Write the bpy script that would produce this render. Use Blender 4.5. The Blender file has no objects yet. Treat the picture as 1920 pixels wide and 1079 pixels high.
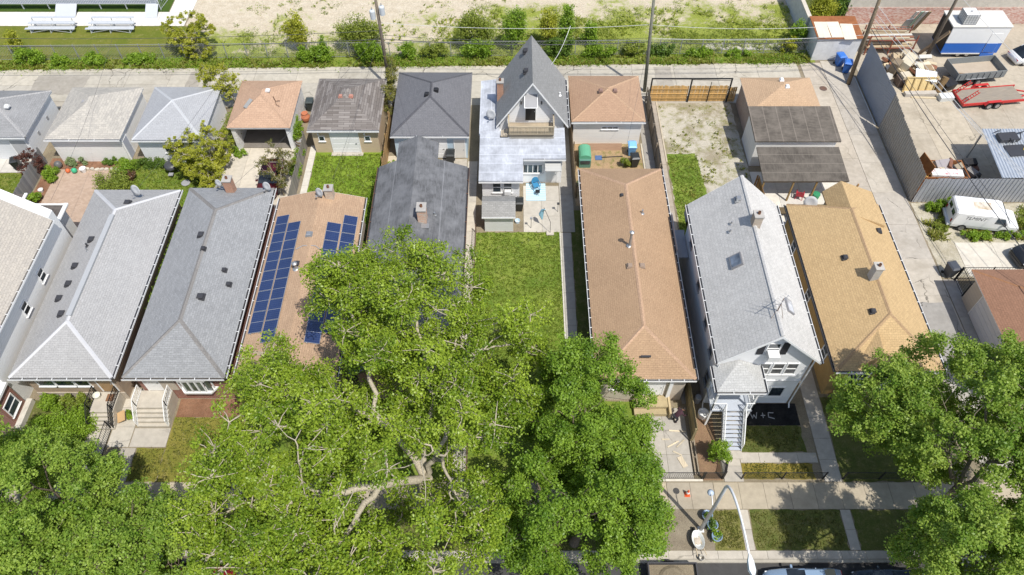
import bpy, bmesh, math, random
import numpy as np
from mathutils import Vector, Matrix
D = bpy.data
sc = bpy.context.scene
col = sc.collection
R = math.radians
# ------------------------------------------------------------------ camera, sky, sun, exposure
cam = D.cameras.new('camera'); cam_o = D.objects.new('camera', cam); col.objects.link(cam_o)
cam.sensor_width = 36.0; cam.lens = 36.0 * 1400 / 1920
cam.clip_start = 0.5; cam.clip_end = 3000
cam_o.location = (0, 0, 46)
cam_o.rotation_euler = (math.pi / 2 - math.atan(1870 / 1400), 0, 0)
sc.camera = cam_o
SUN = Vector((.33, -.425, 1.0)).normalized()
w = D.worlds.new('World'); sc.world = w; w.use_nodes = True
wn = w.node_tree; wn.nodes.clear()
sky = wn.nodes.new('ShaderNodeTexSky'); sky.sky_type = 'NISHITA'; sky.sun_disc = False
sky.sun_elevation = math.asin(SUN.z); sky.sun_rotation = math.atan2(SUN.x, SUN.y)
sky.air_density = 1.0; sky.dust_density = 1.5
bg = wn.nodes.new('ShaderNodeBackground'); bg.inputs[1].default_value = 0.125
wo = wn.nodes.new('ShaderNodeOutputWorld')
wn.links.new(sky.outputs[0], bg.inputs[0]); wn.links.new(bg.outputs[0], wo.inputs[0])
sl = D.lights.new('sun', 'SUN'); sl.energy = 3.75; sl.angle = R(0.53); sl.color = (1, 0.965, 0.90)
so = D.objects.new('sun', sl); col.objects.link(so)
so.location = SUN * 120; so.rotation_euler = (-SUN).to_track_quat('-Z', 'Y').to_euler()
sc.view_settings.view_transform = 'Standard'; sc.view_settings.look = 'None'
sc.view_settings.exposure = 0.40; sc.view_settings.gamma = 1.0
try: sc.view_settings.use_curve_mapping = False
except Exception: pass
sc.render.engine = 'CYCLES'
sc.render.resolution_x = 1024; sc.render.resolution_y = 575
sc.cycles.max_bounces = 6; sc.cycles.transparent_max_bounces = 8
# ------------------------------------------------------------------ mesh helpers
OFF = {}
def setp(o, label=None, cat=None, group=None, kind=None):
    if label: o['label'] = label
    if cat: o['category'] = cat
    if group: o['group'] = group
    if kind: o['kind'] = kind
    return o
def thing(name, label, cat, loc=(0, 0, 0), group=None, rz=0.0):
    o = D.objects.new(name, None); col.objects.link(o)
    o.location = loc; o.rotation_euler = (0, 0, rz); o.empty_display_size = 0.2
    OFF[o.name] = Vector(loc)
    return setp(o, label, cat, group)
class MB:
    def __init__(s): s.v = []; s.f = []; s.m = []
    def poly(s, pts, m=0):
        b = len(s.v); s.v += [tuple(p) for p in pts]; s.f.append(tuple(range(b, b + len(pts)))); s.m.append(m); return s
    def faces(s, pts, fs, m=0):
        b = len(s.v); s.v += [tuple(p) for p in pts]
        for f in fs: s.f.append(tuple(b + i for i in f)); s.m.append(m)
        return s
    def box(s, x0, y0, z0, x1, y1, z1, m=0):
        x0, x1 = min(x0, x1), max(x0, x1); y0, y1 = min(y0, y1), max(y0, y1); z0, z1 = min(z0, z1), max(z0, z1)
        return s.faces([(x0, y0, z0), (x1, y0, z0), (x1, y1, z0), (x0, y1, z0), (x0, y0, z1), (x1, y0, z1), (x1, y1, z1), (x0, y1, z1)],
                       [(3, 2, 1, 0), (4, 5, 6, 7), (0, 1, 5, 4), (1, 2, 6, 5), (2, 3, 7, 6), (3, 0, 4, 7)], m)
    def obox(s, c, ax, ay, az, m=0):   # oriented box: centre and three half-axes
        c = Vector(c); ax = Vector(ax); ay = Vector(ay); az = Vector(az); P = []
        for k in (-1, 1):
            for i, j in ((-1, -1), (1, -1), (1, 1), (-1, 1)): P.append(c + ax * i + ay * j + az * k)
        return s.faces(P, [(3, 2, 1, 0), (4, 5, 6, 7), (0, 1, 5, 4), (1, 2, 6, 5), (2, 3, 7, 6), (3, 0, 4, 7)], m)
    def bar(s, a, b, wd, h, m=0):      # box beam from a to b
        a = Vector(a); b = Vector(b); d = b - a; L = d.length
        if L < 1e-6: return s
        d /= L; up = Vector((0, 0, 1)) if abs(d.z) < 0.95 else Vector((1, 0, 0))
        sx = d.cross(up).normalized(); uz = sx.cross(d)
        return s.obox((a + b) / 2, d * L / 2, sx * wd / 2, uz * h / 2, m)
    def prism(s, pts, z0, z1, m=0):
        n = len(pts); P = [(p[0], p[1], z0) for p in pts] + [(p[0], p[1], z1) for p in pts]
        F = [tuple(range(n - 1, -1, -1)), tuple(range(n, 2 * n))] + [(i, (i + 1) % n, n + (i + 1) % n, n + i) for i in range(n)]
        return s.faces(P, F, m)
    def tube(s, path, rad, n=6, m=0, cap=True):
        path = [Vector(p) for p in path]
        if not hasattr(rad, '__len__'): rad = [rad] * len(path)
        P = []; k = len(path); prev = None
        for i, p in enumerate(path):
            t = (path[min(i + 1, k - 1)] - path[max(i - 1, 0)])
            if t.length < 1e-9: t = Vector((0, 0, 1))
            t.normalize()
            if prev is None:
                up = Vector((0, 0, 1)) if abs(t.z) < 0.9 else Vector((1, 0, 0)); sx = t.cross(up).normalized()
            else:
                sx = prev - t * prev.dot(t)
                if sx.length < 1e-6: sx = t.cross(Vector((1, 0.3, 0)))
                sx.normalize()
            prev = sx; sy = sx.cross(t)
            for j in range(n):
                a = 2 * math.pi * j / n; P.append(p + (sx * math.cos(a) + sy * math.sin(a)) * rad[i])
        F = []
        for i in range(k - 1):
            for j in range(n):
                F.append((i * n + j, i * n + (j + 1) % n, (i + 1) * n + (j + 1) % n, (i + 1) * n + j))
        if cap: F += [tuple(range(n - 1, -1, -1)), tuple(range((k - 1) * n, k * n))]
        return s.faces(P, F, m)
    def cyl(s, a, b, r0, r1=None, n=12, m=0): return s.tube([a, b], [r0, r0 if r1 is None else r1], n, m)
    def lathe(s, c, prof, n=14, m=0):
        P = []; F = []
        for r, z in prof:
            for j in range(n):
                a = 2 * math.pi * j / n; P.append((c[0] + r * math.cos(a), c[1] + r * math.sin(a), c[2] + z))
        for i in range(len(prof) - 1):
            for j in range(n): F.append((i * n + j, i * n + (j + 1) % n, (i + 1) * n + (j + 1) % n, (i + 1) * n + j))
        F += [tuple(range(n - 1, -1, -1)), tuple(range((len(prof) - 1) * n, len(prof) * n))]
        return s.faces(P, F, m)
    def loft(s, rings, m=0, cap=True):
        n = len(rings[0]); P = [p for r in rings for p in r]; F = []
        for i in range(len(rings) - 1):
            for j in range(n): F.append((i * n + j, i * n + (j + 1) % n, (i + 1) * n + (j + 1) % n, (i + 1) * n + j))
        if cap: F += [tuple(range(n - 1, -1, -1)), tuple(range((len(rings) - 1) * n, len(rings) * n))]
        return s.faces(P, F, m)
    def mesh(s, name, mats, off=Vector((0, 0, 0)), smooth=False):
        me = D.meshes.new(name)
        me.from_pydata([(p[0] - off.x, p[1] - off.y, p[2] - off.z) for p in s.v], [], s.f)
        for mt in mats: me.materials.append(mt)
        if len(mats) > 1: me.polygons.foreach_set('material_index', s.m)
        bm = bmesh.new(); bm.from_mesh(me); bmesh.ops.recalc_face_normals(bm, faces=bm.faces) if len(s.f) > 1 else None
        uvl = bm.loops.layers.uv.new('UVMap'); Z = Vector((0, 0, 1))
        for f in bm.faces:
            nrm = f.normal
            if abs(nrm.z) > 0.9995: ux, uy = Vector((1, 0, 0)), Vector((0, 1, 0))
            else: ux = Z.cross(nrm).normalized(); uy = nrm.cross(ux)
            for l in f.loops: l[uvl].uv = (l.vert.co.dot(ux), l.vert.co.dot(uy))
            f.smooth = smooth
        bm.to_mesh(me); bm.free()
        return me
    def build(s, name, mats, parent=None, smooth=False, local=False, **kw):
        if not isinstance(mats, (list, tuple)): mats = [mats]
        off = Vector((0, 0, 0))
        if parent is not None and not local: off = OFF[parent.name]
        o = D.objects.new(name, s.mesh(name, mats, off, smooth)); col.objects.link(o)
        if parent is not None: o.parent = parent; OFF[o.name] = OFF[parent.name]
        else: OFF[o.name] = Vector((0, 0, 0))
        return setp(o, **kw)
def inst(me, name, parent=None, loc=(0, 0, 0), rot=(0, 0, 0), scale=None, **kw):
    o = D.objects.new(name, me); col.objects.link(o)
    l = Vector(loc)
    if parent is not None: o.parent = parent; l = l - OFF[parent.name]; OFF[o.name] = OFF[parent.name]
    else: OFF[o.name] = Vector((0, 0, 0))
    o.location = l; o.rotation_euler = rot
    if scale is not None: o.scale = scale
    return setp(o, **kw)
def npmesh(name, V, F, mat, attr=None, nf=4):
    me = D.meshes.new(name); nv = len(V); n = len(F)
    me.vertices.add(nv); me.vertices.foreach_set('co', np.ascontiguousarray(V, dtype=np.float32).ravel())
    me.loops.add(n * nf); me.loops.foreach_set('vertex_index', np.ascontiguousarray(F, dtype=np.int32).ravel())
    me.polygons.add(n); me.polygons.foreach_set('loop_start', np.arange(0, n * nf, nf, dtype=np.int32))
    me.polygons.foreach_set('loop_total', np.full(n, nf, dtype=np.int32))
    me.materials.append(mat); me.update(calc_edges=True)
    if attr is not None:
        a = me.attributes.new('lv', 'FLOAT', 'FACE'); a.data.foreach_set('value', np.ascontiguousarray(attr, dtype=np.float32))
    return me
# ------------------------------------------------------------------ materials
def new_mat(name, rough=0.8, spec=0.3):
    m = D.materials.new(name); m.use_nodes = True; nt = m.node_tree
    b = nt.nodes['Principled BSDF']; b.inputs['Roughness'].default_value = rough
    b.inputs['Specular IOR Level'].default_value = spec
    return m, nt, b
def nd(nt, t, ins=None, **at):
    n = nt.nodes.new(t)
    for k, v in at.items(): setattr(n, k, v)
    for k, v in (ins or {}).items():
        if hasattr(v, 'is_output'): nt.links.new(v, n.inputs[k])
        else: n.inputs[k].default_value = v
    return n
def c4(c): return (c[0], c[1], c[2], 1.0)
def mixc(nt, f, a, b, bl='MIX'):
    n = nt.nodes.new('ShaderNodeMix'); n.data_type = 'RGBA'; n.blend_type = bl
    for i, v in ((0, f), (6, a), (7, b)):
        if hasattr(v, 'is_output'): nt.links.new(v, n.inputs[i])
        else: n.inputs[i].default_value = v if i == 0 else c4(v)
    return n.outputs[2]
def mth(nt, op, a, b=0.0, c=0.0):
    n = nt.nodes.new('ShaderNodeMath'); n.operation = op
    for i, v in enumerate((a, b, c)):
        if hasattr(v, 'is_output'): nt.links.new(v, n.inputs[i])
        else: n.inputs[i].default_value = v
    return n.outputs[0]
def ramp(nt, f, lo, hi):
    n = nt.nodes.new('ShaderNodeMapRange'); nt.links.new(f, n.inputs[0])
    n.inputs[1].default_value = lo; n.inputs[2].default_value = hi
    return n.outputs[0]
def pos(nt): return nt.nodes.new('ShaderNodeNewGeometry').outputs['Position']
def objc(nt): return nt.nodes.new('ShaderNodeTexCoord').outputs['Object']
def uvc(nt): return nt.nodes.new('ShaderNodeTexCoord').outputs['UV']
def orand(nt): return nt.nodes.new('ShaderNodeObjectInfo').outputs['Random']
def scl(nt, v, s, loc=(0, 0, 0)):
    return nd(nt, 'ShaderNodeMapping', {'Vector': v, 'Scale': s, 'Location': loc}).outputs[0]
def noise(nt, v, sc_, det=4, rough=0.55, dist=0.0):
    return nd(nt, 'ShaderNodeTexNoise', {'Vector': v, 'Scale': sc_, 'Detail': det, 'Roughness': rough, 'Distortion': dist}).outputs[0]
def bump(nt, b, h, st=0.4, d=0.02):
    n = nd(nt, 'ShaderNodeBump', {'Strength': st, 'Distance': d, 'Height': h}); nt.links.new(n.outputs[0], b.inputs['Normal'])
def setc(nt, b, c): nt.links.new(c, b.inputs['Base Color'])
def sc3(c, k): return (c[0] * k, c[1] * k, c[2] * k)
MC = {}
def memo(f):
    def g(*a, **k):
        key = (f.__name__, a, tuple(sorted(k.items())))
        if key not in MC: MC[key] = f(*a, **k)
        return MC[key]
    return g
@memo
def shingle(c, c2=None, bw=0.32, rh=0.15, var=0.22, mort=0.45, stain=0.25, seed=0.0):
    m, nt, b = new_mat('shingle', 0.9, 0.15)
    c2 = c2 or sc3(c, 1 - var); uv = uvc(nt); P = pos(nt)
    uvo = scl(nt, uv, (1, 1, 1), (seed * 0.37, seed * 0.11, 0))
    wob = nd(nt, 'ShaderNodeVectorMath', {0: uvo, 1: nd(nt, 'ShaderNodeVectorMath', {0: nd(nt, 'ShaderNodeTexNoise', {'Vector': uvo, 'Scale': 1.3}).outputs[1], 'Scale': 0.05}, operation='SCALE').outputs[0]}, operation='ADD').outputs[0]
    br = nd(nt, 'ShaderNodeTexBrick', {'Vector': wob, 'Color1': c4(sc3(c, 1 + var * .4)), 'Color2': c4(c2), 'Mortar': c4(sc3(c, mort)),
            'Scale': 1.0, 'Mortar Size': 0.012, 'Mortar Smooth': 0.3, 'Bias': 0.0, 'Brick Width': bw, 'Row Height': rh})
    br.offset = 0.5; br.offset_frequency = 2
    big = noise(nt, P, 0.35, 5, 0.6); streak = noise(nt, scl(nt, uv, (1.6, 0.12, 1)), 1.0, 4)
    c_ = mixc(nt, mth(nt, 'MULTIPLY', ramp(nt, streak, .42, .75), stain), br.outputs[0], sc3(c, 0.55))
    c_ = mixc(nt, mth(nt, 'MULTIPLY', ramp(nt, big, .42, .75), stain * 1.3), c_, sc3(c, 1.35))
    fine = noise(nt, P, 14, 3); c_ = mixc(nt, 0.5, c_, mixc(nt, ramp(nt, fine, .3, .7), sc3(c, .7), sc3(c, 1.25)), 'MIX') if var < .5 else c_
    setc(nt, b, c_)
    bump(nt, b, mth(nt, 'ADD', mth(nt, 'MULTIPLY', br.outputs[1], -1.0), mth(nt, 'MULTIPLY', fine, .6)), 0.5, 0.012)
    return m
@memo
def siding(c, pitch=0.2, dirt=0.12, horiz=True):
    m, nt, b = new_mat('siding', 0.55, 0.35); uv = uvc(nt); P = pos(nt)
    s = nd(nt, 'ShaderNodeSeparateXYZ', {0: uv})
    t = mth(nt, 'FRACT', mth(nt, 'MULTIPLY', s.outputs[1 if horiz else 0], 1 / pitch))
    line = ramp(nt, t, .10, .0); n1 = noise(nt, P, 0.8, 5); n2 = noise(nt, scl(nt, P, (3, 3, .4)), 1.0, 4)
    cc = mixc(nt, mth(nt, 'MULTIPLY', ramp(nt, n1, .45, .8), dirt), c, sc3(c, .72)); cc = mixc(nt, mth(nt, 'MULTIPLY', ramp(nt, n2, .5, .8), dirt), cc, (c[0] * .7, c[1] * .66, c[2] * .58))
    cc = mixc(nt, mth(nt, 'MULTIPLY', line, .45), cc, sc3(c, .35)); setc(nt, b, cc)
    bump(nt, b, t, 0.6, 0.02)
    return m
@memo
def concrete(c, crack=0.5, stain=0.4, scale=1.0, seed=0.0):
    m, nt, b = new_mat('concrete', 0.9, 0.2); P = scl(nt, pos(nt), (1, 1, 1), (seed, seed * 1.7, 0))
    n1 = noise(nt, P, 0.5 * scale, 6, .65); n2 = noise(nt, P, 2.4 * scale, 5, .6); n3 = noise(nt, P, 22, 3)
    cc = mixc(nt, ramp(nt, n2, .3, .72), sc3(c, .86), sc3(c, 1.08)); cc = mixc(nt, mth(nt, 'MULTIPLY', ramp(nt, n1, .48, .75), stain), cc, (c[0] * .62, c[1] * .6, c[2] * .56))
    cc = mixc(nt, mth(nt, 'MULTIPLY', ramp(nt, n3, .45, .75), .25), cc, sc3(c, .7))
    if crack > 0:
        v = nd(nt, 'ShaderNodeTexVoronoi', {'Vector': nd(nt, 'ShaderNodeVectorMath', {0: P, 1: nd(nt, 'ShaderNodeTexNoise', {'Vector': P, 'Scale': 1.2, 'Detail': 4}).outputs[1]}, operation='ADD').outputs[0], 'Scale': 0.28}, feature='DISTANCE_TO_EDGE').outputs[0]
        msk = mth(nt, 'MULTIPLY', ramp(nt, v, .012, .002), ramp(nt, noise(nt, P, .3, 2), .5, .62))
        cc = mixc(nt, mth(nt, 'MULTIPLY', msk, crack), cc, sc3(c, .22))
    cc = mixc(nt, ramp(nt, orand(nt), 0, 1), mixc(nt, 1.0, cc, (.90, .90, .91), 'MULTIPLY'), mixc(nt, 1.0, cc, (1.05, 1.04, 1.02), 'MULTIPLY'))
    setc(nt, b, cc); bump(nt, b, mth(nt, 'ADD', n3, n2), .25, .01)
    return m
@memo
def ground_mix(a, b_, c, s1=0.6, s2=3.0, lo=.42, hi=.6, lo2=.5, hi2=.7, seed=0.0, bmp=.05):
    m, nt, b = new_mat('ground_mix', 0.95, 0.1); P = scl(nt, pos(nt), (1, 1, 1), (seed * 3.1, seed, 0))
    n1 = noise(nt, P, s1, 6, .6); n2 = noise(nt, P, s2, 6, .7); n3 = noise(nt, P, 9, 4, .8); n4 = noise(nt, P, 30, 2, .7)
    cc = mixc(nt, ramp(nt, mth(nt, 'ADD', mth(nt, 'MULTIPLY', n1, .7), mth(nt, 'MULTIPLY', n2, .3)), lo, hi), a, b_)
    cc = mixc(nt, ramp(nt, mth(nt, 'ADD', mth(nt, 'MULTIPLY', n2, .6), mth(nt, 'MULTIPLY', n3, .4)), lo2, hi2), cc, c)
    f = mth(nt, 'ADD', mth(nt, 'MULTIPLY', n3, .5), mth(nt, 'MULTIPLY', n4, .5))
    cc = mixc(nt, 1.0, cc, mixc(nt, ramp(nt, f, .3, .7), (.55, .55, .55), (1.4, 1.4, 1.35)), 'MULTIPLY')
    setc(nt, b, cc); bump(nt, b, f, .9, bmp)
    return m
@memo
def paint(c, rough=0.5, dirt=0.15, metal=0.0, spec=.4):
    m, nt, b = new_mat('paint', rough, spec); P = pos(nt); b.inputs['Metallic'].default_value = metal
    n1 = noise(nt, P, 1.7, 5, .6); n2 = noise(nt, P, 9, 4)
    cc = mixc(nt, mth(nt, 'MULTIPLY', ramp(nt, n1, .45, .75), dirt), c, (c[0] * .6, c[1] * .56, c[2] * .5)); cc = mixc(nt, mth(nt, 'MULTIPLY', ramp(nt, n2, .5, .8), dirt), cc, sc3(c, .7))
    setc(nt, b, cc); return m
@memo
def rusty(c, rust=(.20, .07, .025), amt=.5, rough=.7):
    m, nt, b = new_mat('rusty', rough, .3); P = pos(nt)
    n1 = noise(nt, P, 1.6, 6, .7); cc = mixc(nt, mth(nt, 'MULTIPLY', ramp(nt, n1, .42, .62), amt), c, rust)
    cc = mixc(nt, mth(nt, 'MULTIPLY', noise(nt, P, 7, 4), .35), cc, sc3(rust, .5)); setc(nt, b, cc); bump(nt, b, n1, .2, .01); return m
@memo
def wood(c, grain='Z', var=.25, weather=0.0):
    m, nt, b = new_mat('wood', .8, .2); P = objc(nt)
    s = {'Z': (9, 9, .7), 'X': (.7, 9, 9), 'Y': (9, .7, 9)}[grain]
    n1 = noise(nt, scl(nt, P, s), 2.0, 5, .65); n2 = noise(nt, pos(nt), 1.1, 4)
    cc = mixc(nt, ramp(nt, n1, .3, .7), sc3(c, 1 - var), sc3(c, 1 + var * .6)); cc = mixc(nt, mth(nt, 'MULTIPLY', ramp(nt, n2, .45, .7), weather), cc, (.24, .22, .20))
    r = orand(nt); cc = mixc(nt, 1.0, cc, mixc(nt, r, (.76, .76, .76), (1.18, 1.15, 1.1)), 'MULTIPLY')
    setc(nt, b, cc); bump(nt, b, n1, .3, .01); return m
@memo
def bricks(c1, c2, mortar=(.38, .36, .33), bw=.22, rh=.075):
    m, nt, b = new_mat('bricks', .9, .15); uv = uvc(nt)
    br = nd(nt, 'ShaderNodeTexBrick', {'Vector': uv, 'Color1': c4(c1), 'Color2': c4(c2), 'Mortar': c4(mortar), 'Scale': 1.0, 'Mortar Size': .008, 'Mortar Smooth': .2, 'Brick Width': bw, 'Row Height': rh})
    n = noise(nt, pos(nt), 1.5, 5); cc = mixc(nt, mth(nt, 'MULTIPLY', ramp(nt, n, .45, .8), .35), br.outputs[0], sc3(c1, .55)); setc(nt, b, cc)
    bump(nt, b, br.outputs[1], -.4, .01); return m
@memo
def glass(tint=(.02, .028, .035), rough=.06):
    m, nt, b = new_mat('glass', rough, .8); n = noise(nt, pos(nt), .9, 3)
    setc(nt, b, mixc(nt, ramp(nt, n, .35, .7), sc3(tint, .6), sc3(tint, 2.6))); return m
@memo
def leaf(a, b_, tr=.35, sh=.45):
    m = D.materials.new('leaf'); m.use_nodes = True; nt = m.node_tree; nt.nodes.clear()
    at = nd(nt, 'ShaderNodeAttribute', attribute_name='lv').outputs['Fac']
    cc = mixc(nt, at, a, b_)
    p = nd(nt, 'ShaderNodeBsdfPrincipled', {'Base Color': cc, 'Roughness': sh, 'Specular IOR Level': .3})
    t = nd(nt, 'ShaderNodeBsdfTranslucent', {'Color': mixc(nt, 1.0, cc, (1.25, 1.25, .55), 'MULTIPLY')})
    mx = nd(nt, 'ShaderNodeMixShader', {0: tr, 1: p.outputs[0], 2: t.outputs[0]})
    o = nt.nodes.new('ShaderNodeOutputMaterial'); nt.links.new(mx.outputs[0], o.inputs[0]); return m
@memo
def bark(c):
    m, nt, b = new_mat('bark', .9, .1); P = pos(nt); n = noise(nt, scl(nt, P, (6, 6, 2)), 2, 5, .7)
    setc(nt, b, mixc(nt, ramp(nt, n, .3, .7), sc3(c, .6), sc3(c, 1.25))); bump(nt, b, n, .6, .03); return m
@memo
def solar(seed=0):
    m, nt, b = new_mat('solar_cells', .16, .9); uv = uvc(nt); s = nd(nt, 'ShaderNodeSeparateXYZ', {0: uv})
    def grid(o, p, wd):
        t = mth(nt, 'FRACT', mth(nt, 'MULTIPLY', o, 1 / p)); return mth(nt, 'LESS_THAN', t, wd)
    g = mth(nt, 'MAXIMUM', grid(s.outputs[0], .165, .07), mth(nt, 'MULTIPLY', grid(s.outputs[1], .165, .05), .35))
    n = noise(nt, pos(nt), .9, 2)
    cc = mixc(nt, n, (.012, .022, .07), (.025, .045, .13)); cc = mixc(nt, mth(nt, 'MULTIPLY', g, .35), cc, (.16, .20, .28)); setc(nt, b, cc)
    return m
@memo
def rollroof(c, strip=.95, horiz=True, var=.25, silver=0.0):
    m, nt, b = new_mat('roll_roofing', .85 if not silver else .6, .2); uv = uvc(nt); s = nd(nt, 'ShaderNodeSeparateXYZ', {0: uv}); P = pos(nt)
    t = mth(nt, 'FRACT', mth(nt, 'MULTIPLY', s.outputs[1 if horiz else 0], 1 / strip)); ln = ramp(nt, t, .095 / strip, .0)
    n1 = noise(nt, P, .9, 6, .65); n2 = noise(nt, scl(nt, P, (1, 6, 1) if not horiz else (6, 1, 1)), 1.5, 5, .65); n3 = noise(nt, P, 16, 3)
    cc = mixc(nt, ramp(nt, n1, .35, .68), sc3(c, 1 - var), sc3(c, 1 + var)); cc = mixc(nt, mth(nt, 'MULTIPLY', ramp(nt, n2, .45, .7), var * 1.6), cc, sc3(c, 1.5 if not silver else .62))
    cc = mixc(nt, mth(nt, 'MULTIPLY', ln, .7), cc, sc3(c, 1.5 if silver else 2.2)); cc = mixc(nt, mth(nt, 'MULTIPLY', n3, .3), cc, sc3(c, .7)); setc(nt, b, cc); bump(nt, b, mth(nt, 'ADD', t, n3), .3, .012); return m
WHITE = paint((.78, .78, .77), .5, .10); WHITE2 = paint((.70, .70, .69), .5, .22); BLACK = paint((.02, .02, .022), .45, .1)
DARK = paint((.045, .045, .05), .5, .2); STEEL = paint((.38, .39, .40), .4, .2, .6); GREY = paint((.30, .30, .31), .6, .2)
GLASS = glass(); CONC = concrete((.47, .43, .365)); CONCW = concrete((.56, .53, .47), .3, .25); IRON = paint((.018, .018, .018), .5, .1)
RUBBER = paint((.02, .02, .02), .8, .3); RIM = paint((.45, .45, .46), .3, .2, .7)
# ------------------------------------------------------------------ ground, street, alley, yards
rng = random.Random(7)
LR = random.Random(21)
def sheet(name, pts, z, mat, kind='structure', **kw):
    if len(pts) == 4 and not hasattr(pts[0], '__len__'):
        x0, x1, y0, y1 = pts; pts = [(x0, y0), (x1, y0), (x1, y1), (x0, y1)]
    if 'lawn' in name or 'weed' in name or 'lot' in name or 'soil' in name:      # ragged edges
        q = []
        for a, b in zip(pts, list(pts[1:]) + [pts[0]]):
            n = max(1, int(math.hypot(b[0] - a[0], b[1] - a[1]) / .35))
            for i in range(n): f = i / n; q.append((a[0] + (b[0] - a[0]) * f + LR.uniform(-.07, .07), a[1] + (b[1] - a[1]) * f + LR.uniform(-.07, .07)))
        pts = q
    return MB().poly([(p[0], p[1], z) for p in pts]).build(name, mat, kind=kind, **kw)
JOINT = concrete((.17, .15, .12), 0, .3)
def slabs(name, x0, x1, y0, y1, nx, ny, mat, z=.03, gap=.02, skew=0.0, jit=.004, thick=.12, pz=.011, sname='slab'):
    """paved strip: a bed (the joints) with one slab object per cell; skew = rise of y per metre of x"""
    def yy(x, y): return y + skew * x
    p = MB().poly([(x0, yy(x0, y0), pz), (x1, yy(x1, y0), pz), (x1, yy(x1, y1), pz), (x0, yy(x0, y1), pz)]).build(name, JOINT, kind='structure')
    dx = (x1 - x0) / nx; dy = (y1 - y0) / ny; hx = dx / 2 - gap / 2; hy = dy / 2 - gap / 2; k = skew * hx
    mb = MB(); P = [(-hx, -hy - k), (hx, -hy + k), (hx, hy + k), (-hx, hy - k)]
    mb.prism(P, -thick, 0); me = mb.mesh(sname, [mat])
    for i in range(nx):
        for j in range(ny):
            cx = x0 + (i + .5) * dx; cy = yy(cx, y0 + (j + .5) * dy)
            inst(me, sname, p, (cx, cy, z + rng.uniform(-jit, jit)), (rng.uniform(-.0015, .0015), rng.uniform(-.0015, .0015), 0))
    return p
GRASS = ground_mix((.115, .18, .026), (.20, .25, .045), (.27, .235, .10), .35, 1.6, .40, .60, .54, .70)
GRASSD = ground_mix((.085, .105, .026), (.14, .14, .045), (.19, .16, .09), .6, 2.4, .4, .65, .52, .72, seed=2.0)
GRASSY = ground_mix((.14, .155, .025), (.22, .19, .045), (.30, .26, .15), .5, 2.0, .35, .65, .55, .75, seed=3.0)
SOIL = ground_mix((.20, .165, .115), (.30, .25, .18), (.13, .14, .045), .4, 1.8, .4, .65, .55, .7, seed=4.0)
GRAVEL = ground_mix((.47, .40, .30), (.58, .51, .40), (.26, .25, .12), .25, 1.4, .4, .65, .60, .78, seed=5.0)
VACANT = ground_mix((.46, .42, .35), (.30, .26, .19), (.19, .19, .055), .35, 1.1, .47, .56, .50, .62, seed=6.0)
MULCH = ground_mix((.20, .105, .065), (.27, .15, .095), (.12, .075, .05), 1, 5, seed=7.0)
BLKMULCH = ground_mix((.012, .012, .013), (.03, .03, .03), (.55, .55, .53), 1, 6, .4, .6, .655, .70, seed=8.0)
sheet('ground', (-900, 900, -400, 1400), -.16, SOIL)
sheet('road', (-200, 200, -40, 13.72), -.12, concrete((.075, .073, .07), .3, .3))
MB().box(-110, 14.0, -.16, 110, 160, 0.0).build('block_soil', SOIL, kind='structure')
MB().box(-110, 13.71, -.15, 110, 13.90, .022).build('kerb', concrete((.40, .37, .31), .2, .5), kind='structure')
slabs('carriage_walk', -40, 44, 13.91, 14.42, 56, 1, CONC, .03)
SIDEW = concrete((.43, .37, .275), 0, .5)
slabs('sidewalk', -42, 9.9, 17.0, 18.76, 34, 1, SIDEW, .03)
slabs('sidewalk', 9.92, 12.9, 17.0, 18.76, 2, 1, concrete((.40, .35, .27), .2, .5, seed=3.), .028)
slabs('sidewalk', 12.92, 45.0, 17.0, 18.76, 20, 1, SIDEW, .03)
# parkway
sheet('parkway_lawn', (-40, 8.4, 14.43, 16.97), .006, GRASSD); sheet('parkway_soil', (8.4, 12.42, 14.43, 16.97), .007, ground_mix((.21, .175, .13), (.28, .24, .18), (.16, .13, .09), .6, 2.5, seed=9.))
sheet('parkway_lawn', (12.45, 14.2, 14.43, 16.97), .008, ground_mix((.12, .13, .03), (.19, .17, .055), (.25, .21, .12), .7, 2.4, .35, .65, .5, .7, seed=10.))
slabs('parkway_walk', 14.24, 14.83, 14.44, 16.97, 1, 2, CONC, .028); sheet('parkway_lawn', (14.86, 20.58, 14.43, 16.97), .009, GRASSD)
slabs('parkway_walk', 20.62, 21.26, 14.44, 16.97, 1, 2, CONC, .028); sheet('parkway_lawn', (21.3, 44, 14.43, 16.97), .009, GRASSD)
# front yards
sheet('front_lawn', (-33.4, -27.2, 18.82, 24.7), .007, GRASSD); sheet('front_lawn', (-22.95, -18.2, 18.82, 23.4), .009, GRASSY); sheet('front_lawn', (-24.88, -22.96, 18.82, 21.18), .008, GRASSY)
slabs('front_walk', -25.9, -24.9, 18.8, 21.15, 1, 2, concrete((.40, .36, .30), .5, .6, seed=1.), .03)
slabs('front_walk', -26.9, -25.45, 21.2, 25.6, 1, 3, concrete((.50, .46, .39), .6, .5, seed=2.), .032); slabs('stoop_slab', -25.4, -22.98, 21.2, 22.58, 1, 1, CONC, .036)
slabs('front_walk', -28.5, -27.0, 18.8, 22.7, 1, 3, CONC, .03)
sheet('planting_bed', (-22.9, -18.5, 23.4, 24.8), .012, MULCH)
sheet('front_lawn', (-18.1, -3.95, 18.82, 24.8), .008, GRASS); sheet('side_lawn', (-2.98, 3.93, 18.82, 40.05), .008, GRASS)
slabs('side_walk', -3.9, -3.02, 18.8, 48.3, 1, 18, concrete((.52, .48, .40), .5, .35), .03)
slabs('side_walk', 3.98, 4.80, 18.8, 40.0, 1, 14, concrete((.42, .40, .36), .2, .3), .026)
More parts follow.
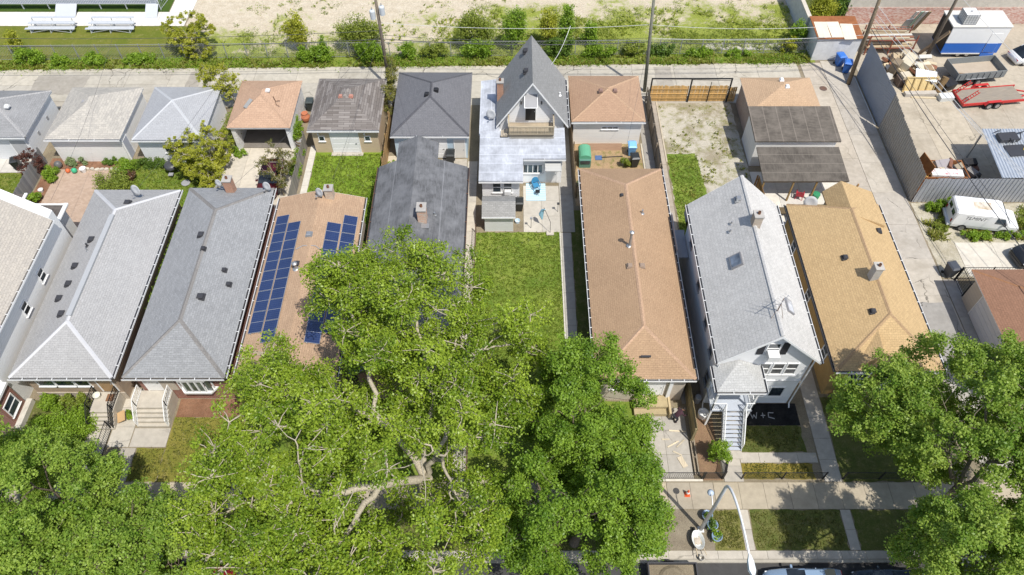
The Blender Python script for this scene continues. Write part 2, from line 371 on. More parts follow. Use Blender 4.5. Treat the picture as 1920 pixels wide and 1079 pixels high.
MB().box(3.86, 18.82, -.1, 3.96, 40.0, .06).build('walk_edging', concrete((.6, .57, .5), 0, .2), kind='structure')
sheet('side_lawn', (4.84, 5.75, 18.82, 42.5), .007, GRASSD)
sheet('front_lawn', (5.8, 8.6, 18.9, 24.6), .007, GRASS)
slabs('front_paving', 8.62, 11.75, 18.95, 24.1, 2, 3, concrete((.42, .39, .34), .6, .5, seed=6.), .03, jit=.006)
sheet('planting_bed', (12.2, 13.6, 18.9, 23.3), .008, ground_mix((.22, .14, .09), (.28, .18, .11), (.13, .10, .06), 1, 4, seed=11.))
slabs('front_path', 13.7, 14.95, 18.8, 20.95, 1, 2, CONC, .03); slabs('front_path', 14.97, 20.05, 20.1, 20.82, 4, 1, CONC, .03)
sheet('front_lawn', (15.1, 19.45, 20.86, 22.75), .007, GRASSD); sheet('front_lawn', (15.0, 19.6, 19.0, 20.06), .008, ground_mix((.20, .16, .03), (.26, .20, .045), (.16, .15, .05), .8, 3, seed=12.))
sheet('mulch_bed', (15.6, 19.5, 22.78, 24.45), .009, BLKMULCH); sheet('gravel_strip', (19.48, 20.1, 20.85, 25), .007, SOIL)
slabs('side_walk', 20.14, 21.28, 18.8, 40, 1, 14, concrete((.44, .40, .34), .3, .4), .03)
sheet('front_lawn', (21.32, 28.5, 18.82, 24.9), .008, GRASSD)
# back yards
slabs('back_paving', -48, -41.1, 46.9, 48.6, 4, 1, CONCW, .03); sheet('back_lawn', (-48, -41.15, 38, 46.88), .008, ground_mix((.11, .15, .02), (.17, .18, .035), (.22, .2, .08), .6, 2, seed=13.))
PAVER = bricks((.46, .34, .26), (.38, .27, .20), (.33, .28, .22), .24, .12)
sheet('paver_patio', (-39.6, -33.75, 37.2, 47.3), .016, PAVER); sheet('planting_bed', (-40.6, -33.5, 47.32, 48.7), .012, MULCH); sheet('planting_bed', (-40.7, -39.62, 38, 47.3), .011, MULCH)
sheet('back_lawn', (-33.45, -25.85, 38, 48.6), .008, ground_mix((.11, .17, .024), (.17, .21, .034), (.21, .21, .06), .6, 2.4, seed=14.))
slabs('driveway', -25.6, -18.9, 40.8, 50.0, 3, 4, concrete((.54, .49, .41), .4, .3, seed=5.), .03)
slabs('back_walk', -18.02, -17.45, 37, 50.3, 1, 8, CONCW, .03); sheet('back_lawn', (-17.42, -11.25, 37, 49.7), .009, ground_mix((.13, .21, .022), (.19, .26, .035), (.25, .27, .07), .8, 2.6, .4, .62, .6, .8, seed=15.))
sheet('gravel_strip', (-11.2, -9.0, 42, 49), .010, GRAVEL); slabs('back_paving', -6.2, -3.95, 42.5, 48.6, 1, 3, CONC, .03)
slabs('patio', .95, 3.98, 40.06, 45.3, 2, 3, concrete((.50, .465, .40), .2, .25, seed=8.), .032); slabs('patio', 4.0, 5.15, 40.06, 56.8, 1, 8, concrete((.36, .34, .30), .3, .4), .03)
sheet('gravel_strip', (-2.9, .93, 40.06, 43), .009, SOIL)
sheet('paver_yard', (5.35, 11.5, 43.0, 50.6), .012, ground_mix((.40, .27, .16), (.33, .24, .14), (.13, .15, .03), .5, 1.6, .4, .6, .5, .62, seed=16.))
MB().box(11.52, 42.5, -.1, 11.66, 50.5, .10).build('yard_edging', concrete((.55, .50, .40), 0, .3), kind='structure')
slabs('gangway', 11.70, 12.55, 24.4, 56.5, 1, 16, concrete((.32, .30, .27), .3, .4), .024)
slabs('side_walk', 12.85, 13.55, 37.8, 56.3, 1, 11, concrete((.38, .33, .27), .4, .6), .03)
MB().box(13.56, 48.2, -.1, 13.68, 56.3, .09).build('yard_edging', concrete((.48, .42, .32), 0, .4), kind='structure')
sheet('back_lot', (13.7, 20.6, 36, 57.0), .007, VACANT)
sheet('back_lawn', [(13.72, 49.2), (16.3, 49.3), (16.5, 46), (16.7, 43), (17.6, 40), (13.72, 39.5)], .012, GRASS)
slabs('back_paving', 20.65, 28.4, 38.6, 47.0, 4, 4, concrete((.62, .59, .53), .3, .2, seed=9.), .03)
# alleys
AL = concrete((.46, .425, .355), .9, .65, seed=4.)
slabs('alley', -62, 28.2, 56.95, 61.85, 22, 2, AL, .03, .025, .0135)
sheet('alley_verge', [(-62, 55.2), (28.2, 56.3), (28.2, 57.3), (-62, 56.1)], .008, concrete((.42, .38, .31), .4, .5))
slabs('side_alley', 30.62, 33.35, 30.0, 62.6, 1, 9, concrete((.46, .42, .36), .9, .75, seed=7.), .028); slabs('side_alley', 28.55, 30.6, 24.8, 62.3, 1, 11, concrete((.46, .41, .34), .5, .55, seed=11.), .031)
slabs('alley_apron', 30.62, 33.3, 18.8, 29.95, 1, 3, concrete((.43, .40, .35), .9, .6, seed=12.), .027)
slabs('garage_drive', 33.4, 34.5, 24.6, 35.2, 1, 3, concrete((.40, .37, .33), .2, .4), .03)
# beyond the alley
sheet('weed_verge', [(-62, 61.0), (30.2, 62.4), (30.2, 64.4), (-62, 63.0)], .005, ground_mix((.15, .20, .03), (.21, .24, .05), (.36, .31, .2), .6, 2, .4, .62, .55, .7, seed=17.))
def lot_mat():
    m, nt, b = new_mat('vacant_lot', .95, .1); P = pos(nt); xyz = nd(nt, 'ShaderNodeSeparateXYZ', {0: P})
    n1 = noise(nt, P, .22, 6, .62); n2 = noise(nt, P, 1.3, 6, .7); n3 = noise(nt, P, 6, 4, .75); n4 = noise(nt, P, 24, 3, .7)
    st = nd(nt, 'ShaderNodeTexVoronoi', {'Vector': P, 'Scale': 5.0}).outputs
    base = mixc(nt, ramp(nt, n2, .3, .7), (.44, .37, .27), (.60, .53, .42)); base = mixc(nt, ramp(nt, st[0], .22, .05), base, (.66, .61, .52))
    cov = mth(nt, 'ADD', mth(nt, 'MULTIPLY', ramp(nt, xyz.outputs[1], 74, 63), .20), mth(nt, 'MULTIPLY', ramp(nt, xyz.outputs[0], -12, 6), .10))
    g = mth(nt, 'ADD', mth(nt, 'ADD', mth(nt, 'MULTIPLY', n1, .5), mth(nt, 'MULTIPLY', n2, .3)), mth(nt, 'ADD', mth(nt, 'MULTIPLY', n3, .2), cov))
    cc = mixc(nt, ramp(nt, g, .615, .69), base, mixc(nt, ramp(nt, n3, .3, .7), (.16, .21, .03), (.31, .33, .075)))
    f = mth(nt, 'ADD', mth(nt, 'MULTIPLY', n3, .5), mth(nt, 'MULTIPLY', n4, .5)); cc = mixc(nt, 1.0, cc, mixc(nt, ramp(nt, f, .3, .7), (.62, .62, .62), (1.3, 1.3, 1.28)), 'MULTIPLY')
    setc(nt, b, cc); bump(nt, b, f, .9, .05); return m
sheet('vacant_lot', [(-30.5, 63.3), (30.5, 64.2), (30.5, 130), (-34.0, 130), (-34.0, 68.6), (-31.5, 67)], .007, lot_mat())
slabs('ruined_paving', 19.3, 29.6, 64.4, 65.6, 4, 1, concrete((.5, .47, .41), .7, .4), .03)
sheet('field_lawn', [(-70, 62.6), (-30.4, 63.2), (-31.2, 67), (-34.1, 68.5), (-70, 68.5)], .006, ground_mix((.12, .145, .022), (.19, .18, .04), (.36, .31, .2), .4, 1.8, .42, .66, .56, .72, seed=19.))
slabs('field_path', -70, -34.2, 68.5, 71.0, 24, 1, concrete((.70, .67, .61), .1, .1), .03); slabs('field_path', -36.4, -34.0, 71.02, 90, 1, 12, concrete((.70, .67, .61), .1, .1), .03)
sheet('field_turf', (-90, -36.5, 71.05, 120), .008, ground_mix((.045, .085, .016), (.065, .105, .018), (.08, .11, .02), .6, 3, seed=20.))
# yards right of the side alley
YC = concrete((.45, .395, .31), .6, .7, seed=13.)
slabs('storage_yard', 33.95, 62, 43.5, 68.8, 7, 6, YC, .03, .015); sheet('rough_lot', (33.5, 52, 35.4, 43.3), .008, ground_mix((.50, .46, .38), (.36, .32, .24), (.14, .15, .03), .5, 1.5, .42, .6, .56, .66, seed=21.))
slabs('parking_pad', 35.6, 47.5, 35.5, 38.95, 4, 1, concrete((.60, .56, .48), .8, .25, seed=14.), .035)
sheet('rear_weeds', (29.6, 34.4, 64.2, 80), .01, ground_mix((.06, .08, .02), (.10, .12, .03), (.2, .18, .1), .6, 2, seed=22.))

for i, (x0, x1, y0, y1) in enumerate(((-46.2, -41.2, 57.4, 60.2), (14.0, 15.6, 58.6, 61.6), (-31.5, -30.2, 58.0, 60.8))): sheet('alley_lot_patch', (x0, x1, y0, y1), .042, concrete((.36, .33, .28), .6, .6, seed=20. + i))
sheet('side_alley_lot_patch', (30.8, 33.2, 27.6, 33.0), .040, concrete((.34, .325, .30), .9, .6, seed=24.)); MB().lathe((29.9, 58.3, .028), [(.36, 0), (.36, .014), (.02, .016)], 20).build('manhole_cover', rusty((.12, .10, .09)), label='round iron manhole cover in the side alley by the orange-tan roof', cat='manhole cover')
# ------------------------------------------------------------------ building helpers
def wbox(mb, face, c, a0, a1, b0, b1, z0, z1, m=0):
    cx, cy = c
    if face == 'S': mb.box(cx + a0, cy - b0, z0, cx + a1, cy - b1, z1, m)
    elif face == 'N': mb.box(cx - a0, cy + b0, z0, cx - a1, cy + b1, z1, m)
    elif face == 'E': mb.box(cx + b0, cy + a0, z0, cx + b1, cy + a1, z1, m)
    elif face == 'W': mb.box(cx - b0, cy - a0, z0, cx - b1, cy - a1, z1, m)
    return mb
def window(par, face, c, z0, wd, h, cols=1, sash=True, fmat=None, gm=None, sill=True, name='window'):
    f = .07; w2 = wd / 2; mb = MB()
    wbox(mb, face, c, -w2, -w2 + f, 0, .055, z0, z0 + h); wbox(mb, face, c, w2 - f, w2, 0, .055, z0, z0 + h)
    wbox(mb, face, c, -w2 + f, w2 - f, 0, .053, z0, z0 + f); wbox(mb, face, c, -w2 + f, w2 - f, 0, .053, z0 + h - f, z0 + h)
    for i in range(1, cols): x = -w2 + wd * i / cols; wbox(mb, face, c, x - .035, x + .035, 0, .05, z0 + f, z0 + h - f)
    if sash: wbox(mb, face, c, -w2 + f, w2 - f, 0, .045, z0 + h * .5 - .03, z0 + h * .5 + .03)
    o = mb.build(name, fmat or WHITE, par)
    for i in range(cols):
        a0 = -w2 + f + (wd - 2 * f) * i / cols; a1 = -w2 + f + (wd - 2 * f) * (i + 1) / cols
        for k in range(2 if sash else 1):
            q0 = z0 + f + (h - 2 * f) * (k / 2 if sash else 0); q1 = z0 + f + (h - 2 * f) * ((k + 1) / 2 if sash else 1)
            wbox(MB(), face, c, a0 + .004, a1 - .004, -.02, .02 - .012 * k, q0 + .002, q1 - .002).build('pane', gm or GLASS, o)
    if sill: wbox(MB(), face, c, -w2 - .06, w2 + .06, 0, .10, z0 - .06, z0 - .002).build('sill', fmat or WHITE, o)
    return o
def door(par, face, c, z0, wd, h, mat=None, panels=0, trim=True, handle=True, name='door', **kw):
    mb = wbox(MB(), face, c, -wd / 2, wd / 2, -.02, .035, z0, z0 + h)
    o = mb.build(name, mat or WHITE, par, **kw)
    if trim:
        t = MB(); wbox(t, face, c, -wd / 2 - .09, -wd / 2 - .002, 0, .06, z0, z0 + h + .09); wbox(t, face, c, wd / 2 + .002, wd / 2 + .09, 0, .06, z0, z0 + h + .09); wbox(t, face, c, -wd / 2, wd / 2, 0, .058, z0 + h + .002, z0 + h + .09)
        t.build('frame', WHITE, o)
    for i in range(panels):
        a = z0 + h * i / panels; wbox(MB(), face, c, -wd / 2 + .03, wd / 2 - .03, .035, .052, a + .03, a + h / panels - .03).build('panel', mat or WHITE, o)
    if handle: wbox(MB(), face, c, wd * .36, wd * .42, .036, .085, z0 + h * .45, z0 + h * .45 + .08).build('handle', STEEL, o)
    return o
def hip_roof(par, x0, x1, y0, y1, ez, rz, ya, yb, rx=None, mat=None, th=.16, cap=None, capr=.10, name='roof', fmat=None):
    rx = (x0 + x1) / 2 if rx is None else rx
    a, b, c, d = (x0, y0, ez), (x1, y0, ez), (x1, y1, ez), (x0, y1, ez); p, q = (rx, ya, rz), (rx, yb, rz)
    mb = MB()
    if yb - ya < .02:
        mb.poly([a, b, p]).poly([b, c, p]).poly([c, d, p]).poly([d, a, p])
    else: mb.poly([a, b, p]).poly([b, c, q, p]).poly([c, d, q]).poly([d, a, p, q])
    mb.poly([d, c, b, a])
    r = mb.build(name, mat, par)
    # fascia board under the shingles
    f = MB(); e = .05
    f.box(x0 + e, y0 + e, ez - th, x1 - e, y0 + e + .03, ez - .004); f.box(x0 + e, y1 - e - .03, ez - th, x1 - e, y1 - e, ez - .004)
    f.box(x0 + e, y0 + e + .03, ez - th, x0 + e + .03, y1 - e - .03, ez - .004); f.box(x1 - e - .03, y0 + e + .03, ez - th, x1 - e, y1 - e - .03, ez - .004)
    f.build('fascia', fmat or WHITE, r); MB().box(x0 + .09, y0 + .09, ez - th + .02, x1 - .09, y1 - .09, ez - th + .04).build('soffit', WHITE2, r)
    segs = [(a, p), (b, p), (c, q), (d, q)] + ([(p, q)] if yb - ya > .05 else [])
    if cap: ridge_caps(r, segs, cap, capr)
    return r
def ridge_caps(par, segs, mat, w=.12):
    for s, e in segs:
        s = Vector(s); e = Vector(e); d = (e - s).normalized(); sx = d.cross(Vector((0, 0, 1))).normalized()
        dr = w * .42; up = Vector((0, 0, .022)); P = []
        for q in (s + d * .05, e): P += [q - sx * w - Vector((0, 0, dr)) + up * .6, q + up * 1.6, q + sx * w - Vector((0, 0, dr)) + up * .6, q - up * 2.5 - Vector((0, 0, dr))]
        MB().faces(P, [(0, 1, 5, 4), (1, 2, 6, 5), (2, 3, 7, 6), (3, 0, 4, 7), (3, 2, 1, 0), (4, 5, 6, 7)]).build('ridge_cap', mat, par)
def gable_roof(par, x0, x1, y0, y1, ez, rz, rx=None, mat=None, th=.14, name='roof', fmat=None, cap=None, soff=True):
    rx = (x0 + x1) / 2 if rx is None else rx; t = Vector((0, 0, th)); mb = MB()
    A = [Vector((x0, y, ez)) for y in (y0, y1)]; B = [Vector((rx, y, rz)) for y in (y0, y1)]; C = [Vector((x1, y, ez)) for y in (y0, y1)]
    mb.poly([A[0], B[0], B[1], A[1]][::-1]).poly([B[0], C[0], C[1], B[1]][::-1]).poly([A[0] - t, B[0] - t, B[1] - t, A[1] - t]).poly([B[0] - t, C[0] - t, C[1] - t, B[1] - t])
    mb.poly([A[0], A[1], A[1] - t, A[0] - t]).poly([C[0], C[0] - t, C[1] - t, C[1]])
    for k, s in ((0, 1), (1, -1)):
        mb.poly([A[k], A[k] - t, B[k] - t, B[k]][::s]).poly([B[k], B[k] - t, C[k] - t, C[k]][::s])
    r = mb.build(name, mat, par)
    for k, dy in ((0, -.03), (1, .03)):   # rake boards
        for (u, v) in ((A, B), (B, C)):
            y = (y0 if k == 0 else y1) + dy; m2 = MB(); p, q = u[k], v[k]; y2 = y + (.027 if k == 0 else -.027)
            P = [(p.x, y, p.z - .02), (q.x, y, q.z - .02), (q.x, y, q.z - .22), (p.x, y, p.z - .22), (p.x, y2, p.z - .02), (q.x, y2, q.z - .02), (q.x, y2, q.z - .22), (p.x, y2, p.z - .22)]
            m2.faces(P, [(0, 1, 2, 3), (7, 6, 5, 4), (0, 4, 5, 1), (1, 5, 6, 2), (2, 6, 7, 3), (3, 7, 4, 0)]).build('rake_board', fmat or WHITE, r)
    if cap: ridge_caps(r, [(B[0], B[1])], cap, .13)
    return r
def gutter(par, side, x0, x1, y0, y1, z, mat=None, hang=.9, name='gutter'):
    """open trough along one eave of the rectangle, straps across it"""
    mb = MB(); w_, h = .13, .12
    def bx(u0, u1, v0, v1, q0, q1):
        if side == 'S': mb.box(u0, y0 - v0, q0, u1, y0 - v1, q1)
        if side == 'N': mb.box(u0, y1 + v0, q0, u1, y1 + v1, q1)
        if side == 'W': mb.box(x0 - v0, u0, q0, x0 - v1, u1, q1)
        if side == 'E': mb.box(x1 + v0, u0, q0, x1 + v1, u1, q1)
    a, b = (x0, x1) if side in 'SN' else (y0, y1)
    bx(a, b, -.03, w_ - .002, z - h - .02, z - h); bed, mb = mb, MB(); bx(a, b, w_ - .002, w_ + .022, z - h - .02, z)
    k = int((b - a) / hang)
    for i in range(1, k): q = a + (b - a) * i / k; bx(q - .018, q + .018, .0, w_ - .004, z - .03, z + .012)
    g = mb.build(name, mat or WHITE, par); bed.build('gutter_bed', DARK, g); return g
def downspout(par, x, y, z1, z0=0.05, mat=None):
    return MB().tube([(x, y, z1), (x, y, z0 + .25), (x, y - .25, z0)], .045, 6).build('downspout', mat or WHITE, par)
def vent(par, x, y, z, s=.38, h=.16, mat=None, rz=0, name='roof_vent'):
    mb = MB(); a = s / 2; mb.box(-a * 1.25, -a * 1.25, -.10, a * 1.25, a * 1.25, .015); mb.box(-a * .8, -a * .8, .015, a * .8, a * .8, h * .6)
    mb.faces([(-a, -a, h * .6), (a, -a, h * .6), (a, a, h * .6), (-a, a, h * .6), (-a * .7, -a * .7, h), (a * .7, -a * .7, h), (a * .7, a * .7, h), (-a * .7, a * .7, h)],
             [(3, 2, 1, 0), (4, 5, 6, 7), (0, 1, 5, 4), (1, 2, 6, 5), (2, 3, 7, 6), (3, 0, 4, 7)])
    c = math.cos(rz); s_ = math.sin(rz); mb.v = [(p[0] * c - p[1] * s_ + x, p[0] * s_ + p[1] * c + y, p[2] + z) for p in mb.v]
    return mb.build(name, mat or DARK, par)
def pipe_vent(par, x, y, z, h=.5, r=.06, mat=None, cap=False, name='vent_pipe'):
    mb = MB(); mb.cyl((x, y, z - .15), (x, y, z + h), r, r, 10); mb.lathe((x, y, z - .02), [(r * 2.6, 0), (r * 1.6, .06), (r * 1.1, .12)], 10)
    if cap: mb.lathe((x, y, z + h - .04), [(r * 1.1, 0), (r * 1.9, .05), (r * 1.9, .14), (r * .5, .22)], 12)
    return mb.build(name, mat or STEEL, par, smooth=False)
def chimney(par, x, y, z0, z1, wx, wy, mat, capm=None, flues=1):
    o = MB().box(x - wx / 2, y - wy / 2, z0, x + wx / 2, y + wy / 2, z1).build('chimney', mat, par)
    MB().box(x - wx / 2 - .05, y - wy / 2 - .05, z1 + .001, x + wx / 2 + .05, y + wy / 2 + .05, z1 + .08).build('chimney_cap', capm or concrete((.42, .40, .37), 0, .4), o)
    for i in range(flues):
        fx = x + (i - (flues - 1) / 2) * wx * .5; mb = MB(); mb.lathe((fx, y, z1 + .081), [(.10, 0), (.10, .2), (.075, .2), (.07, .02)], 10); mb.build('flue', rusty((.2, .11, .07)), o)
    return o
def dish(label, x, y, z, face, r=.42, arm=.9, name='satellite_dish'):
    """offset dish on a mast; face = azimuth the bowl looks to"""
    t = thing(name, label, 'satellite dish', (x, y, z)); r *= .85; f = Vector((math.cos(face), math.sin(face), .30)).normalized(); c = Vector((x, y, z + arm)) + f * .12
    MB().tube([(x, y, z - .05), (x, y, z + arm * .7), tuple(c - f * .05)], .03, 6).build('mast', STEEL, t)
    MB().box(x - .13, y - .13, z - .02, x + .13, y + .13, z + .012).build('foot', STEEL, t)
    sx = f.cross(Vector((0, 0, 1))).normalized(); sy = sx.cross(f); P = []; F = []; n = 18
    for k, (rr, dd) in enumerate(((.02, 0), (.5, .03), (1, .11))):
        for j in range(n): a = 2 * math.pi * j / n; P.append(c + (sx * math.cos(a) + sy * math.sin(a) * 1.08) * r * rr + f * dd * r * 2)
    for k, (rr, dd) in enumerate(((1, .085), (.5, .0), (.02, -.03))):
        for j in range(n): a = 2 * math.pi * j / n; P.append(c + (sx * math.cos(a) + sy * math.sin(a) * 1.08) * r * rr + f * dd * r * 2)
    for i in range(5):
        for j in range(n): F.append((i * n + j, i * n + (j + 1) % n, (i + 1) * n + (j + 1) % n, (i + 1) * n + j))
    F += [tuple(range(n - 1, -1, -1)), tuple(range(5 * n, 6 * n))]
    MB().faces(P, F).build('reflector', paint((.44, .45, .46), .5, .2), t, smooth=True)
    e = c + f * r * 1.1 - sy * r * .55; m = MB().tube([tuple(c - sy * r), tuple(e)], .018, 5); m.obox(e, f * .07, sx * .06, sy * .04); m.build('feed_arm', GREY, t)
    return t
def step_flight(par, x0, x1, y_top, z_top, n, run=.28, mat=None, name='step', solid=True, nose=0):
    """steps going down towards -y from y_top"""
    rise = z_top / (n + 1)
    for i in range(n):
        z1 = z_top - rise * (i + 1); ya = y_top - run * i
        MB().box(x0, ya - run - nose, 0.0 if solid else z1 - .05, x1, ya - .002, z1).build(name, mat or CONC, par)
# ------------------------------------------------------------------ houses
def roof_z(x, y, x0, x1, y0, y1, ez, rz, ya, yb):
    h = rz - ez; rx = (x0 + x1) / 2 if x0 < 20 else 25.0; zs = [h * (x - x0) / (rx - x0), h * (x1 - x) / (x1 - rx)]
    if ya > y0: zs.append(h * (y - y0) / (ya - y0))
    if yb < y1: zs.append(h * (y1 - y) / (y1 - yb))
    return ez + min(zs)
def railing(par, pts, h=.9, mat=None, step=.14, name='railing', scroll=False):
    mb = MB()
    for a, b in zip(pts[:-1], pts[1:]):
        a = Vector(a); b = Vector(b); up = Vector((0, 0, h)); mb.bar(a + up, b + up, .05, .04); mb.bar(a + up * .12, b + up * .12, .03, .03)
        n = max(2, int((b - a).length / step))
        for i in range(n + 1):
            p = a.lerp(b, i / n); q = p + up; mb.bar(p, q, .045 if i in (0, n) else .018, .045 if i in (0, n) else .018)
        if scroll:
            for i in range(0, n, 2):
                p = a.lerp(b, i / n); q = a.lerp(b, min(1, (i + 2) / n)); mb.bar(p + up * .15, q + up * .95, .02, .02); mb.bar(p + up * .95, q + up * .15, .02, .02)
    return mb.build(name, mat or IRON, par)
YBRICK = bricks((.50, .38, .24), (.42, .30, .18)); RBRICK = bricks((.30, .10, .06), (.22, .075, .05)); CBRICK = bricks((.52, .45, .36), (.45, .38, .30)); OBRICK = bricks((.44, .20, .11), (.36, .17, .10), (.5, .46, .4))
# --- A: light grey hip roof, ridge vent, brick
RA = shingle((.36, .355, .35), var=.18, stain=.18)
A = dict(x0=-32.8, x1=-26.05, y0=24.4, y1=41.35, ez=3.6, rz=5.2, ya=27.8, yb=37.8)
t = thing('brick_house', 'one-storey brick house with pale grey hipped roof and long raised ridge vent', 'house', (-29.4, 24.8, 0))
MB().box(-32.4, 24.85, 0, -26.45, 40.95, 3.46).build('wall', bricks((.40, .29, .19), (.33, .23, .15)), t); MB().box(-32.44, 24.80, 0, -26.41, 24.849, .9).build('front_base', CBRICK, t)
r = hip_roof(t, **A, mat=RA, cap=paint((.50, .50, .51), .8, .15), capr=.13)
MB().box(-29.60, 28.2, 5.13, -29.25, 37.2, 5.29).build('ridge_vent', paint((.36, .37, .38), .7, .1), r)
for s in 'SE': gutter(t, s, -32.8, -26.05, 24.4, 41.35, 3.6)
for (x, y) in ((-29.0, 38.85), (-30.5, 35.25), (-31.0, 33.0), (-30.85, 31.35), (-31.15, 30.2), (-30.2, 28.6)): vent(r, x, y, roof_z(x, y, **A) + .03, .42, .2, DARK)
pipe_vent(r, -30.65, 34.7, roof_z(-30.65, 34.7, **A), .3, .07, DARK); pipe_vent(r, -30.45, 34.2, roof_z(-30.45, 34.2, **A), .3, .05)
for (x, w_) in ((-31.2, 1.2), (-29.95, 1.3), (-28.75, 1.0)): window(t, 'S', (x, 24.85), 1.75, w_, 1.35, 1, False)
door(t, 'S', (-27.25, 24.85), 1.1, .95, 2.1, paint((.32, .20, .09), .4, .2)); wbox(MB(), 'S', (-28.05, 24.85), -.12, .12, 0, .12, 2.75, 2.9).build('porch_light', WHITE, t)
s_ = thing('stoop', 'concrete entry stoop with black scrolled railings and a welcome mat', 'steps', (-27.5, 23.6, 0))
MB().box(-28.3, 23.25, 0, -26.7, 24.78, 1.05).build('landing', CONC, s_); step_flight(s_, -28.3, -26.7, 23.25, 1.05, 4, .2, CONC)
MB().box(-27.45, 24.05, 1.051, -26.95, 24.6, 1.075).build('door_mat', paint((.20, .10, .05), .9, .3), s_)
railing(s_, [(-28.25, 24.75, 1.05), (-28.25, 23.4, 1.05), (-28.25, 22.5, .15)], .85, scroll=True); railing(s_, [(-26.75, 24.75, 1.05), (-26.75, 23.4, 1.05), (-26.75, 22.5, .15)], .85, scroll=True)
dish('round grey dish on the back hip of the pale grey ridge-vent roof', -28.55, 40.1, 4.2, R(250), .5, .75)
# --- B: mid grey hip roof
RB = shingle((.275, .28, .285), (.20, .205, .21), var=.35, stain=.22, seed=2.)
B = dict(x0=-25.4, x1=-18.72, y0=24.4, y1=41.55, ez=3.6, rz=5.05, ya=28.0, yb=37.9)
t = thing('brick_house', 'one-storey brick house with mottled blue-grey hipped roof beside the solar-panel roof', 'house', (-22, 24.8, 0))
MB().box(-25.0, 24.85, 0, -19.1, 41.1, 3.46).build('wall', RBRICK, t); r = hip_roof(t, **B, mat=RB, cap=shingle((.22, .21, .20), bw=5, rh=.2, var=.3), capr=.15, fmat=CBRICK)
for s in 'SE': gutter(t, s, -25.4, -18.72, 24.4, 41.55, 3.6)
for (x, y, s) in ((-22.6, 35.6, .42), (-20.4, 32.7, .3), (-21.3, 30.1, .45), (-19.9, 31.6, .33), (-22.0, 34.1, .3)): vent(r, x, y, roof_z(x, y, **B) + .03, s, .2, DARK)
door(t, 'S', (-24.1, 24.85), 1.2, .95, 2.1, WHITE); wbox(MB(), 'S', (-23.05, 24.85), -.5, .5, 0, .07, 1.3, 3.2).build('panel', CBRICK, t)
pts = [(-22.4, 24.849), (-22.0, 24.35), (-20.2, 24.35), (-19.8, 24.849)]; b_ = MB().prism(pts, 1.5, 1.68).build('bow_window', WHITE, t); MB().prism(pts, 3.1, 3.3).build('head', WHITE, b_)
for i in range(6):
    x = -22.25 + i * .45; y = 24.42 + (.28 if i in (0, 5) else 0); MB().box(x - .04, y - .04, 1.681, x + .04, y + .04, 3.099).build('mullion', WHITE, b_)
    if i < 5: MB().box(x + .045, y + (.03 if 0 < i < 4 else .1), 1.70, x + .405, y + .05 + (.03 if 0 < i < 4 else .1), 3.08).build('pane', glass((.05, .06, .055), .08), b_)
s_ = thing('stoop', 'wide concrete entry stoop with white railings in front of the blue-grey roof', 'steps', (-24.1, 23.6, 0))
MB().box(-25.2, 23.5, 0, -23.05, 24.8, 1.2).build('landing', CONC, s_); step_flight(s_, -25.2, -23.05, 23.5, 1.2, 4, .22, CONC)
for x in (-25.15, -23.1): railing(s_, [(x, 24.75, 1.2), (x, 23.6, 1.2), (x, 22.65, .1)], .85, WHITE, scroll=True)
chimney(r, -21.9, 41.0, 3.2, 5.1, .62, .62, OBRICK)
dish('white dish beside the brick chimney behind the blue-grey roof', -22.65, 41.2, 4.0, R(250), .34, .6); dish('white dish at the back right corner of the blue-grey roof', -19.0, 41.2, 3.75, R(250), .42, .5)
# --- C: brown low roof with solar panels
RC = shingle((.40, .275, .18), (.33, .215, .14), bw=.5, rh=.15, var=.25, stain=.4, seed=3.)
t = thing('brick_house', 'one-storey house with low brown gable roof carrying two arrays of solar panels', 'house', (-14.8, 24.8, 0))
MB().box(-17.7, 24.85, 0, -11.8, 40.1, 3.44).build('wall', CBRICK, t)
r = gable_roof(t, -18.05, -11.45, 24.4, 40.5, 3.6, 4.45, mat=RC, soff=False); MB().faces([(-17.7, 40.1, 3.44), (-11.8, 40.1, 3.44), (-14.75, 40.1, 4.28), (-17.7, 24.85, 3.44), (-11.8, 24.85, 3.44), (-14.75, 24.85, 4.28)], [(0, 1, 2), (5, 4, 3), (0, 3, 4, 1), (1, 4, 5, 2), (2, 5, 3, 0)]).build('gable', CBRICK, t)
for s in 'WE': gutter(t, s, -18.05, -11.45, 24.4, 40.5, 3.6, hang=1.2)
def cz(x): return 3.6 + .85 * (1 - abs(x + 14.75) / 3.3)
def panel_mesh(sg):
    L, W_ = 1.74, 1.02; k = .85 / 3.3; n = math.sqrt(1 + k * k); ax = Vector((1 / n, 0, sg * k / n)) * W_ / 2; ay = Vector((0, L / 2, 0)); az = Vector((-sg * k / n, 0, 1 / n))
    f = MB().obox((0, 0, 0), ax, ay, az * .02).mesh('frame', [paint((.42, .44, .47), .35, .1, .5)]); g = []
    for s in (-1, 1): g.append(MB().obox(az * .022 + ay * s * .5, ax * .95, ay * .475, az * .006).mesh('cell_field', [solar(0)]))
    return f, g
for sg, cols in ((1, ((-17.35, 38.35), (-16.28, 37.45))), (-1, ((-13.28, 37.35), (-12.2, 38.3)))):
    pf, pg = panel_mesh(sg)
    for cx, ytop in cols:
        for i in range(6):
            y = ytop - .87 - i * 1.78; o = inst(pf, 'solar_panel', r, (cx, y, cz(cx) + .10))
            for g in pg: q = inst(g, 'cell_field', None); q.parent = o; OFF[q.name] = OFF[r.name]
rail = MB()
for cx, ytop in ((-17.35, 38.35), (-16.28, 37.45), (-13.28, 37.35), (-12.2, 38.3)):
    for d in (-.3, .3): rail.box(cx + d - .02, ytop - 10.7, cz(cx + d) - .01, cx + d + .02, ytop, cz(cx + d) + .065)
rail.build('mounting_rails', STEEL, r)
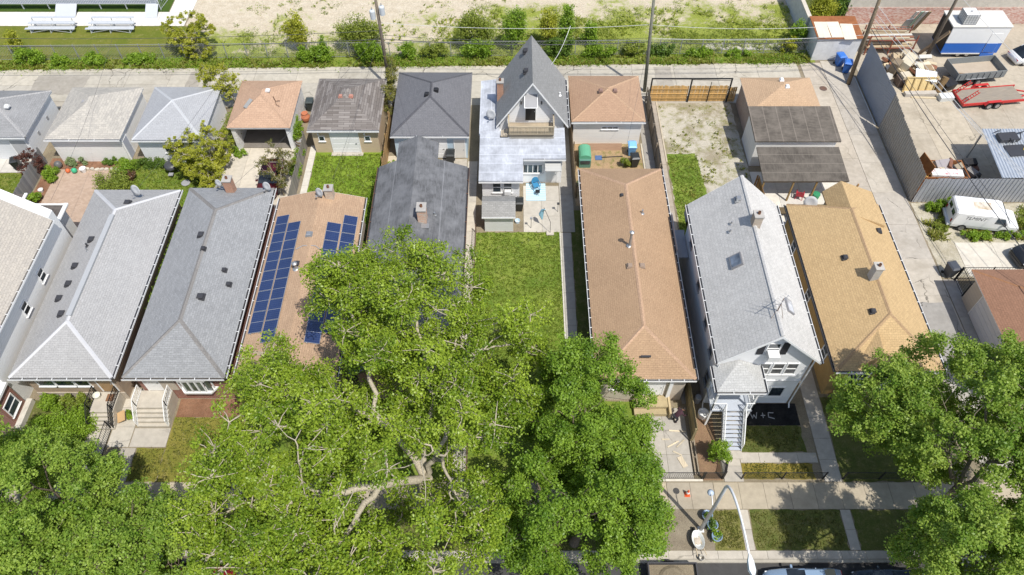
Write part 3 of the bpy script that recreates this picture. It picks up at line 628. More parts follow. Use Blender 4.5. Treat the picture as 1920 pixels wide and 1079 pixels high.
MB().tube([(-15.7, 34.7, cz(-15.7) + .06), (-15.2, 34.95, cz(-15.2) + .06), (-14.3, 34.95, cz(-14.3) + .06), (-13.8, 34.6, cz(-13.8) + .06)], .03, 5).build('conduit', GREY, r)
vent(r, -14.9, 36.0, cz(-14.9) + .03, .4, .18, STEEL); pipe_vent(r, -15.35, 32.9, cz(-15.3), .5, .1, STEEL, True); vent(r, -15.35, 33.3, cz(-15.3), .4, .22, DARK)
chimney(r, -13.95, 40.0, 3.3, 5.15, .6, .6, bricks((.62, .54, .42), (.52, .36, .26))); dish('pale dish clamped to the cream chimney of the solar-panel house', -14.55, 39.9, 4.1, R(240), .42, .8)
# --- D: charcoal gable roof
RD = rollroof((.135, .137, .143), 80.0, True, .4)
t = thing('brick_house', 'long house with charcoal gable roof and narrower gabled rear extension', 'house', (-7, 24.8, 0))
MB().box(-10.2, 24.85, 0, -3.95, 43.1, 3.85).build('wall', bricks((.30, .16, .11), (.24, .13, .09)), t); MB().box(-8.75, 43.1, 0, -6.25, 45.2, 3.84).build('rear_wall', siding((.55, .55, .54)), t)
def dgable(y0_, y1_, xl, xr, ze, nm):
    return gable_roof(t, xl, xr, y0_, y1_, ze, 5.45, rx=-7.5, mat=RD, name=nm, fmat=paint((.14, .12, .10), .8, .3))
r = dgable(24.4, 43.5, -10.6, -3.55, 4.0, 'roof'); dgable(43.5, 45.55, -9.15, -5.9, 4.69, 'rear_roof')
MB().faces([(-10.2, 43.1, 3.85), (-3.95, 43.1, 3.85), (-7.5, 43.1, 5.28), (-10.2, 42.8, 3.85), (-3.95, 42.8, 3.85), (-7.5, 42.8, 5.28)], [(0, 1, 2), (5, 4, 3), (0, 3, 4, 1), (1, 4, 5, 2), (2, 5, 3, 0)]).build('gable', WHITE2, t)
chimney(r, -6.55, 36.9, 4.6, 6.35, .62, .8, bricks((.50, .42, .34), (.55, .28, .17), (.6, .57, .52)), flues=1)
MB().box(-6.95, 36.0, 5.05, -6.05, 36.45, 5.13).build('flashing', STEEL, r); pipe_vent(r, -5.75, 37.6, 4.75, .3, .07)
for s in 'WE': gutter(t, s, -10.6, -3.55, 24.4, 43.5, 4.0, rusty((.16, .10, .07), amt=.3), 1.4)
# --- E: rear white frame house with steep roof, silver low roofs, deck
SID = siding((.83, .83, .83), .2, .08); RE = shingle((.27, .27, .265), var=.25, stain=.15, seed=5.)
SILV = rollroof((.44, .46, .50), .95, True, .30, 1.0)
t = thing('white_rear_house', 'white sided rear house with steep grey gable, silver lower roofs and a deck', 'house', (1.5, 48, 0))
MB().box(-1.0, 49.3, 0, 4.4, 54.9, 3.5).build('wall', SID, t)
MB().faces([(-1.0, 49.3, 3.5), (4.4, 49.3, 3.5), (1.7, 49.3, 7.45), (-1.0, 54.9, 3.5), (4.4, 54.9, 3.5), (1.7, 54.9, 7.45)], [(0, 1, 2), (5, 4, 3), (1, 4, 5, 2), (2, 5, 3, 0), (0, 3, 4, 1)]).build('gable', SID, t)
r = gable_roof(t, -1.35, 4.78, 48.85, 55.2, 3.55, 8.05, rx=1.66, mat=RE, th=.16)
for y in (53.9, 51.2): vent(r, 1.15, y, 7.32, .4, .3, DARK)
pipe_vent(r, 4.1, 51.6, 4.6, .3, .06, WHITE); gutter(t, 'E', -1.35, 4.78, 48.85, 55.2, 3.55)
chimney(r, -1.02, 52.2, 3.2, 5.6, .55, .55, OBRICK)
# low roofs
MB().box(-2.55, 48.9, 0, -1.02, 55.3, 2.95).build('side_wing_wall', SID, t); MB().faces([(-2.8, 48.4, 3.0), (-1.05, 48.4, 3.25), (-1.05, 55.6, 3.25), (-2.8, 55.6, 3.0), (-2.8, 48.4, 2.88), (-1.05, 48.4, 2.88), (-1.05, 55.6, 2.88), (-2.8, 55.6, 2.88)], [(0, 1, 2, 3), (7, 6, 5, 4), (0, 4, 5, 1), (1, 5, 6, 2), (2, 6, 7, 3), (3, 7, 4, 0)]).build('side_wing_roof', SILV, t)
MB().box(-2.45, 43.4, 0, .62, 49.28, 2.8).build('rear_wing_wall', SID, t); MB().box(.622, 45.7, 0, 4.2, 49.28, 2.8).build('rear_wing_wall', SID, t)
def slab_roof(pts, th, nm, mat):
    n = len(pts); MB().faces([p for p in pts] + [(p[0], p[1], p[2] - th) for p in pts], [tuple(range(n)), tuple(range(2 * n - 1, n - 1, -1))] + [(i, n + i, n + (i + 1) % n, (i + 1) % n) for i in range(n)]).build(nm, mat, t)
sl = lambda y: 2.88 + .09 * (y - 43)
slab_roof([(-2.7, 43.05, sl(43.05)), (.9, 43.05, sl(43.05)), (.9, 45.4, sl(45.4)), (4.45, 45.4, sl(45.4)), (4.45, 48.84, sl(48.84)), (-2.7, 48.38, sl(48.38))], .14, 'rear_wing_roof', SILV)
for x0_, x1_, y_ in ((-2.7, .9, 43.05), (.95, 4.45, 45.4)): gutter(t, 'S', x0_, x1_, y_, y_ + 1, sl(y_) - .02, hang=1.4)
window(t, 'S', (-1.25, 43.4), 1.2, .75, 1.2); wn_ = window(t, 'S', (-.35, 43.4), 1.2, .75, 1.2); wbox(MB(), 'S', (-.35, 43.4), -.27, .27, .06, .38, 1.22, 1.6).build('air_conditioner', WHITE2, wn_)
window(t, 'S', (1.75, 45.7), 1.15, 1.7, 1.05, 4, False); door(t, 'S', (3.35, 45.7), .12, .85, 2.05, WHITE2)
aw = MB().faces([(2.75, 45.68, 2.62), (4.05, 45.68, 2.62), (4.05, 44.75, 2.3), (2.75, 44.75, 2.3), (2.75, 45.68, 2.57), (4.05, 45.68, 2.57), (4.05, 44.75, 2.25), (2.75, 44.75, 2.25)], [(0, 1, 2, 3), (7, 6, 5, 4), (0, 4, 5, 1), (1, 5, 6, 2), (2, 6, 7, 3), (3, 7, 4, 0)])
aw = aw.build('door_awning', siding((.42, .42, .40), .15), t); MB().tube([(2.78, 44.68, 2.28), (2.78, 45.69, 1.7)], .02, 5).tube([(4.02, 44.68, 2.28), (4.02, 45.69, 1.7)], .02, 5).build('awning_bracket', DARK, aw)
# gable door, awning and deck
door(t, 'S', (1.55, 49.3), 3.85, .85, 2.0, BLACK); MB().faces([(1.02, 49.28, 6.55), (2.08, 49.28, 6.55), (2.08, 48.4, 5.9), (1.02, 48.4, 5.9), (1.02, 49.28, 6.5), (2.08, 49.28, 6.5), (2.08, 48.4, 5.85), (1.02, 48.4, 5.85)], [(0, 1, 2, 3), (7, 6, 5, 4), (0, 4, 5, 1), (1, 5, 6, 2), (2, 6, 7, 3), (3, 7, 4, 0)]).build('door_awning', paint((.26, .26, .27), .5, .2), t)
MB().bar((1.02, 48.38, 5.9), (1.02, 49.27, 6.58), .05, .05).bar((2.08, 48.38, 5.9), (2.08, 49.27, 6.58), .05, .05).bar((1.0, 48.38, 5.88), (2.1, 48.38, 5.88), .05, .05).build('awning_frame', WHITE, t)
for x in (.75, 2.45): wbox(MB(), 'S', (x, 49.3), -.05, .05, 0, .14, 5.6, 5.85).build('wall_lamp', DARK, t)
dk = MB().box(-.3, 47.65, 3.50, 3.5, 49.27, 3.60).build('deck', wood((.30, .26, .20), 'X', .3, .4), t)
pm = MB().box(-1.88, -.058, 0, 1.88, .058, .03).mesh('deck_plank', [wood((.36, .30, .22), 'X', .35, .5)])
for i in range(13): inst(pm, 'deck_plank', dk, (1.6, 47.72 + i * .122, 3.602))
rl = MB()
for a_, b2 in (((-.28, 47.62), (3.48, 47.62)), ((-.28, 47.62), (-.28, 49.2)), ((3.48, 47.62), (3.48, 49.2))):
    rl.bar((a_[0], a_[1], 4.55), (b2[0], b2[1], 4.55), .12, .05); rl.bar((a_[0], a_[1], 3.75), (b2[0], b2[1], 3.75), .05, .07)
rl.build('deck_rail', wood((.42, .36, .26), 'X', .2, .4), dk)
pk = MB().box(-.022, -.022, 0, .022, .022, .76).mesh('baluster', [wood((.45, .39, .28), 'Z', .2, .3)])
for i in range(34): inst(pk, 'baluster', dk, (-.22 + i * .112, 47.62, 3.77))
for i in range(12): inst(pk, 'baluster', dk, (-.28, 47.75 + i * .12, 3.77)); inst(pk, 'baluster', dk, (3.48, 47.75 + i * .12, 3.77))
lt = MB()
for i in range(40):
    x = -.28 + i * .1; lt.bar((x, 47.60, 3.5), (min(x + .35, 3.5), 47.60, 3.5 - min(.35, max(.02, 3.5 - x))), .012, .03); lt.bar((x, 47.585, 3.16), (min(x + .35, 3.5), 47.585, 3.16 + min(.35, max(.02, 3.5 - x))), .012, .03)
lt.build('lattice', wood((.46, .42, .34), 'X', .2, .3), dk)
st = MB()
for i in range(4): st.box(-1.0, 47.7 + i * .0, 3.32 + i * 0, -.35, 47.9, 3.36)
for i in range(3): st.box(-.95 + i * .2, 47.75, 3.3, -.95 + i * .2 + .2, 48.5, 3.42 + i * .1)
st.build('deck_step', wood((.40, .35, .28), 'X', .3, .4), dk)
dish('large grey dish standing on the silver side roof of the white rear house', -1.75, 50.3, 3.2, R(255), .5, .5)
# --- F: brown hip roof
RF = shingle((.37, .25, .155), (.32, .21, .13), bw=.3, rh=.15, var=.2, stain=.32, seed=7.)
Fh = dict(x0=5.45, x1=12.0, y0=24.3, y1=43.7, ez=3.6, rz=4.95, ya=27.6, yb=40.6)
t = thing('brick_house', 'long one-storey house with tan-brown hipped roof and one tall metal flue', 'house', (8.7, 24.7, 0))
MB().box(5.85, 24.75, 0, 11.6, 43.3, 3.46).build('wall', bricks((.55, .47, .37), (.48, .41, .32)), t)
r = hip_roof(t, **Fh, mat=RF, cap=shingle((.45, .30, .20), bw=.3, rh=.2, var=.2), capr=.14)
for s in 'WES': gutter(t, s, 5.45, 12.0, 24.3, 43.7, 3.6, hang=.8)
pipe_vent(r, 8.45, 34.6, roof_z(8.45, 34.6, **Fh), 1.35, .09, STEEL, True, 'flue_pipe'); pipe_vent(r, 9.75, 38.0, roof_z(9.75, 38, **Fh), .35, .07)
for x in (8.3, 9.15): vent(r, x, 32.75, roof_z(x, 32.75, **Fh) + .03, .36, .16, paint((.28, .21, .16), .8))
vent(r, 8.35, 39.6, roof_z(8.35, 39.6, **Fh) + .03, .22, .12, DARK); MB().box(8.4, 25.5, 4.32, 9.05, 25.62, 4.42).build('roof_slot', DARK, r)
door(t, 'S', (9.6, 24.75), .75, 1.15, 2.2, WHITE, handle=True); window(t, 'S', (7.4, 24.75), 1.5, 1.6, 1.3, 2); wbox(MB(), 'S', (10.6, 24.75), -.12, .12, 0, .2, 0, 3.4).build('porch_post', WHITE, t)
s_ = thing('entry_steps', 'fresh beige plywood-formed entry steps in front of the tan-brown roof', 'steps', (9.5, 24, 0)); PLY = concrete((.42, .34, .20), 0, .2)
MB().box(8.3, 23.85, 0, 10.6, 24.72, .66).build('landing', PLY, s_); MB().box(8.3, 23.45, 0, 10.6, 23.848, .36).build('step', PLY, s_); MB().box(10.61, 23.3, 0, 10.75, 24.72, .75).build('form_board', wood((.52, .42, .26), 'Y'), s_)
# --- W: white two-storey frame house
RW = shingle((.53, .515, .49), var=.2, stain=.3, seed=9., rh=.22, mort=.45)
t = thing('white_frame_house', 'white two-storey frame house with pale grey gable roof and black-shuttered attic window', 'house', (16, 24.5, 0)); SW = siding((.84, .84, .845), .18, .05)
MB().box(13.15, 24.5, 0, 18.9, 37.2, 5.95).build('wall', SW, t)
MB().faces([(13.15, 24.5, 5.95), (18.9, 24.5, 5.95), (16.03, 24.5, 8.68), (13.15, 37.2, 5.95), (18.9, 37.2, 5.95), (16.03, 37.2, 8.68)], [(0, 1, 2), (5, 4, 3), (0, 3, 4, 1), (1, 4, 5, 2), (2, 5, 3, 0)]).build('gable', SW, t)
r = gable_roof(t, 12.8, 19.27, 24.1, 37.5, 6.0, 9.0, rx=16.05, mat=RW, cap=RW)
for s in 'WE': gutter(t, s, 12.8, 19.27, 24.1, 37.5, 6.0)
def wz(x): return 6 + 3 * (1 - abs(x - 16.05) / 3.24)
k = 3 / 3.25; nrm = Vector((-k, 0, 1)).normalized(); axx = Vector((1, 0, k)).normalized(); 
for (cx, cy, hw, hl) in ((14.75, 30.75, .42, .5),):
    c = Vector((cx, cy, wz(cx))); o = MB().obox(c + nrm * .06, axx * hw, Vector((0, hl, 0)), nrm * .09).build('skylight', paint((.20, .20, .21), .5), r); MB().obox(c + nrm * .155, axx * (hw - .08), Vector((0, hl - .08, 0)), nrm * .006).build('pane', glass((.10, .12, .15), .05), o)
c = Vector((17.35, 27.1, wz(17.35))); n2 = Vector((k, 0, 1)).normalized(); a2 = Vector((1, 0, -k)).normalized(); o = MB().obox(c + n2 * .05, a2 * .35, Vector((0, .5, 0)), n2 * .07).build('skylight', paint((.25, .25, .26), .5), r); MB().obox(c + n2 * .122, a2 * .28, Vector((0, .42, 0)), n2 * .006).build('pane', glass((.3, .31, .33), .1), o)
chimney(r, 16.15, 33.1, 8.0, 9.75, .55, .6, bricks((.50, .42, .33), (.42, .33, .25)), flues=1)
vent(r, 15.55, 35.6, wz(15.55), .4, .25, STEEL); pipe_vent(r, 14.75, 33.3, wz(14.75), .25, .06, STEEL); pipe_vent(r, 14.9, 33.9, wz(14.9), .25, .05, STEEL)
window(t, 'S', (16.05, 24.5), 6.45, .85, 1.2); 
for sx in (-1, 1): wbox(MB(), 'S', (16.05 + sx * .72, 24.5), -.21, .21, 0, .05, 6.4, 7.7).build('shutter', paint((.03, .03, .035), .6), t)
wbox(MB(), 'S', (16.05, 24.5), -.35, .35, .056, .62, 6.5, 6.95).build('air_conditioner', WHITE2, t)
for x in (16.1, 16.98, 17.86): window(t, 'S', (x, 24.5), 3.95, .78, 1.35, gm=glass((.10, .10, .10), .08))
window(t, 'S', (17.75, 24.5), 1.0, 1.0, 1.25, 1, False); window(t, 'S', (16.5, 24.5), 1.0, 1.1, 1.25, 4, False); door(t, 'S', (14.1, 24.5), 2.25, .9, 2.05, WHITE2)
MB().box(15.9, 24.44, 3.1, 18.95, 24.498, 3.16).build('trim_band', WHITE2, t)
for (y, z) in ((35.3, 3.9), (31.6, 3.7), (28.4, 3.7), (26.2, 3.6), (25.3, 1.4)): window(t, 'W', (13.15, y), z, .75, 1.3, fmat=GREY)
downspout(t, 13.05, 24.3, 5.9); downspout(t, 18.98, 24.35, 5.9)
p_ = hip_roof(t, 12.75, 15.8, 22.6, 24.48, 5.0, 5.75, 24.45, 24.46, mat=shingle((.42, .42, .41), rh=.16, var=.2, seed=4.), name='porch_roof'); 
for s in 'SWE': gutter(t, s, 12.75, 15.8, 22.6, 24.46, 5.0, name='porch_gutter')
GP = paint((.42, .45, .50), .6, .12)
s_ = thing('porch_stairs', 'grey painted wooden porch with long straight stair and white railings', 'steps', (14.4, 22, 0))
MB().box(12.95, 22.75, 2.1, 15.65, 24.46, 2.22).build('porch_floor', GP, s_)
for x in (13.05, 15.55): MB().box(x - .06, 22.8, 0, x + .06, 22.92, 4.85).build('porch_post', WHITE, s_)
for i in range(9):
    z = 2.22 - (i + 1) * .222; y = 22.74 - i * .2; MB().box(13.85, y - .235, z - .045, 15.05, y, z).build('tread', GP, s_); MB().box(13.86, y - .03, z - .22, 15.04, y - .008, z - .05).build('riser', GP, s_)
for x in (13.8, 15.1): MB().bar((x, 22.74, 2.02), (x, 20.95, .08), .05, .24).build('stringer', GP, s_); railing(s_, [(x, 22.74, 2.22), (x, 20.95, .15)], .9, WHITE, .11)
railing(s_, [(15.1, 22.78, 2.22), (15.6, 22.78, 2.22), (15.6, 24.4, 2.22)], .9, WHITE, .12); railing(s_, [(13.0, 24.4, 2.22), (13.0, 22.78, 2.22), (13.8, 22.78, 2.22)], .9, WHITE, .12); slp = MB().box(13.75, 20.35, 0, 15.15, 20.93, .09); slp.build('foot_slab', CONC, s_)
# rear stair of the white house
s_ = thing('rear_stairs', 'grey wooden rear stairs with landing between the brown roof and the white house', 'steps', (12.6, 37, 0)); GW = paint((.33, .34, .36), .7, .2)
MB().box(12.12, 35.0, 2.9, 13.1, 37.6, 3.0).build('landing', GW, s_)
for a_, b2 in (((12.12, 37.6), (12.12, 35.0)), ((12.95, 38.6), (12.15, 37.65)), ((13.4, 39.4), (13.4, 37.65)), ((14.6, 38.4), (13.4, 37.7))):
    MB().box(min(a_[0], b2[0]) - .02, min(a_[1], b2[1]), 2.95, min(a_[0], b2[0]) + .03, max(a_[1], b2[1]), 3.95).build('screen', GW, s_)
for i in range(10): MB().box(12.2, 37.62 + i * .22, 2.75 - i * .27, 13.2, 37.86 + i * .22, 2.8 - i * .27).build('tread', GW, s_)
MB().box(12.15, 35.1, 0, 12.25, 35.2, 2.9).box(12.15, 37.45, 0, 12.25, 37.55, 2.9).build('post', GW, s_)
# television antenna on the ridge
an = thing('tv_antenna', 'rusty television antenna on the ridge of the white two-storey house', 'antenna', (16.05, 25.6, 9)); 
MB().cyl((16.05, 25.9, 8.95), (16.05, 25.9, 10.3), .025, n=6).tube([(15.7, 25.6, 8.7), (16.05, 25.9, 9.8)], .015, 4).tube([(16.4, 25.6, 8.7), (16.05, 25.9, 9.8)], .015, 4).tube([(16.05, 26.4, 9.0), (16.05, 25.9, 9.8)], .015, 4).build('mast', rusty((.25, .2, .16)), an)
mb = MB().bar((15.7, 25.5, 10.1), (16.5, 26.3, 10.1), .03, .03)
for i in range(6): f = i / 5; x = 15.75 + .7 * f; y = 25.55 + .7 * f; l = .34 - .16 * f; mb.tube([(x - l, y + l, 10.12), (x + l, y - l, 10.12)], .009, 4)
mb.build('elements', STEEL, an)
# --- T: tan hip roof
RT = shingle((.48, .34, .18), (.39, .27, .14), bw=.3, rh=.16, var=.22, stain=.12, seed=11.)
Th = dict(x0=21.1, x1=28.2, y0=24.8, y1=39.6, ez=3.8, rz=5.5, ya=28.2, yb=37.6); t = thing('brick_house', 'one-storey yellow brick house with bright tan shingled roof beside the side alley', 'house', (24.6, 25.2, 0))
MB().box(21.5, 25.2, 0, 27.85, 39.2, 3.66).build('wall', bricks((.42, .27, .10), (.35, .22, .08), (.30, .22, .12)), t); r = hip_roof(t, **Th, rx=25.0, mat=RT, cap=shingle((.38, .26, .15), bw=.3, rh=.2, var=.2), capr=.12)
MB().box(24.3, 39.2, 0, 27.4, 40.1, 3.66).build('rear_wall', YBRICK, t); gable_roof(t, 23.95, 27.75, 37.0, 40.45, 4.3, 5.47, rx=25.0, mat=RT, name='rear_roof', fmat=RT)
MB().faces([(22.3, 25.0, 3.86), (24.0, 25.3, 4.95), (24.1, 27.3, 5.02), (24.05, 25.3, 4.02), (24.1, 26.6, 4.6)], [(0, 1, 2), (1, 3, 4, 2), (0, 3, 1), (0, 2, 4, 3)]).build('front_gablet', RT, t)
for s in 'WSE': gutter(t, s, 21.1, 28.2, 24.8, 39.6, 3.8, DARK if s == 'W' else None)
chimney(r, 24.75, 31.3, 4.9, 6.55, .5, .6, bricks((.46, .45, .42), (.40, .38, .34)))
for (x, y) in ((23.6, 33.4), (24.1, 28.6), (27.0, 36.3)): vent(r, x, y, roof_z(x, y, **Th) + .03, .36, .2, DARK)
for (y, z) in ((36.6, 1.6), (32.0, 1.6), (27.2, 1.6)): window(t, 'W', (21.5, y), z, .8, 1.3)
window(t, 'S', (23.2, 25.2), 1.4, 1.4, 1.4, 2); door(t, 'S', (25.6, 25.2), .6, .95, 2.1, WHITE2)
dish('big round dish on the rear eave of the bright tan roof', 22.75, 39.35, 3.95, R(250), .6, .45)
# --- L0: white sided two-storey at the left edge
t = thing('white_frame_house', 'tall white sided house cut by the left edge, cream shingle roof', 'house', (-36.5, 25, 0)); SL = siding((.80, .80, .78), .2, .08)
MB().box(-39.6, 24.4, 0, -33.42, 37.0, 5.95).build('wall', SL, t)
MB().faces([(-39.6, 24.4, 5.95), (-33.42, 24.4, 5.95), (-36.5, 24.4, 8.6), (-39.6, 37, 5.95), (-33.42, 37, 5.95), (-36.5, 37, 8.6)], [(0, 1, 2), (5, 4, 3), (0, 3, 4, 1), (1, 4, 5, 2), (2, 5, 3, 0)]).build('gable', SL, t)
r = gable_roof(t, -39.95, -33.02, 24.1, 36.0, 6.0, 8.95, mat=shingle((.44, .40, .345), (.36, .33, .30), bw=.35, rh=.17, var=.3, stain=.15, seed=6.)); gutter(t, 'E', -39.95, -33.02, 24.1, 36.0, 6.0); vent(r, -35.6, 30.3, 8.1, .35, .2, DARK)
for y in (32.5, 29.6): window(t, 'E', (-33.42, y), 3.6, .8, 1.0)
MB().box(-38.0, 37.02, 0, -34.4, 39.2, 3.9).build('rear_wing', SL, t); DR = rollroof((.11, .095, .085), 1.0, True, .3); o = MB().box(-38.2, 37.02, 3.9, -34.05, 39.4, 4.0).build('rear_wing_roof', DR, t); MB().box(-34.28, 37.0, 4.0, -34.0, 39.45, 4.12).build('parapet', WHITE, o); MB().box(-38.2, 39.3, 4.0, -34.3, 39.45, 4.06).build('parapet', WHITE2, o)
MB().box(-42.0, 37.5, 0, -38.25, 40.8, 3.4).build('rear_wing', SL, t); o = MB().box(-42.2, 37.4, 3.4, -38.0, 41.0, 3.5).build('rear_wing_roof', DR, t); MB().box(-38.2, 39.46, 3.5, -37.98, 41.0, 3.6).build('parapet', WHITE, o)
MB().box(-36.4, 22.7, 0, -33.3, 24.38, 2.9).build('porch', bricks((.30, .11, .07), (.24, .09, .06)), t); MB().box(-36.5, 22.5, 2.9, -33.15, 24.38, 3.1).build('porch_roof', WHITE, t); window(t, 'E', (-33.3, 23.5), .9, 1.2, 1.3)
MB().box(-33.28, 22.4, 0, -32.9, 24.6, .45).build('planter_wall', CONCW, t)
# ------------------------------------------------------------------ garages
def garage(label, x0, x1, y0, y1, ez, rz, ya, yb, rmat, wmat, cap=None, rx=None, cat='garage', inset=.25, gut='S', name='garage'):
    t = thing(name, label, cat, ((x0 + x1) / 2, y0, 0)); MB().box(x0 + inset, y0 + inset, 0, x1 - inset, y1 - inset, ez - .13).build('wall', wmat, t)
    r = hip_roof(t, x0, x1, y0, y1, ez, rz, ya, yb, rx, rmat, cap=cap, capr=.11)
    for s in gut: gutter(t, s, x0, x1, y0, y1, ez, hang=2.0)
    return t, r
t, r = garage('grey-roofed garage at the left edge with white siding', -47.9, -41.45, 48.35, 54.5, 2.8, 4.2, 51.3, 51.6, shingle((.27, .27, .27), var=.25, stain=.5, seed=1.5), siding((.70, .71, .72), .25), RA)
window(t, 'S', (-45.6, 48.6), 1.2, .8, .8); door(t, 'S', (-42.6, 48.6), .05, 1.3, 2.15, paint((.45, .45, .45), .6, .3)); vent(r, -43.4, 50.9, 4.0, .3, .15, WHITE2)
for y in (50.3, 52.3): wbox(MB(), 'E', (-41.7, y), -.12, .12, 0, .06, 1.4, 1.7).build('wall_vent', GREY, t)
t, r = garage('white sided garage with cream mottled hipped roof behind the pink paver patio', -39.75, -33.3, 48.05, 54.95, 2.8, 4.25, 51.0, 51.9, shingle((.43, .40, .35), (.30, .285, .265), bw=.4, rh=.2, var=.4, stain=.1, seed=3.5), siding((.82, .80, .76), .22))
door(t, 'E', (-33.55, 49.0), .05, .85, 2.0, paint((.40, .42, .48), .6)); vent(r, -37.0, 51.5, 4.0, .25, .12, GREY)
t, r = garage('small pale grey pyramid-roofed garage behind the yellow-green shrub tree', -32.3, -26.3, 47.97, 55.0, 2.8, 4.2, 51.45, 51.46, shingle((.37, .375, .385), var=.14, stain=.2, seed=4.5), siding((.82, .82, .83), .2), paint((.46, .47, .48), .8))
window(t, 'S', (-29.2, 48.22), 1.15, 1.6, .9, 2, False)
# carport G3
t = thing('carport', 'open-fronted brown-roofed carport with white posts at the driveway end', 'carport', (-21.9, 49.5, 0)); CP = shingle((.45, .30, .205), (.38, .245, .165), bw=.4, rh=.2, var=.25, stain=.2, seed=8.5)
r = hip_roof(t, -24.6, -19.1, 49.5, 55.9, 2.8, 4.1, 52.3, 53.0, mat=CP, cap=CP, capr=.1); CW = bricks((.72, .71, .69), (.62, .60, .57), (.4, .39, .37), .4, .2)
MB().box(-24.4, 49.75, 0, -24.05, 50.6, 2.66).build('post', CW, t); MB().box(-19.65, 49.75, 0, -19.3, 50.6, 2.66).build('post', WHITE, t); MB().box(-24.4, 55.3, 0, -19.3, 55.6, 2.66).build('back_wall', CW, t); MB().box(-24.4, 50.62, 0, -24.2, 55.28, 2.66).build('side_wall', CW, t); MB().box(-19.5, 50.62, 0, -19.3, 55.28, 2.66).build('side_wall', CW, t)
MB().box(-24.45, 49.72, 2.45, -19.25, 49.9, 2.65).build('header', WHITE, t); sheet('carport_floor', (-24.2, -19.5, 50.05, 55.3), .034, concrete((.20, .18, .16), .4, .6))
dr = MB(); dr.obox((-22.9, 51.6, 3.72), (.22, .42, .12), (.16, -.1, .0), (0, 0, .02)); dr.build('torn_patch', paint((.28, .28, .27), .8), r); vent(r, -21.4, 53.0, 4.05, .3, .1, WHITE2)
br_ = MB().tube([(-20.9, 52.5, 3.78), (-20.6, 52.0, 3.66), (-20.3, 52.2, 3.55)], .03, 4).tube([(-20.6, 52.0, 3.66), (-20.5, 51.6, 3.6), (-20.2, 51.5, 3.5)], .025, 4).build('fallen_branch', bark((.14, .08, .05)), label='fallen dead branch lying on the brown carport roof', cat='branch')
t, r = garage('tan garage with dark streaky shingle roof and a white roll-up door', -17.62, -11.4, 49.2, 56.2, 2.8, 4.15, 52.4, 53.0, shingle((.115, .10, .09), (.27, .245, .225), bw=1.0, rh=.21, var=.6, mort=.5, stain=.1, seed=12.), siding((.58, .46, .32), .3))
door(t, 'S', (-14.6, 49.45), .05, 2.35, 2.2, WHITE, 4); MB().box(-16.0, 49.0, 0, -13.2, 49.43, .05).build('sill_slab', CONC, t)
for x in (-16.6, -12.6): window(t, 'S', (x, 49.45), 1.35, .55, .6, 1, False); wbox(MB(), 'S', (x - .2, 49.45), -.06, .06, 0, .15, 2.15, 2.3).build('lamp', WHITE, t)
for x in (-14.9, -14.0): vent(r, x, 52.2, 4.02, .3, .14, paint((.42, .20, .15), .7))
G5R = shingle((.16, .16, .17), var=.18, stain=.15, seed=13.)
t, r = garage('pale blue sided garage with slate-grey hipped roof', -10.4, -3.65, 48.5, 57.1, 2.8, 4.5, 51.6, 53.5, G5R, siding((.52, .64, .72), .2, .06), shingle((.10, .10, .11), bw=.3, rh=.2))
door(t, 'S', (-6.9, 48.75), .05, 2.4, 2.25, WHITE, 4); door(t, 'S', (-4.55, 48.75), .05, .85, 2.05, paint((.66, .64, .60), .6, .2))
for (x, y) in ((-7.35, 52.0), (-6.6, 52.6)): vent(r, x, y, 4.38, .36, .18, BLACK)
t, r = garage('white sided garage with light brown hipped roof and a three-pane slit window', 5.15, 11.6, 50.3, 56.6, 2.8, 4.2, 53.0, 53.1, shingle((.38, .25, .165), (.33, .21, .14), rh=.16, var=.2, stain=.15, seed=14.), siding((.80, .77, .72), .3), shingle((.43, .29, .19), bw=.3, rh=.2), gut='S')
window(t, 'S', (8.6, 50.55), 1.75, 1.5, .32, 3, False); 
for x in (7.75, 9.0): vent(r, x, 52.85, 4.12, .3, .14, paint((.24, .15, .12), .7))
t, r = garage('brick garage with orange-tan roof next to the timber gate', 20.85, 27.25, 51.6, 56.35, 2.8, 4.0, 53.9, 54.1, shingle((.46, .32, .205), (.40, .27, .17), rh=.16, var=.2, seed=15.), bricks((.40, .30, .24), (.33, .25, .20)), gut='')
for (x, y) in ((24.3, 53.7), (24.0, 54.6)): vent(r, x, y, 3.9, .3, .16, WHITE)
# shed with roll roof + patio cover
t = thing('storage_shed', 'white walled shed with sloping dark roll-roofing behind the patio cover', 'shed', (24, 47.6, 0)); DKR = rollroof((.125, .108, .09), 1.15, False, .4)
MB().box(20.75, 47.75, 0, 27.5, 51.2, 2.78).build('wall', siding((.72, .71, .69), .4, .1), t)
slab_roof([(20.5, 47.55, 3.05), (27.75, 47.55, 3.05), (27.65, 51.5, 3.5), (20.5, 51.5, 3.5)], .14, 'roof', DKR); MB().box(20.75, 47.75, 2.78, 27.5, 51.2, 2.9).build('wall_plate', WHITE, t)
t = thing('patio_cover', 'lean-to patio cover of dark rolled roofing on raw timber posts', 'patio cover', (24, 43.6, 0))
slab_roof([(20.5, 43.4, 2.5), (27.5, 43.4, 2.5), (27.4, 46.95, 2.95), (20.5, 46.95, 2.95)], .1, 'roof', rollroof((.11, .096, .08), .95, True, .4))
for x in (20.65, 23.1, 25.0, 27.3): MB().box(x - .06, 43.5, 0, x + .06, 43.62, 2.39).build('post', wood((.42, .28, .12), 'Z'), t)
MB().box(20.55, 43.48, 2.26, 27.45, 43.64, 2.385).build('beam', wood((.42, .28, .12), 'X'), t)
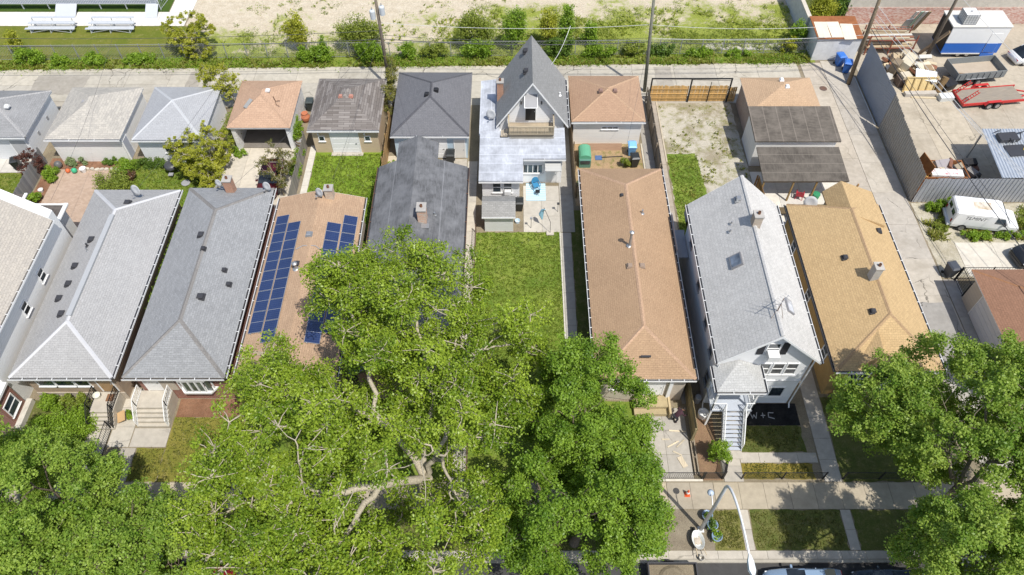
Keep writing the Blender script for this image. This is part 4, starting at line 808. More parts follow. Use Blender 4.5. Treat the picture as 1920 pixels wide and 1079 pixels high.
# right garage
t = thing('garage', 'garage with rust-brown roof and long white door facing the side alley', 'garage', (37, 26, 0))
MB().box(34.2, 25.6, 0, 42.0, 33.4, 2.86).build('wall', siding((.52, .46, .38), .3), t); hip_roof(t, 33.65, 42.4, 25.2, 33.85, 3.0, 4.5, 29.4, 29.6, 38.2, shingle((.28, .155, .10), (.235, .13, .085), rh=.16, var=.22, stain=.3, seed=16.), cap=shingle((.33, .17, .09), bw=.3, rh=.2)); door(t, 'W', (34.2, 29.6), .05, 4.6, 2.25, paint((.62, .62, .63), .5), 5, handle=False)
# garden shed of the white rear house
t = thing('garden_shed', 'small white garden shed with grey shingle roof behind the green lawn', 'shed', (-1.1, 40, 0)); MB().box(-2.2, 40.15, 0, .1, 42.0, 1.95).build('wall', siding((.76, .76, .76), .14), t)
MB().faces([(-2.2, 40.15, 1.95), (-2.2, 42.0, 1.95), (-2.2, 41.1, 2.45), (.1, 40.15, 1.95), (.1, 42, 1.95), (.1, 41.1, 2.45)], [(0, 1, 2), (5, 4, 3), (0, 3, 4, 1), (1, 4, 5, 2), (2, 5, 3, 0)]).build('gable', WHITE, t)
mb = MB(); mb.faces([(-2.4, 39.9, 1.95), (.28, 39.9, 1.95), (.28, 41.1, 2.55), (-2.4, 41.1, 2.55), (.28, 42.25, 1.97), (-2.4, 42.25, 1.97)], [(0, 1, 2, 3), (3, 2, 4, 5)]); mb.faces([(-2.4, 39.9, 1.88), (.28, 39.9, 1.88), (.28, 41.1, 2.48), (-2.4, 41.1, 2.48), (.28, 42.25, 1.9), (-2.4, 42.25, 1.9)], [(3, 2, 1, 0), (5, 4, 2, 3)]); mb.build('roof', shingle((.30, .295, .28), var=.3, stain=.3, seed=17.), t); MB().box(-2.4, 39.86, 1.84, .28, 39.895, 1.97).build('fascia', WHITE, t)
# ------------------------------------------------------------------ fences
FR = random.Random(11)
ORD = ('first', 'second', 'third', 'fourth', 'fifth', 'sixth', 'seventh', 'eighth', 'ninth', 'tenth')
def wood_fence(label, p0, p1, h, mat, bw=.15, rails=2, post=None, side=1, name='timber_fence', vary=.03, posts=True, z=0.0):
    p0 = Vector((*p0, z)); p1 = Vector((*p1, z)); d = p1 - p0; L = d.length; d.normalize(); a = math.atan2(d.y, d.x); nx = Vector((-d.y, d.x, 0)) * side
    t = thing(name, label, 'fence', p0)
    n = int(L / bw); me = MB().box(-bw * .465, -.011, 0.03, bw * .465, .011, h).mesh('board', [mat])
    for i in range(n): inst(me, 'board', t, p0 + d * (i + .5) * L / n, (0, FR.uniform(-.008, .008), a), (1, 1, 1 + FR.uniform(-vary, vary)))
    for k in range(rails): zz = h * (.22 + .58 * k / max(1, rails - 1)); MB().bar(p0 + nx * .04 + Vector((0, 0, zz)), p1 + nx * .04 + Vector((0, 0, zz)), .05, .09).build('rail', post or mat, t)
    if posts:
        m = max(2, int(L / 2.4) + 1); pm = MB().box(-.05, -.05, 0, .05, .05, h + .05).mesh('post', [post or mat])
        for i in range(m): inst(pm, 'post', t, p0 + d * L * i / (m - 1) + nx * .12, (0, 0, a))
    return t
GOLD = wood((.52, .33, .13), 'Z', .25, .0); OLDW = wood((.30, .25, .19), 'Z', .3, .5); GREYW = wood((.27, .25, .225), 'Z', .3, .6); ORW = wood((.42, .27, .12), 'Z', .25, .25); BRW = wood((.34, .19, .07), 'Z', .25, .1)
wood_fence('new golden timber fence panel left of the alley gate', (12.95, 56.45), (16.45, 56.45), 1.8, GOLD, side=-1, rails=3, posts=False)
t = wood_fence('golden timber double gate hung in a black steel frame', (16.65, 56.45), (20.15, 56.45), 1.8, GOLD, side=-1, rails=3, posts=False, name='alley_gate'); t['category'] = 'gate'
MB().bar((18.4, 56.36, .05), (18.4, 56.36, 2.3), .05, .05).build('drop_bolt', IRON, t)
wood_fence('short golden fence piece between gate and brick garage', (20.3, 56.4), (20.95, 56.4), 1.7, GOLD, side=-1, posts=False)
t = thing('steel_portal', 'black steel overhead portal above the golden alley gate', 'portal', (16.5, 56.5, 0))
for x in (12.88, 16.55, 20.22): MB().box(x - .06, 56.3, 0, x + .06, 56.42, 2.62).build('post', IRON, t)
MB().box(12.82, 56.31, 2.62, 20.28, 56.41, 2.72).build('top_beam', IRON, t); MB().bar((16.62, 56.36, 2.55), (20.15, 56.36, 2.45), .03, .03).build('brace', IRON, t)
wood_fence('weathered board fence between the brown-roofed yard and the gravel lot', (12.68, 43.6), (12.68, 56.2), 1.8, OLDW, side=1, post=OLDW)
wood_fence('grey weathered picket fence between driveway and small square lawn', (-18.3, 41.8), (-18.3, 50.2), 1.75, GREYW, side=1)
wood_fence('tall orange-brown fence beside the pale blue garage', (-10.95, 43.8), (-10.95, 52.5), 2.0, ORW, side=1)
wood_fence('grey board fence between left-edge lawn and pink paver patio', (-40.85, 42.3), (-40.85, 48.2), 1.7, wood((.22, .22, .225), 'Z', .25, .4), side=1)
wood_fence('dark board fence along the narrow gangway right of the white rear house', (5.28, 43.9), (5.28, 56.4), 1.7, wood((.20, .15, .09), 'Z', .3, .3), side=-1)
wood_fence('reddish brown fence panel beside the patio cover corner', (20.55, 41.6), (20.55, 44.6), 1.9, BRW, side=1)
wood_fence('golden brown fence along the side alley by the tan roof', (28.38, 40.3), (28.38, 43.6), 1.9, BRW, side=-1)
wood_fence('tan solid fence beside the fresh entry steps', (12.02, 21.6), (12.02, 25.8), 1.85, wood((.36, .29, .16), 'Z', .2, .2), side=1)
t = thing('low_rail', 'low weathered rail edging the debris-strewn front paving', 'rail', (11.95, 19.3, 0))
for x in (11.85, 12.08): MB().bar((x, 19.2, .16), (x, 21.55, .16), .06, .12).build('plank', OLDW, t)
for y in (19.3, 20.4, 21.5): MB().box(11.92, y - .04, 0, 12.0, y + .04, .3).build('post', OLDW, t)
def iron_fence(label, pts, h=1.1, step=.13, mat=None, name='iron_fence', mesh=False):
    t = thing(name, label, 'fence', (pts[0][0], pts[0][1], 0)); 
    for a, b in zip(pts[:-1], pts[1:]):
        a = Vector((*a, 0)); b = Vector((*b, 0)); L = (b - a).length; r_ = MB(); r_.bar(a + Vector((0, 0, h)), b + Vector((0, 0, h)), .035, .035); r_.bar(a + Vector((0, 0, .12)), b + Vector((0, 0, .12)), .03, .03); r_.build('rail', mat or IRON, t, kind='stuff')
        k = max(1, int(L / 2.0)); pm = MB().box(-.035, -.035, 0, .035, .035, h + .06).mesh('post', [mat or IRON])
        for i in range(k + 1): inst(pm, 'post', t, a.lerp(b, i / k))
        m_ = MB(); n = int(L / step)
        if not mesh:
            for i in range(1, n): p = a.lerp(b, i / n); m_.bar(p + Vector((0, 0, .1)), p + Vector((0, 0, h - .01)), .014, .014)
        else:
            d = (b - a) / L
            for i in range(-int(h / step), n):
                for s in (0, 1):
                    u0, v0, u1, v1 = i * step, .1, i * step + h - .1, h
                    if u0 < 0: v0 -= u0; u0 = 0
                    if u1 > L: v1 -= (u1 - L); u1 = L
                    if v1 - v0 < .03: continue
                    if s: v0, v1 = h + .1 - v0, h + .1 - v1
                    m_.bar(a + d * u0 + Vector((0, 0, v0)), a + d * u1 + Vector((0, 0, v1)), mesh, mesh)
        m_.build('infill', mat or IRON, t, kind='stuff')
    return t
iron_fence('black picket fence along the pavement in front of the debris-strewn paving', [(8.4, 19.0), (12.25, 19.0)], 1.0)
MB().box(8.2, 18.82, 0, 12.3, 18.95, .08).build('fence_kerb', concrete((.60, .56, .48), 0, .3), kind='structure')
iron_fence('black lattice fence around the corner planting by the white house', [(12.35, 19.0), (13.55, 19.0)], 1.0, .14, mesh=.009)
iron_fence('open black gate leaf at the white house path', [(13.62, 19.02), (13.95, 20.0)], 1.1, .16, mesh=.018, name='garden_gate')
iron_fence('black lattice fence along the pavement in front of the white house', [(14.8, 19.0), (20.05, 19.0)], 1.0, .2, mesh=.008)
iron_fence('black picket fence in tree shade before the tan-roofed house', [(21.35, 19.0), (28.4, 19.0)], 1.0)
iron_fence('black picket fence between the two front stoops', [(-26.95, 19.3), (-26.95, 22.5)], 1.15)
iron_fence('thin wire fence beside the long concrete walk and the lawn', [(-2.93, 19.2), (-2.93, 40.0)], 1.0, .3, rusty((.12, .10, .08)), mesh=.008)
iron_fence('black iron fence behind the rust-brown garage roof', [(34.3, 35.2), (41.5, 35.2)], 1.5, .2)
iron_fence('black iron gate beside the rust-brown garage', [(34.3, 33.6), (34.3, 35.1)], 1.5, .2, name='iron_gate')
iron_fence('galvanised chain-link fence along the far side of the alley', [(-62, 62.5), (-30.4, 63.0), (0, 63.4), (29.4, 63.9)], 1.7, .28, paint((.26, .27, .26), .5), mesh=.010, name='chain_link_fence')
# corrugated metal walls
def corrugated(label, p0, p1, h, mat, pitch=.3, sheet_n=3, dep=.05, name='corrugated_fence', jit=.06, z=0):
    p0 = Vector((*p0, z)); p1 = Vector((*p1, z)); d = p1 - p0; L = d.length; a = math.atan2(d.y, d.x); d.normalize(); t = thing(name, label, 'fence', p0); W_ = pitch * sheet_n; n = max(1, round(L / W_))
    prof = []
    for i in range(sheet_n):
        for f, y in ((0, 0), (.16, 0), (.26, dep), (.40, dep), (.5, 0)): prof.append((i * pitch + f * pitch, y))
    prof.append((W_, 0)); P = [(x, y, 0) for x, y in prof] + [(x, y, 1) for x, y in prof] + [(x, y + .006, 0) for x, y in prof] + [(x, y + .006, 1) for x, y in prof]; k = len(prof)
    F = [(i, i + 1, k + i + 1, k + i) for i in range(k - 1)] + [(2 * k + i + 1, 2 * k + i, 3 * k + i, 3 * k + i + 1) for i in range(k - 1)] + [(k + i, k + i + 1, 3 * k + i + 1, 3 * k + i) for i in range(k - 1)]
    me = MB().faces(P, F).mesh('metal_sheet', [mat])
    for i in range(n): inst(me, 'metal_sheet', t, p0 + d * i * L / n, (0, 0, a), (L / n / W_ * 1.004, 1, (h(i / n) if callable(h) else h) + FR.uniform(-jit, jit)))
    hm = min(h(0), h(1)) if callable(h) else h
    for zz in (.4, hm - .4): MB().bar(p0 + Vector((-d.y * .09, d.x * .09, zz)), p1 + Vector((-d.y * .09, d.x * .09, zz)), .05, .08).build('rail', rusty((.25, .2, .16)), t)
    return t
corrugated('beige corrugated metal wall along the side alley', (33.5, 52.6), (33.5, 43.45), lambda f: 3.9 - .9 * f, rusty((.40, .38, .34), (.30, .25, .18), .35), .3)
corrugated('blue-grey corrugated sliding gate beside the leaning pole', (33.62, 60.2), (33.62, 52.7), 3.9, paint((.30, .33, .38), .5, .2), .22, 4, .035, 'sliding_gate')['category'] = 'gate'  # dark blue-grey paint carries the shade of the gate's west face
MB().box(33.35, 53.0, 0, 33.42, 60.0, .06).build('gate_track', paint((.62, .61, .58), .5), label='pale steel track on the ground below the sliding gate', cat='gate track')
corrugated('grey corrugated fence behind the white van', (33.6, 43.4), (53.0, 43.4), lambda f: 2.75 - .1 * f, paint((.42, .43, .46), .45, .25, .3), .34, 3, .05)
# pale wall + lean-to at alley end
t = thing('lean_to', 'pale rendered lean-to with half plywood half rusty roof at the alley corner', 'shed', (31.5, 62.7, 0)); PW = concrete((.60, .61, .62), .2, .3)
MB().box(29.75, 62.75, 0, 34.0, 66.0, 2.5).build('wall', PW, t); slab = MB().faces([(29.6, 62.6, 2.58), (34.1, 62.6, 2.58), (34.1, 66.1, 2.75), (29.6, 66.1, 2.75), (29.6, 62.6, 2.51), (34.1, 62.6, 2.51), (34.1, 66.1, 2.68), (29.6, 66.1, 2.68)], [(0, 1, 2, 3), (7, 6, 5, 4), (0, 4, 5, 1), (1, 5, 6, 2), (2, 6, 7, 3), (3, 7, 4, 0)]).build('roof', rusty((.34, .13, .05), amt=.6), t)
pl = MB().box(-.6, -1.2, 0, .6, 1.2, .02).mesh('plywood_sheet', [wood((.70, .62, .50), 'Y', .1, .1)])
for i, (x, y) in enumerate(((30.35, 63.95), (31.6, 63.95), (32.8, 63.6))): inst(pl, 'plywood_sheet', t, (x, y, 2.66 + .006 * i), (.048, 0, FR.uniform(-.06, .06)))
MB().box(29.55, 66.2, 0, 29.85, 95, 2.5).build('boundary_wall', PW, label='long pale wall running back from the lean-to', cat='wall'); MB().box(29.5, 66.2, 2.5, 29.9, 95, 2.62).build('boundary_wall_cap', concrete((.62, .57, .48), 0, .4), D.objects['boundary_wall'])
t = thing('brick_building', 'pale painted building with exposed red brick base behind the storage yard', 'building', (45, 69, 0))
MB().box(34.5, 68.95, 1.9, 66, 80, 5.0).build('upper_wall', concrete((.58, .54, .46), .2, .4), t); MB().box(34.5, 68.9, 0, 66, 80, 1.9).build('brick_base', bricks((.42, .14, .10), (.62, .50, .43), (.55, .48, .42)), t)
# ------------------------------------------------------------------ street furniture and yard things
USED = set()
def PL(base, colour, x, y, x0, x1, y0, y1, s=0.0):
    '''a label that says which one: colour, size and where in its pile'''
    cx = ('left', 'centre-left', 'centre', 'centre-right', 'right')[min(4, max(0, int(5 * (x - x0) / (x1 - x0))))]; cy = ('front', 'middle', 'back')[min(2, max(0, int(3 * (y - y0) / (y1 - y0))))]
    for w_ in ('small', 'medium', 'larger', 'flat', 'tilted', 'chunky', 'narrow'):
        l = '%s %s %s, %s %s of the pile' % (w_, colour, base, cy, cx)
        if l not in USED: break
    USED.add(l); return l
def bin_(label, x, y, rz, c, s=1.0, name='wheeled_bin', lid=None):
    t = thing(name, label, 'bin', (x, y, .035), None, rz); m = paint(c, .45, .15); lm = paint(lid or sc3(c, 1.3), .4, .1)
    def ring(z, a, b, o=0): return [(-a, -b + o, z), (a, -b + o, z), (a, b + o, z), (-a, b + o, z)]
    MB().loft([ring(.06 * s, .21 * s, .24 * s), ring(.5 * s, .26 * s, .30 * s), ring(.95 * s, .30 * s, .36 * s)]).build('body', m, t, local=True)
    MB().loft([ring(.955 * s, .32 * s, .39 * s), ring(1.0 * s, .32 * s, .39 * s), ring(1.07 * s, .22 * s, .27 * s)]).build('lid', lm, t, local=True)
    for sx in (-1, 1): MB().cyl((sx * .22 * s, .28 * s, .1 * s), (sx * .28 * s, .28 * s, .1 * s), .1 * s, n=10).build('wheel', RUBBER, t, local=True)
    MB().tube([(-.2 * s, .38 * s, .97 * s), (-.2 * s, .45 * s, .99 * s), (.2 * s, .45 * s, .99 * s), (.2 * s, .38 * s, .97 * s)], .018, 5).build('handle', m, t, local=True)
    return t
BK = (.022, .024, .024); BL = (.035, .13, .42)
bin_('black wheeled bin on the concrete by the left-edge garage', -43.0, 47.4, .3, BK, 1.05); bin_('black wheeled bin between garden shed and patio', .62, 42.55, 0, BK, 1.05)
bin_('light blue bin by the white garage wall', 10.55, 49.2, 0, (.16, .36, .62), 1.15); bin_('black bin with pale stripe in front of the light blue bin', 10.65, 47.75, .1, BK, 1.15)
bin_('blue wheeled bin against the pale lean-to wall', 32.25, 61.9, .2, BL, 1.2); bin_('blue wheeled bin nearer the leaning utility pole', 32.65, 60.85, -.3, BL, 1.2)
bin_('dark grey bin beside the rust-brown garage', 33.9, 35.6, .2, (.05, .055, .065), 1.2); bin_('black bin behind the carport beside the terracotta urn', -18.75, 55.2, 0, (.04, .05, .05), 1.1)
bin_('dark bin behind the cream-roofed garage with a blue lid', -40.6, 54.4, .1, BK, 1.1, lid=(.2, .45, .7)); bin_('black bin standing by the blue garage doors', -5.35, 48.1, 0, BK, 1.2)
# playhouse-like green box
t = thing('plastic_storage_box', 'green plastic storage box with arched lid in the brown-roofed back yard', 'storage box', (6.35, 48.2, 0)); GR = paint((.12, .36, .22), .5, .15)
MB().box(5.85, 47.5, 0, 6.85, 49.1, .85).build('body', paint((.10, .22, .17), .5, .2), t); MB().loft([[(5.8 + .55 * (1 - math.cos(a)), y, .86 + .38 * math.sin(a)) for a in [math.pi * i / 8 for i in range(9)]] for y in (47.75, 49.2)]).build('lid', GR, t, smooth=False); MB().box(5.95, 47.45, .5, 6.75, 47.499, .84).build('front_window', GLASS, t)
# chair, rug, parasol
def plastic_chair(label, x, y, rz, c, name='garden_chair'):
    t = thing(name, label, 'chair', (x, y, .05), None, rz); m = paint(c, .4, .08)
    MB().box(-.26, -.25, .36, .26, .26, .40).build('seat', m, t, local=True)
    for sx in (-1, 1):
        for sy in (-1, 1): MB().bar((sx * .24, sy * .22, .36), (sx * .28, sy * .27, 0), .045, .045).build('leg', m, t, local=True)
        MB().bar((sx * .29, -.26, .60), (sx * .29, .28, .60), .07, .03).bar((sx * .28, -.25, .37), (sx * .29, -.25, .6), .04, .04).build('arm', m, t, local=True)
    pts = [(.32 * math.cos(a), .30 + .06 * math.sin(a * 1), .40 + .58 * math.sin(a) ** .6 if 0 < a < math.pi else .40) for a in [math.pi * i / 8 for i in range(9)]]
    MB().faces([(p[0], p[1], p[2]) for p in pts] + [(p[0], p[1] + .03, p[2]) for p in pts], [tuple(range(9)), tuple(range(17, 8, -1))] + [(i, 9 + i, 10 + i, i + 1) for i in range(8)]).build('backrest', m, t, local=True); return t
rg = MB().box(1.2, 43.55, .042, 2.85, 45.55, .052).build('striped_rug', siding((.40, .62, .72), .4, .1), label='light blue striped rug on the concrete patio', cat='rug')
for i in range(9): MB().box(1.2, 43.6 + i * .22, .0521, 2.85, 43.66 + i * .22, .0535).build('stripe', paint((.62, .72, .76), .9), rg)
plastic_chair('blue plastic garden chair on the striped rug', 2.05, 45.0, .3, (.045, .22, .40))
t = thing('camp_stool', 'small black folding stool on the striped rug', 'stool', (2.15, 44.3, .054)); MB().box(1.97, 44.1, .40, 2.35, 44.45, .45).build('seat', BLACK, t)
for sx in (-1, 1):
    for sy in (-1, 1): MB().bar((2.16 + sx * .16, 44.28 + sy * .15, .40), (2.16 - sx * .16, 44.28 + sy * .17, .054), .025, .025).build('leg', STEEL, t)
t = thing('parasol', 'folded light blue parasol on a thin pole by the patio edge', 'parasol', (3.1, 39.95, 0)); MB().box(2.8, 39.7, 0, 3.4, 40.2, .10).build('base', concrete((.55, .5, .42), 0, .3), t); MB().tube([(3.1, 39.95, .1), (3.08, 40.0, 1.3), (2.55, 40.7, 2.25)], .022, 6).build('pole', DARK, t)
MB().tube([(2.62, 40.6, 2.15), (2.45, 40.85, 1.75), (2.35, 40.9, 1.25), (2.45, 40.75, .8)], [.04, .14, .2, .05], 9).build('canopy', paint((.30, .55, .68), .8, .15), t)
for i, (x, y, h) in enumerate(((1.55, 40.5, 1.15), (3.8, 42.3, .95))):
    t = thing('garden_torch', ('thin garden post with small square top beside the shed', 'thin dark garden post at the patio step')[i], 'garden post', (x, y, .03)); MB().cyl((x, y, .03), (x, y, h), .022, n=6).build('pole', DARK, t); MB().box(x - .1, y - .08, h, x + .1, y + .08, h + .12).build('head', GREY if i == 0 else DARK, t)
MB().lathe((.45, 41.1, .01), [(.16, 0), (.22, .3), (.2, .3), (.15, .05)], 12).build('bucket', paint((.55, .66, .74), .4), label='pale blue bucket beside the garden shed', cat='bucket')
# kettle smoker and round table
t = thing('kettle_grill', 'dark covered kettle grill on the lawn by the yellow-green shrub tree', 'grill', (-29.4, 47.0, 0)); MB().lathe((-29.4, 47.0, .45), [(.12, 0), (.55, .18), (.62, .34), (.5, .52), (.16, .62)], 14).build('bowl', paint((.06, .062, .066), .4, .1), t, smooth=True)
for a in range(3): MB().tube([(-29.4 + .3 * math.cos(a * 2.1), 47 + .3 * math.sin(a * 2.1), .55), (-29.4 + .45 * math.cos(a * 2.1), 47 + .45 * math.sin(a * 2.1), 0)], .02, 5).build('leg', STEEL, t)
MB().box(-29.6, 46.2, .3, -29.2, 46.55, .36).build('shelf', GREY, t)
MB().lathe((-28.0, 45.6, .008), [(.36, 0), (.38, .1), (.3, .13)], 14).build('stepping_disc', GREY, label='flat grey disc lying on the lawn below the grill', cat='disc')
t = thing('garden_bench', 'black garden bench behind the pale grey roof', 'bench', (-30.1, 43.2, 0)); MB().box(-30.6, 42.9, .38, -29.2, 43.35, .44).build('seat', BLACK, t); MB().box(-30.6, 43.36, .42, -29.2, 43.42, .85).build('backrest', BLACK, t)
for x in (-30.5, -29.3): MB().box(x - .03, 42.93, .01, x + .03, 43.33, .378).build('leg', BLACK, t)
# patio edging stones and pots
for i in range(9):
    x = -37.0 + i * .42; mb = MB(); n = 6; o = [(x + .22 * FR.uniform(.75, 1.1) * math.cos(a), 47.25 + FR.uniform(-.06, .06) + .17 * FR.uniform(.8, 1.1) * math.sin(a)) for a in [6.283 * j / n for j in range(n)]]; mb.prism(o, .005, FR.uniform(.10, .18)).build('edging_stone', concrete((.50, .46, .38), 0, .3, seed=float(i)), label=ORD[i] + ' rough pale stone from the left in the pink patio edging row', cat='stone', group='edging stones of the pink patio')
def ball(label, x, y, z, r, c, name='ball', cat='ball', rough=.3): return MB().lathe((x, y, z - r), [(r * math.sin(math.pi * k / 8) + .001, r - r * math.cos(math.pi * k / 8)) for k in range(9)], 12).build(name, paint(c, rough), label=label, cat=cat)
ball('dark gazing ball at the corner of the planting bed', -39.55, 47.55, .35, .34, (.12, .12, .12), 'gazing_ball', 'garden ball'); ball('green gazing ball by the patio stones', -37.95, 46.9, .28, .24, (.05, .38, .20), 'gazing_ball', 'garden ball'); ball('orange ball left of the green gazing ball', -38.55, 46.95, .2, .2, (.60, .14, .05), 'gazing_ball', 'garden ball')
MB().lathe((-37.2, 47.0, .012), [(.16, 0), (.26, .4), (.28, .45), (.2, .45), (.18, .2)], 12).build('flower_pot', WHITE, label='white flower pot left of the edging stones', cat='pot'); MB().lathe((-40.0, 44.6, .012), [(.12, 0), (.22, .3), (.18, .3), (.14, .1)], 12).build('flower_pot', WHITE2, label='white pot beside the grey board fence', cat='pot')
MB().lathe((-18.95, 53.6, .0), [(.2, 0), (.4, .35), (.42, .6), (.25, .9), (.3, 1.0), (.2, 1.0)], 14).build('urn', paint((.46, .16, .08), .7, .3), label='terracotta urn between the carport and the streaky-roofed garage', cat='urn')
t = thing('barrel_planter', 'wooden half-barrel planter at the carport corner', 'planter', (-18.85, 50.2, 0)); MB().lathe((-18.85, 50.2, 0), [(.34, 0), (.42, .4), (.38, .8), (.33, .8), (.33, .65)], 14).build('staves', wood((.20, .15, .10), 'Z'), t)
for z in (.2, .6): MB().lathe((-18.85, 50.2, z), [(.40, 0), (.43, .01), (.43, .05), (.40, .06)], 14).build('hoop', GREY, t)
# fire pit, shovel, rubble
t = thing('air_conditioner', 'dark box-shaped air conditioner unit near the brown roof edge', 'air conditioner', (9.05, 45.2, 0)); MB().box(8.65, 44.85, 0, 9.45, 45.6, .8).build('case', paint((.50, .47, .42), .5, .2), t); MB().box(8.75, 44.95, .8, 9.35, 45.5, .82).build('grille', BLACK, t)
t = thing('snow_shovel', 'blue-bladed shovel lying by the white garage', 'shovel', (7.6, 48.9, 0)); MB().box(7.35, 48.45, .03, 7.95, 49.0, .07).build('blade', paint((.08, .14, .28), .4), t); MB().bar((7.9, 48.75, .08), (9.8, 48.9, .08), .05, .05).build('shaft', DARK, t)
MB().obox((8.0, 49.85, .3), (1.75, 0, 0), (0, .02, .0), (0, .12, .3)).build('leaning_board', wood((.42, .27, .18), 'X'), label='long brown board leaning against the white garage', cat='board')
for i in range(16):
    x = FR.uniform(9.6, 11.3); y = FR.uniform(44.2, 45.9); s = FR.uniform(.08, .25); mb = MB().obox((x, y, s * .4), Vector((s, s * .3, 0)), Vector((-s * .2, s * .6, 0)), Vector((0, s * .1, s * .35))); mb.build('rubble_piece', concrete((.55, .50, .42) if i % 3 else (.42, .2, .12), 0, .3, seed=float(i)), label=PL('rubble piece by the brown roof edge', 'pale' if i % 3 else 'red brick', x, y, 9.6, 11.3, 44.2, 45.9, s), cat='rubble', group='rubble in the brown-roofed back yard')
# ---- front: street lamp, cone, barrow, planters
t = thing('street_lamp', 'tall grey street lamp with long curved arm over the road and round footpath light', 'street lamp', (11.68, 15.7, 0)); LG = paint((.72, .73, .73), .4, .08)
pth = [(11.68, 15.7, .03), (11.68, 15.7, 6.8)] + [(11.68, 15.7 - 4.6 * (1 - math.cos(a)) * .95, 6.8 + 1.9 * math.sin(a)) for a in [math.pi / 2 * i / 10 for i in range(1, 11)]]
MB().tube(pth, [.13, .10] + [.085 - .004 * i for i in range(10)], 10).build('pole', LG, t, smooth=True)
e = pth[-1]; MB().loft([[(e[0] + sx * w_, e[1] + dy, e[2] + sz) for sx, sz in ((-1, -.05), (1, -.05), (.8, .10), (-.8, .10))] for dy, w_ in ((.15, .06), (-.15, .17), (-.6, .20), (-.85, .08))]).build('lamp_head', paint((.66, .70, .70), .4), t)
MB().tube([(11.68, 15.7, 3.5), (11.68, 16.2, 3.75), (11.68, 16.6, 3.78)], .03, 6).build('side_arm', LG, t); MB().lathe((11.68, 16.65, 3.55), [(.08, 0), (.2, .06), (.21, .1), (.12, .22), (.04, .27)], 14).build('footpath_light', paint((.42, .50, .60), .4), t, smooth=True); MB().box(11.5, 15.52, 0, 11.86, 15.88, .08).build('base', LG, t)
t = thing('traffic_cone', 'orange traffic cone with white collar on the pavement', 'traffic cone', (11.15, 17.95, .03)); MB().lathe((11.15, 17.95, .03), [(.16, .03), (.10, .35), (.03, .68)], 12).build('cone', paint((.80, .12, .03), .6, .05), t); MB().lathe((11.15, 17.95, .03), [(.118, .3), (.085, .46), (.08, .46), (.11, .3)], 12).build('collar', WHITE, t); MB().box(10.98, 17.78, .03, 11.32, 18.12, .06).build('base', paint((.70, .10, .03), .6), t)
t = thing('wheelbarrow', 'pale plastic wheelbarrow with mortar standing on bare parkway soil', 'wheelbarrow', (11.3, 14.9, 0), None, .12)
def rr(a, b, z, o=0): return [(a * math.cos(q) ** 1 * (1 if abs(math.cos(q)) > .7 else 1.1), b * math.sin(q) + o, z) for q in [6.283 * i / 16 for i in range(16)]]
mb = MB().loft([rr(.22, .38, .30), rr(.36, .58, .55), rr(.38, .60, .58), rr(.34, .55, .55), rr(.20, .34, .36)]); mb.build('tub', paint((.62, .63, .60), .5, .2), t, local=True); MB().lathe((0, -.02, .36), [(.22, 0), (.2, .06), (.1, .09)], 12).build('mortar', concrete((.5, .44, .36), 0, .3), t, local=True)
for s in (-1, 1): MB().bar((s * .1, .6, .32), (s * .28, -.95, .5), .04, .04).build('handle', wood((.5, .42, .3), 'Y'), t, local=True); MB().bar((s * .24, -.3, .34), (s * .26, -.42, 0.01), .03, .03).build('leg', STEEL, t, local=True)
MB().cyl((-.05, .72, .19), (.05, .72, .19), .19, n=16).build('wheel', RUBBER, t, local=True)
for i, (x, y) in enumerate(((12.12, 16.45), (12.35, 15.85), (12.5, 15.15))):
    t = thing('planter_pot', ('blue glazed planter nearest the pavement', 'middle blue glazed planter in the parkway row of three', 'blue glazed planter nearest the road')[i], 'planter', (x, y, 0)); MB().lathe((x, y, 0), [(.2, 0), (.3, .3), (.34, .52), (.3, .54), (.28, .45)], 16).build('pot', paint((.22, .30, .42), .25, .15), t, smooth=True); MB().lathe((x, y, .4), [(.28, 0), (.28, .03), (.05, .05)], 12).build('soil', SOIL, t)
MB().lathe((11.42, 13.9, .025), [(.13, 0), (.17, .36), (.15, .36), (.13, .04)], 14).build('bucket', paint((.55, .52, .46), .5, .2), label='empty round bucket on the kerb corner', cat='bucket')
t = thing('dirt_trailer', 'dark-sided trailer bed full of dirt at the kerb below the wheelbarrow', 'trailer', (9.6, 12.4, -.12)); TB = paint((.05, .05, .055), .6, .3)
for a in ((8.0, 13.38, 10.9, 13.45), (8.0, 11.5, 10.9, 11.57), (8.0, 11.572, 8.07, 13.378), (10.83, 11.572, 10.9, 13.378)): MB().box(a[0], a[1], .42, a[2], a[3], .98).build('side_board', TB, t)
MB().box(8.07, 11.57, .42, 10.83, 13.38, .5).build('bed_floor', TB, t); MB().lathe((9.45, 12.47, .5), [(.85, 0), (.88, .2), (.7, .3), (.3, .36)], 18).build('dirt_heap', SOIL, t); MB().box(8.075, 11.575, .5, 10.825, 13.375, .68).build('dirt', SOIL, t)
for y in (11.3, 13.62):
    o = MB().cyl((9.4, y - .1, .2), (9.4, y + .1, .2), .32, n=16).build('wheel', RUBBER, t); MB().cyl((9.4, y - .115, .2), (9.4, y + .115, .2), .17, n=12).build('rim', RIM, o)
MB().bar((8.0, 12.47, .4), (6.7, 12.47, .36), .08, .08).build('drawbar', TB, t)
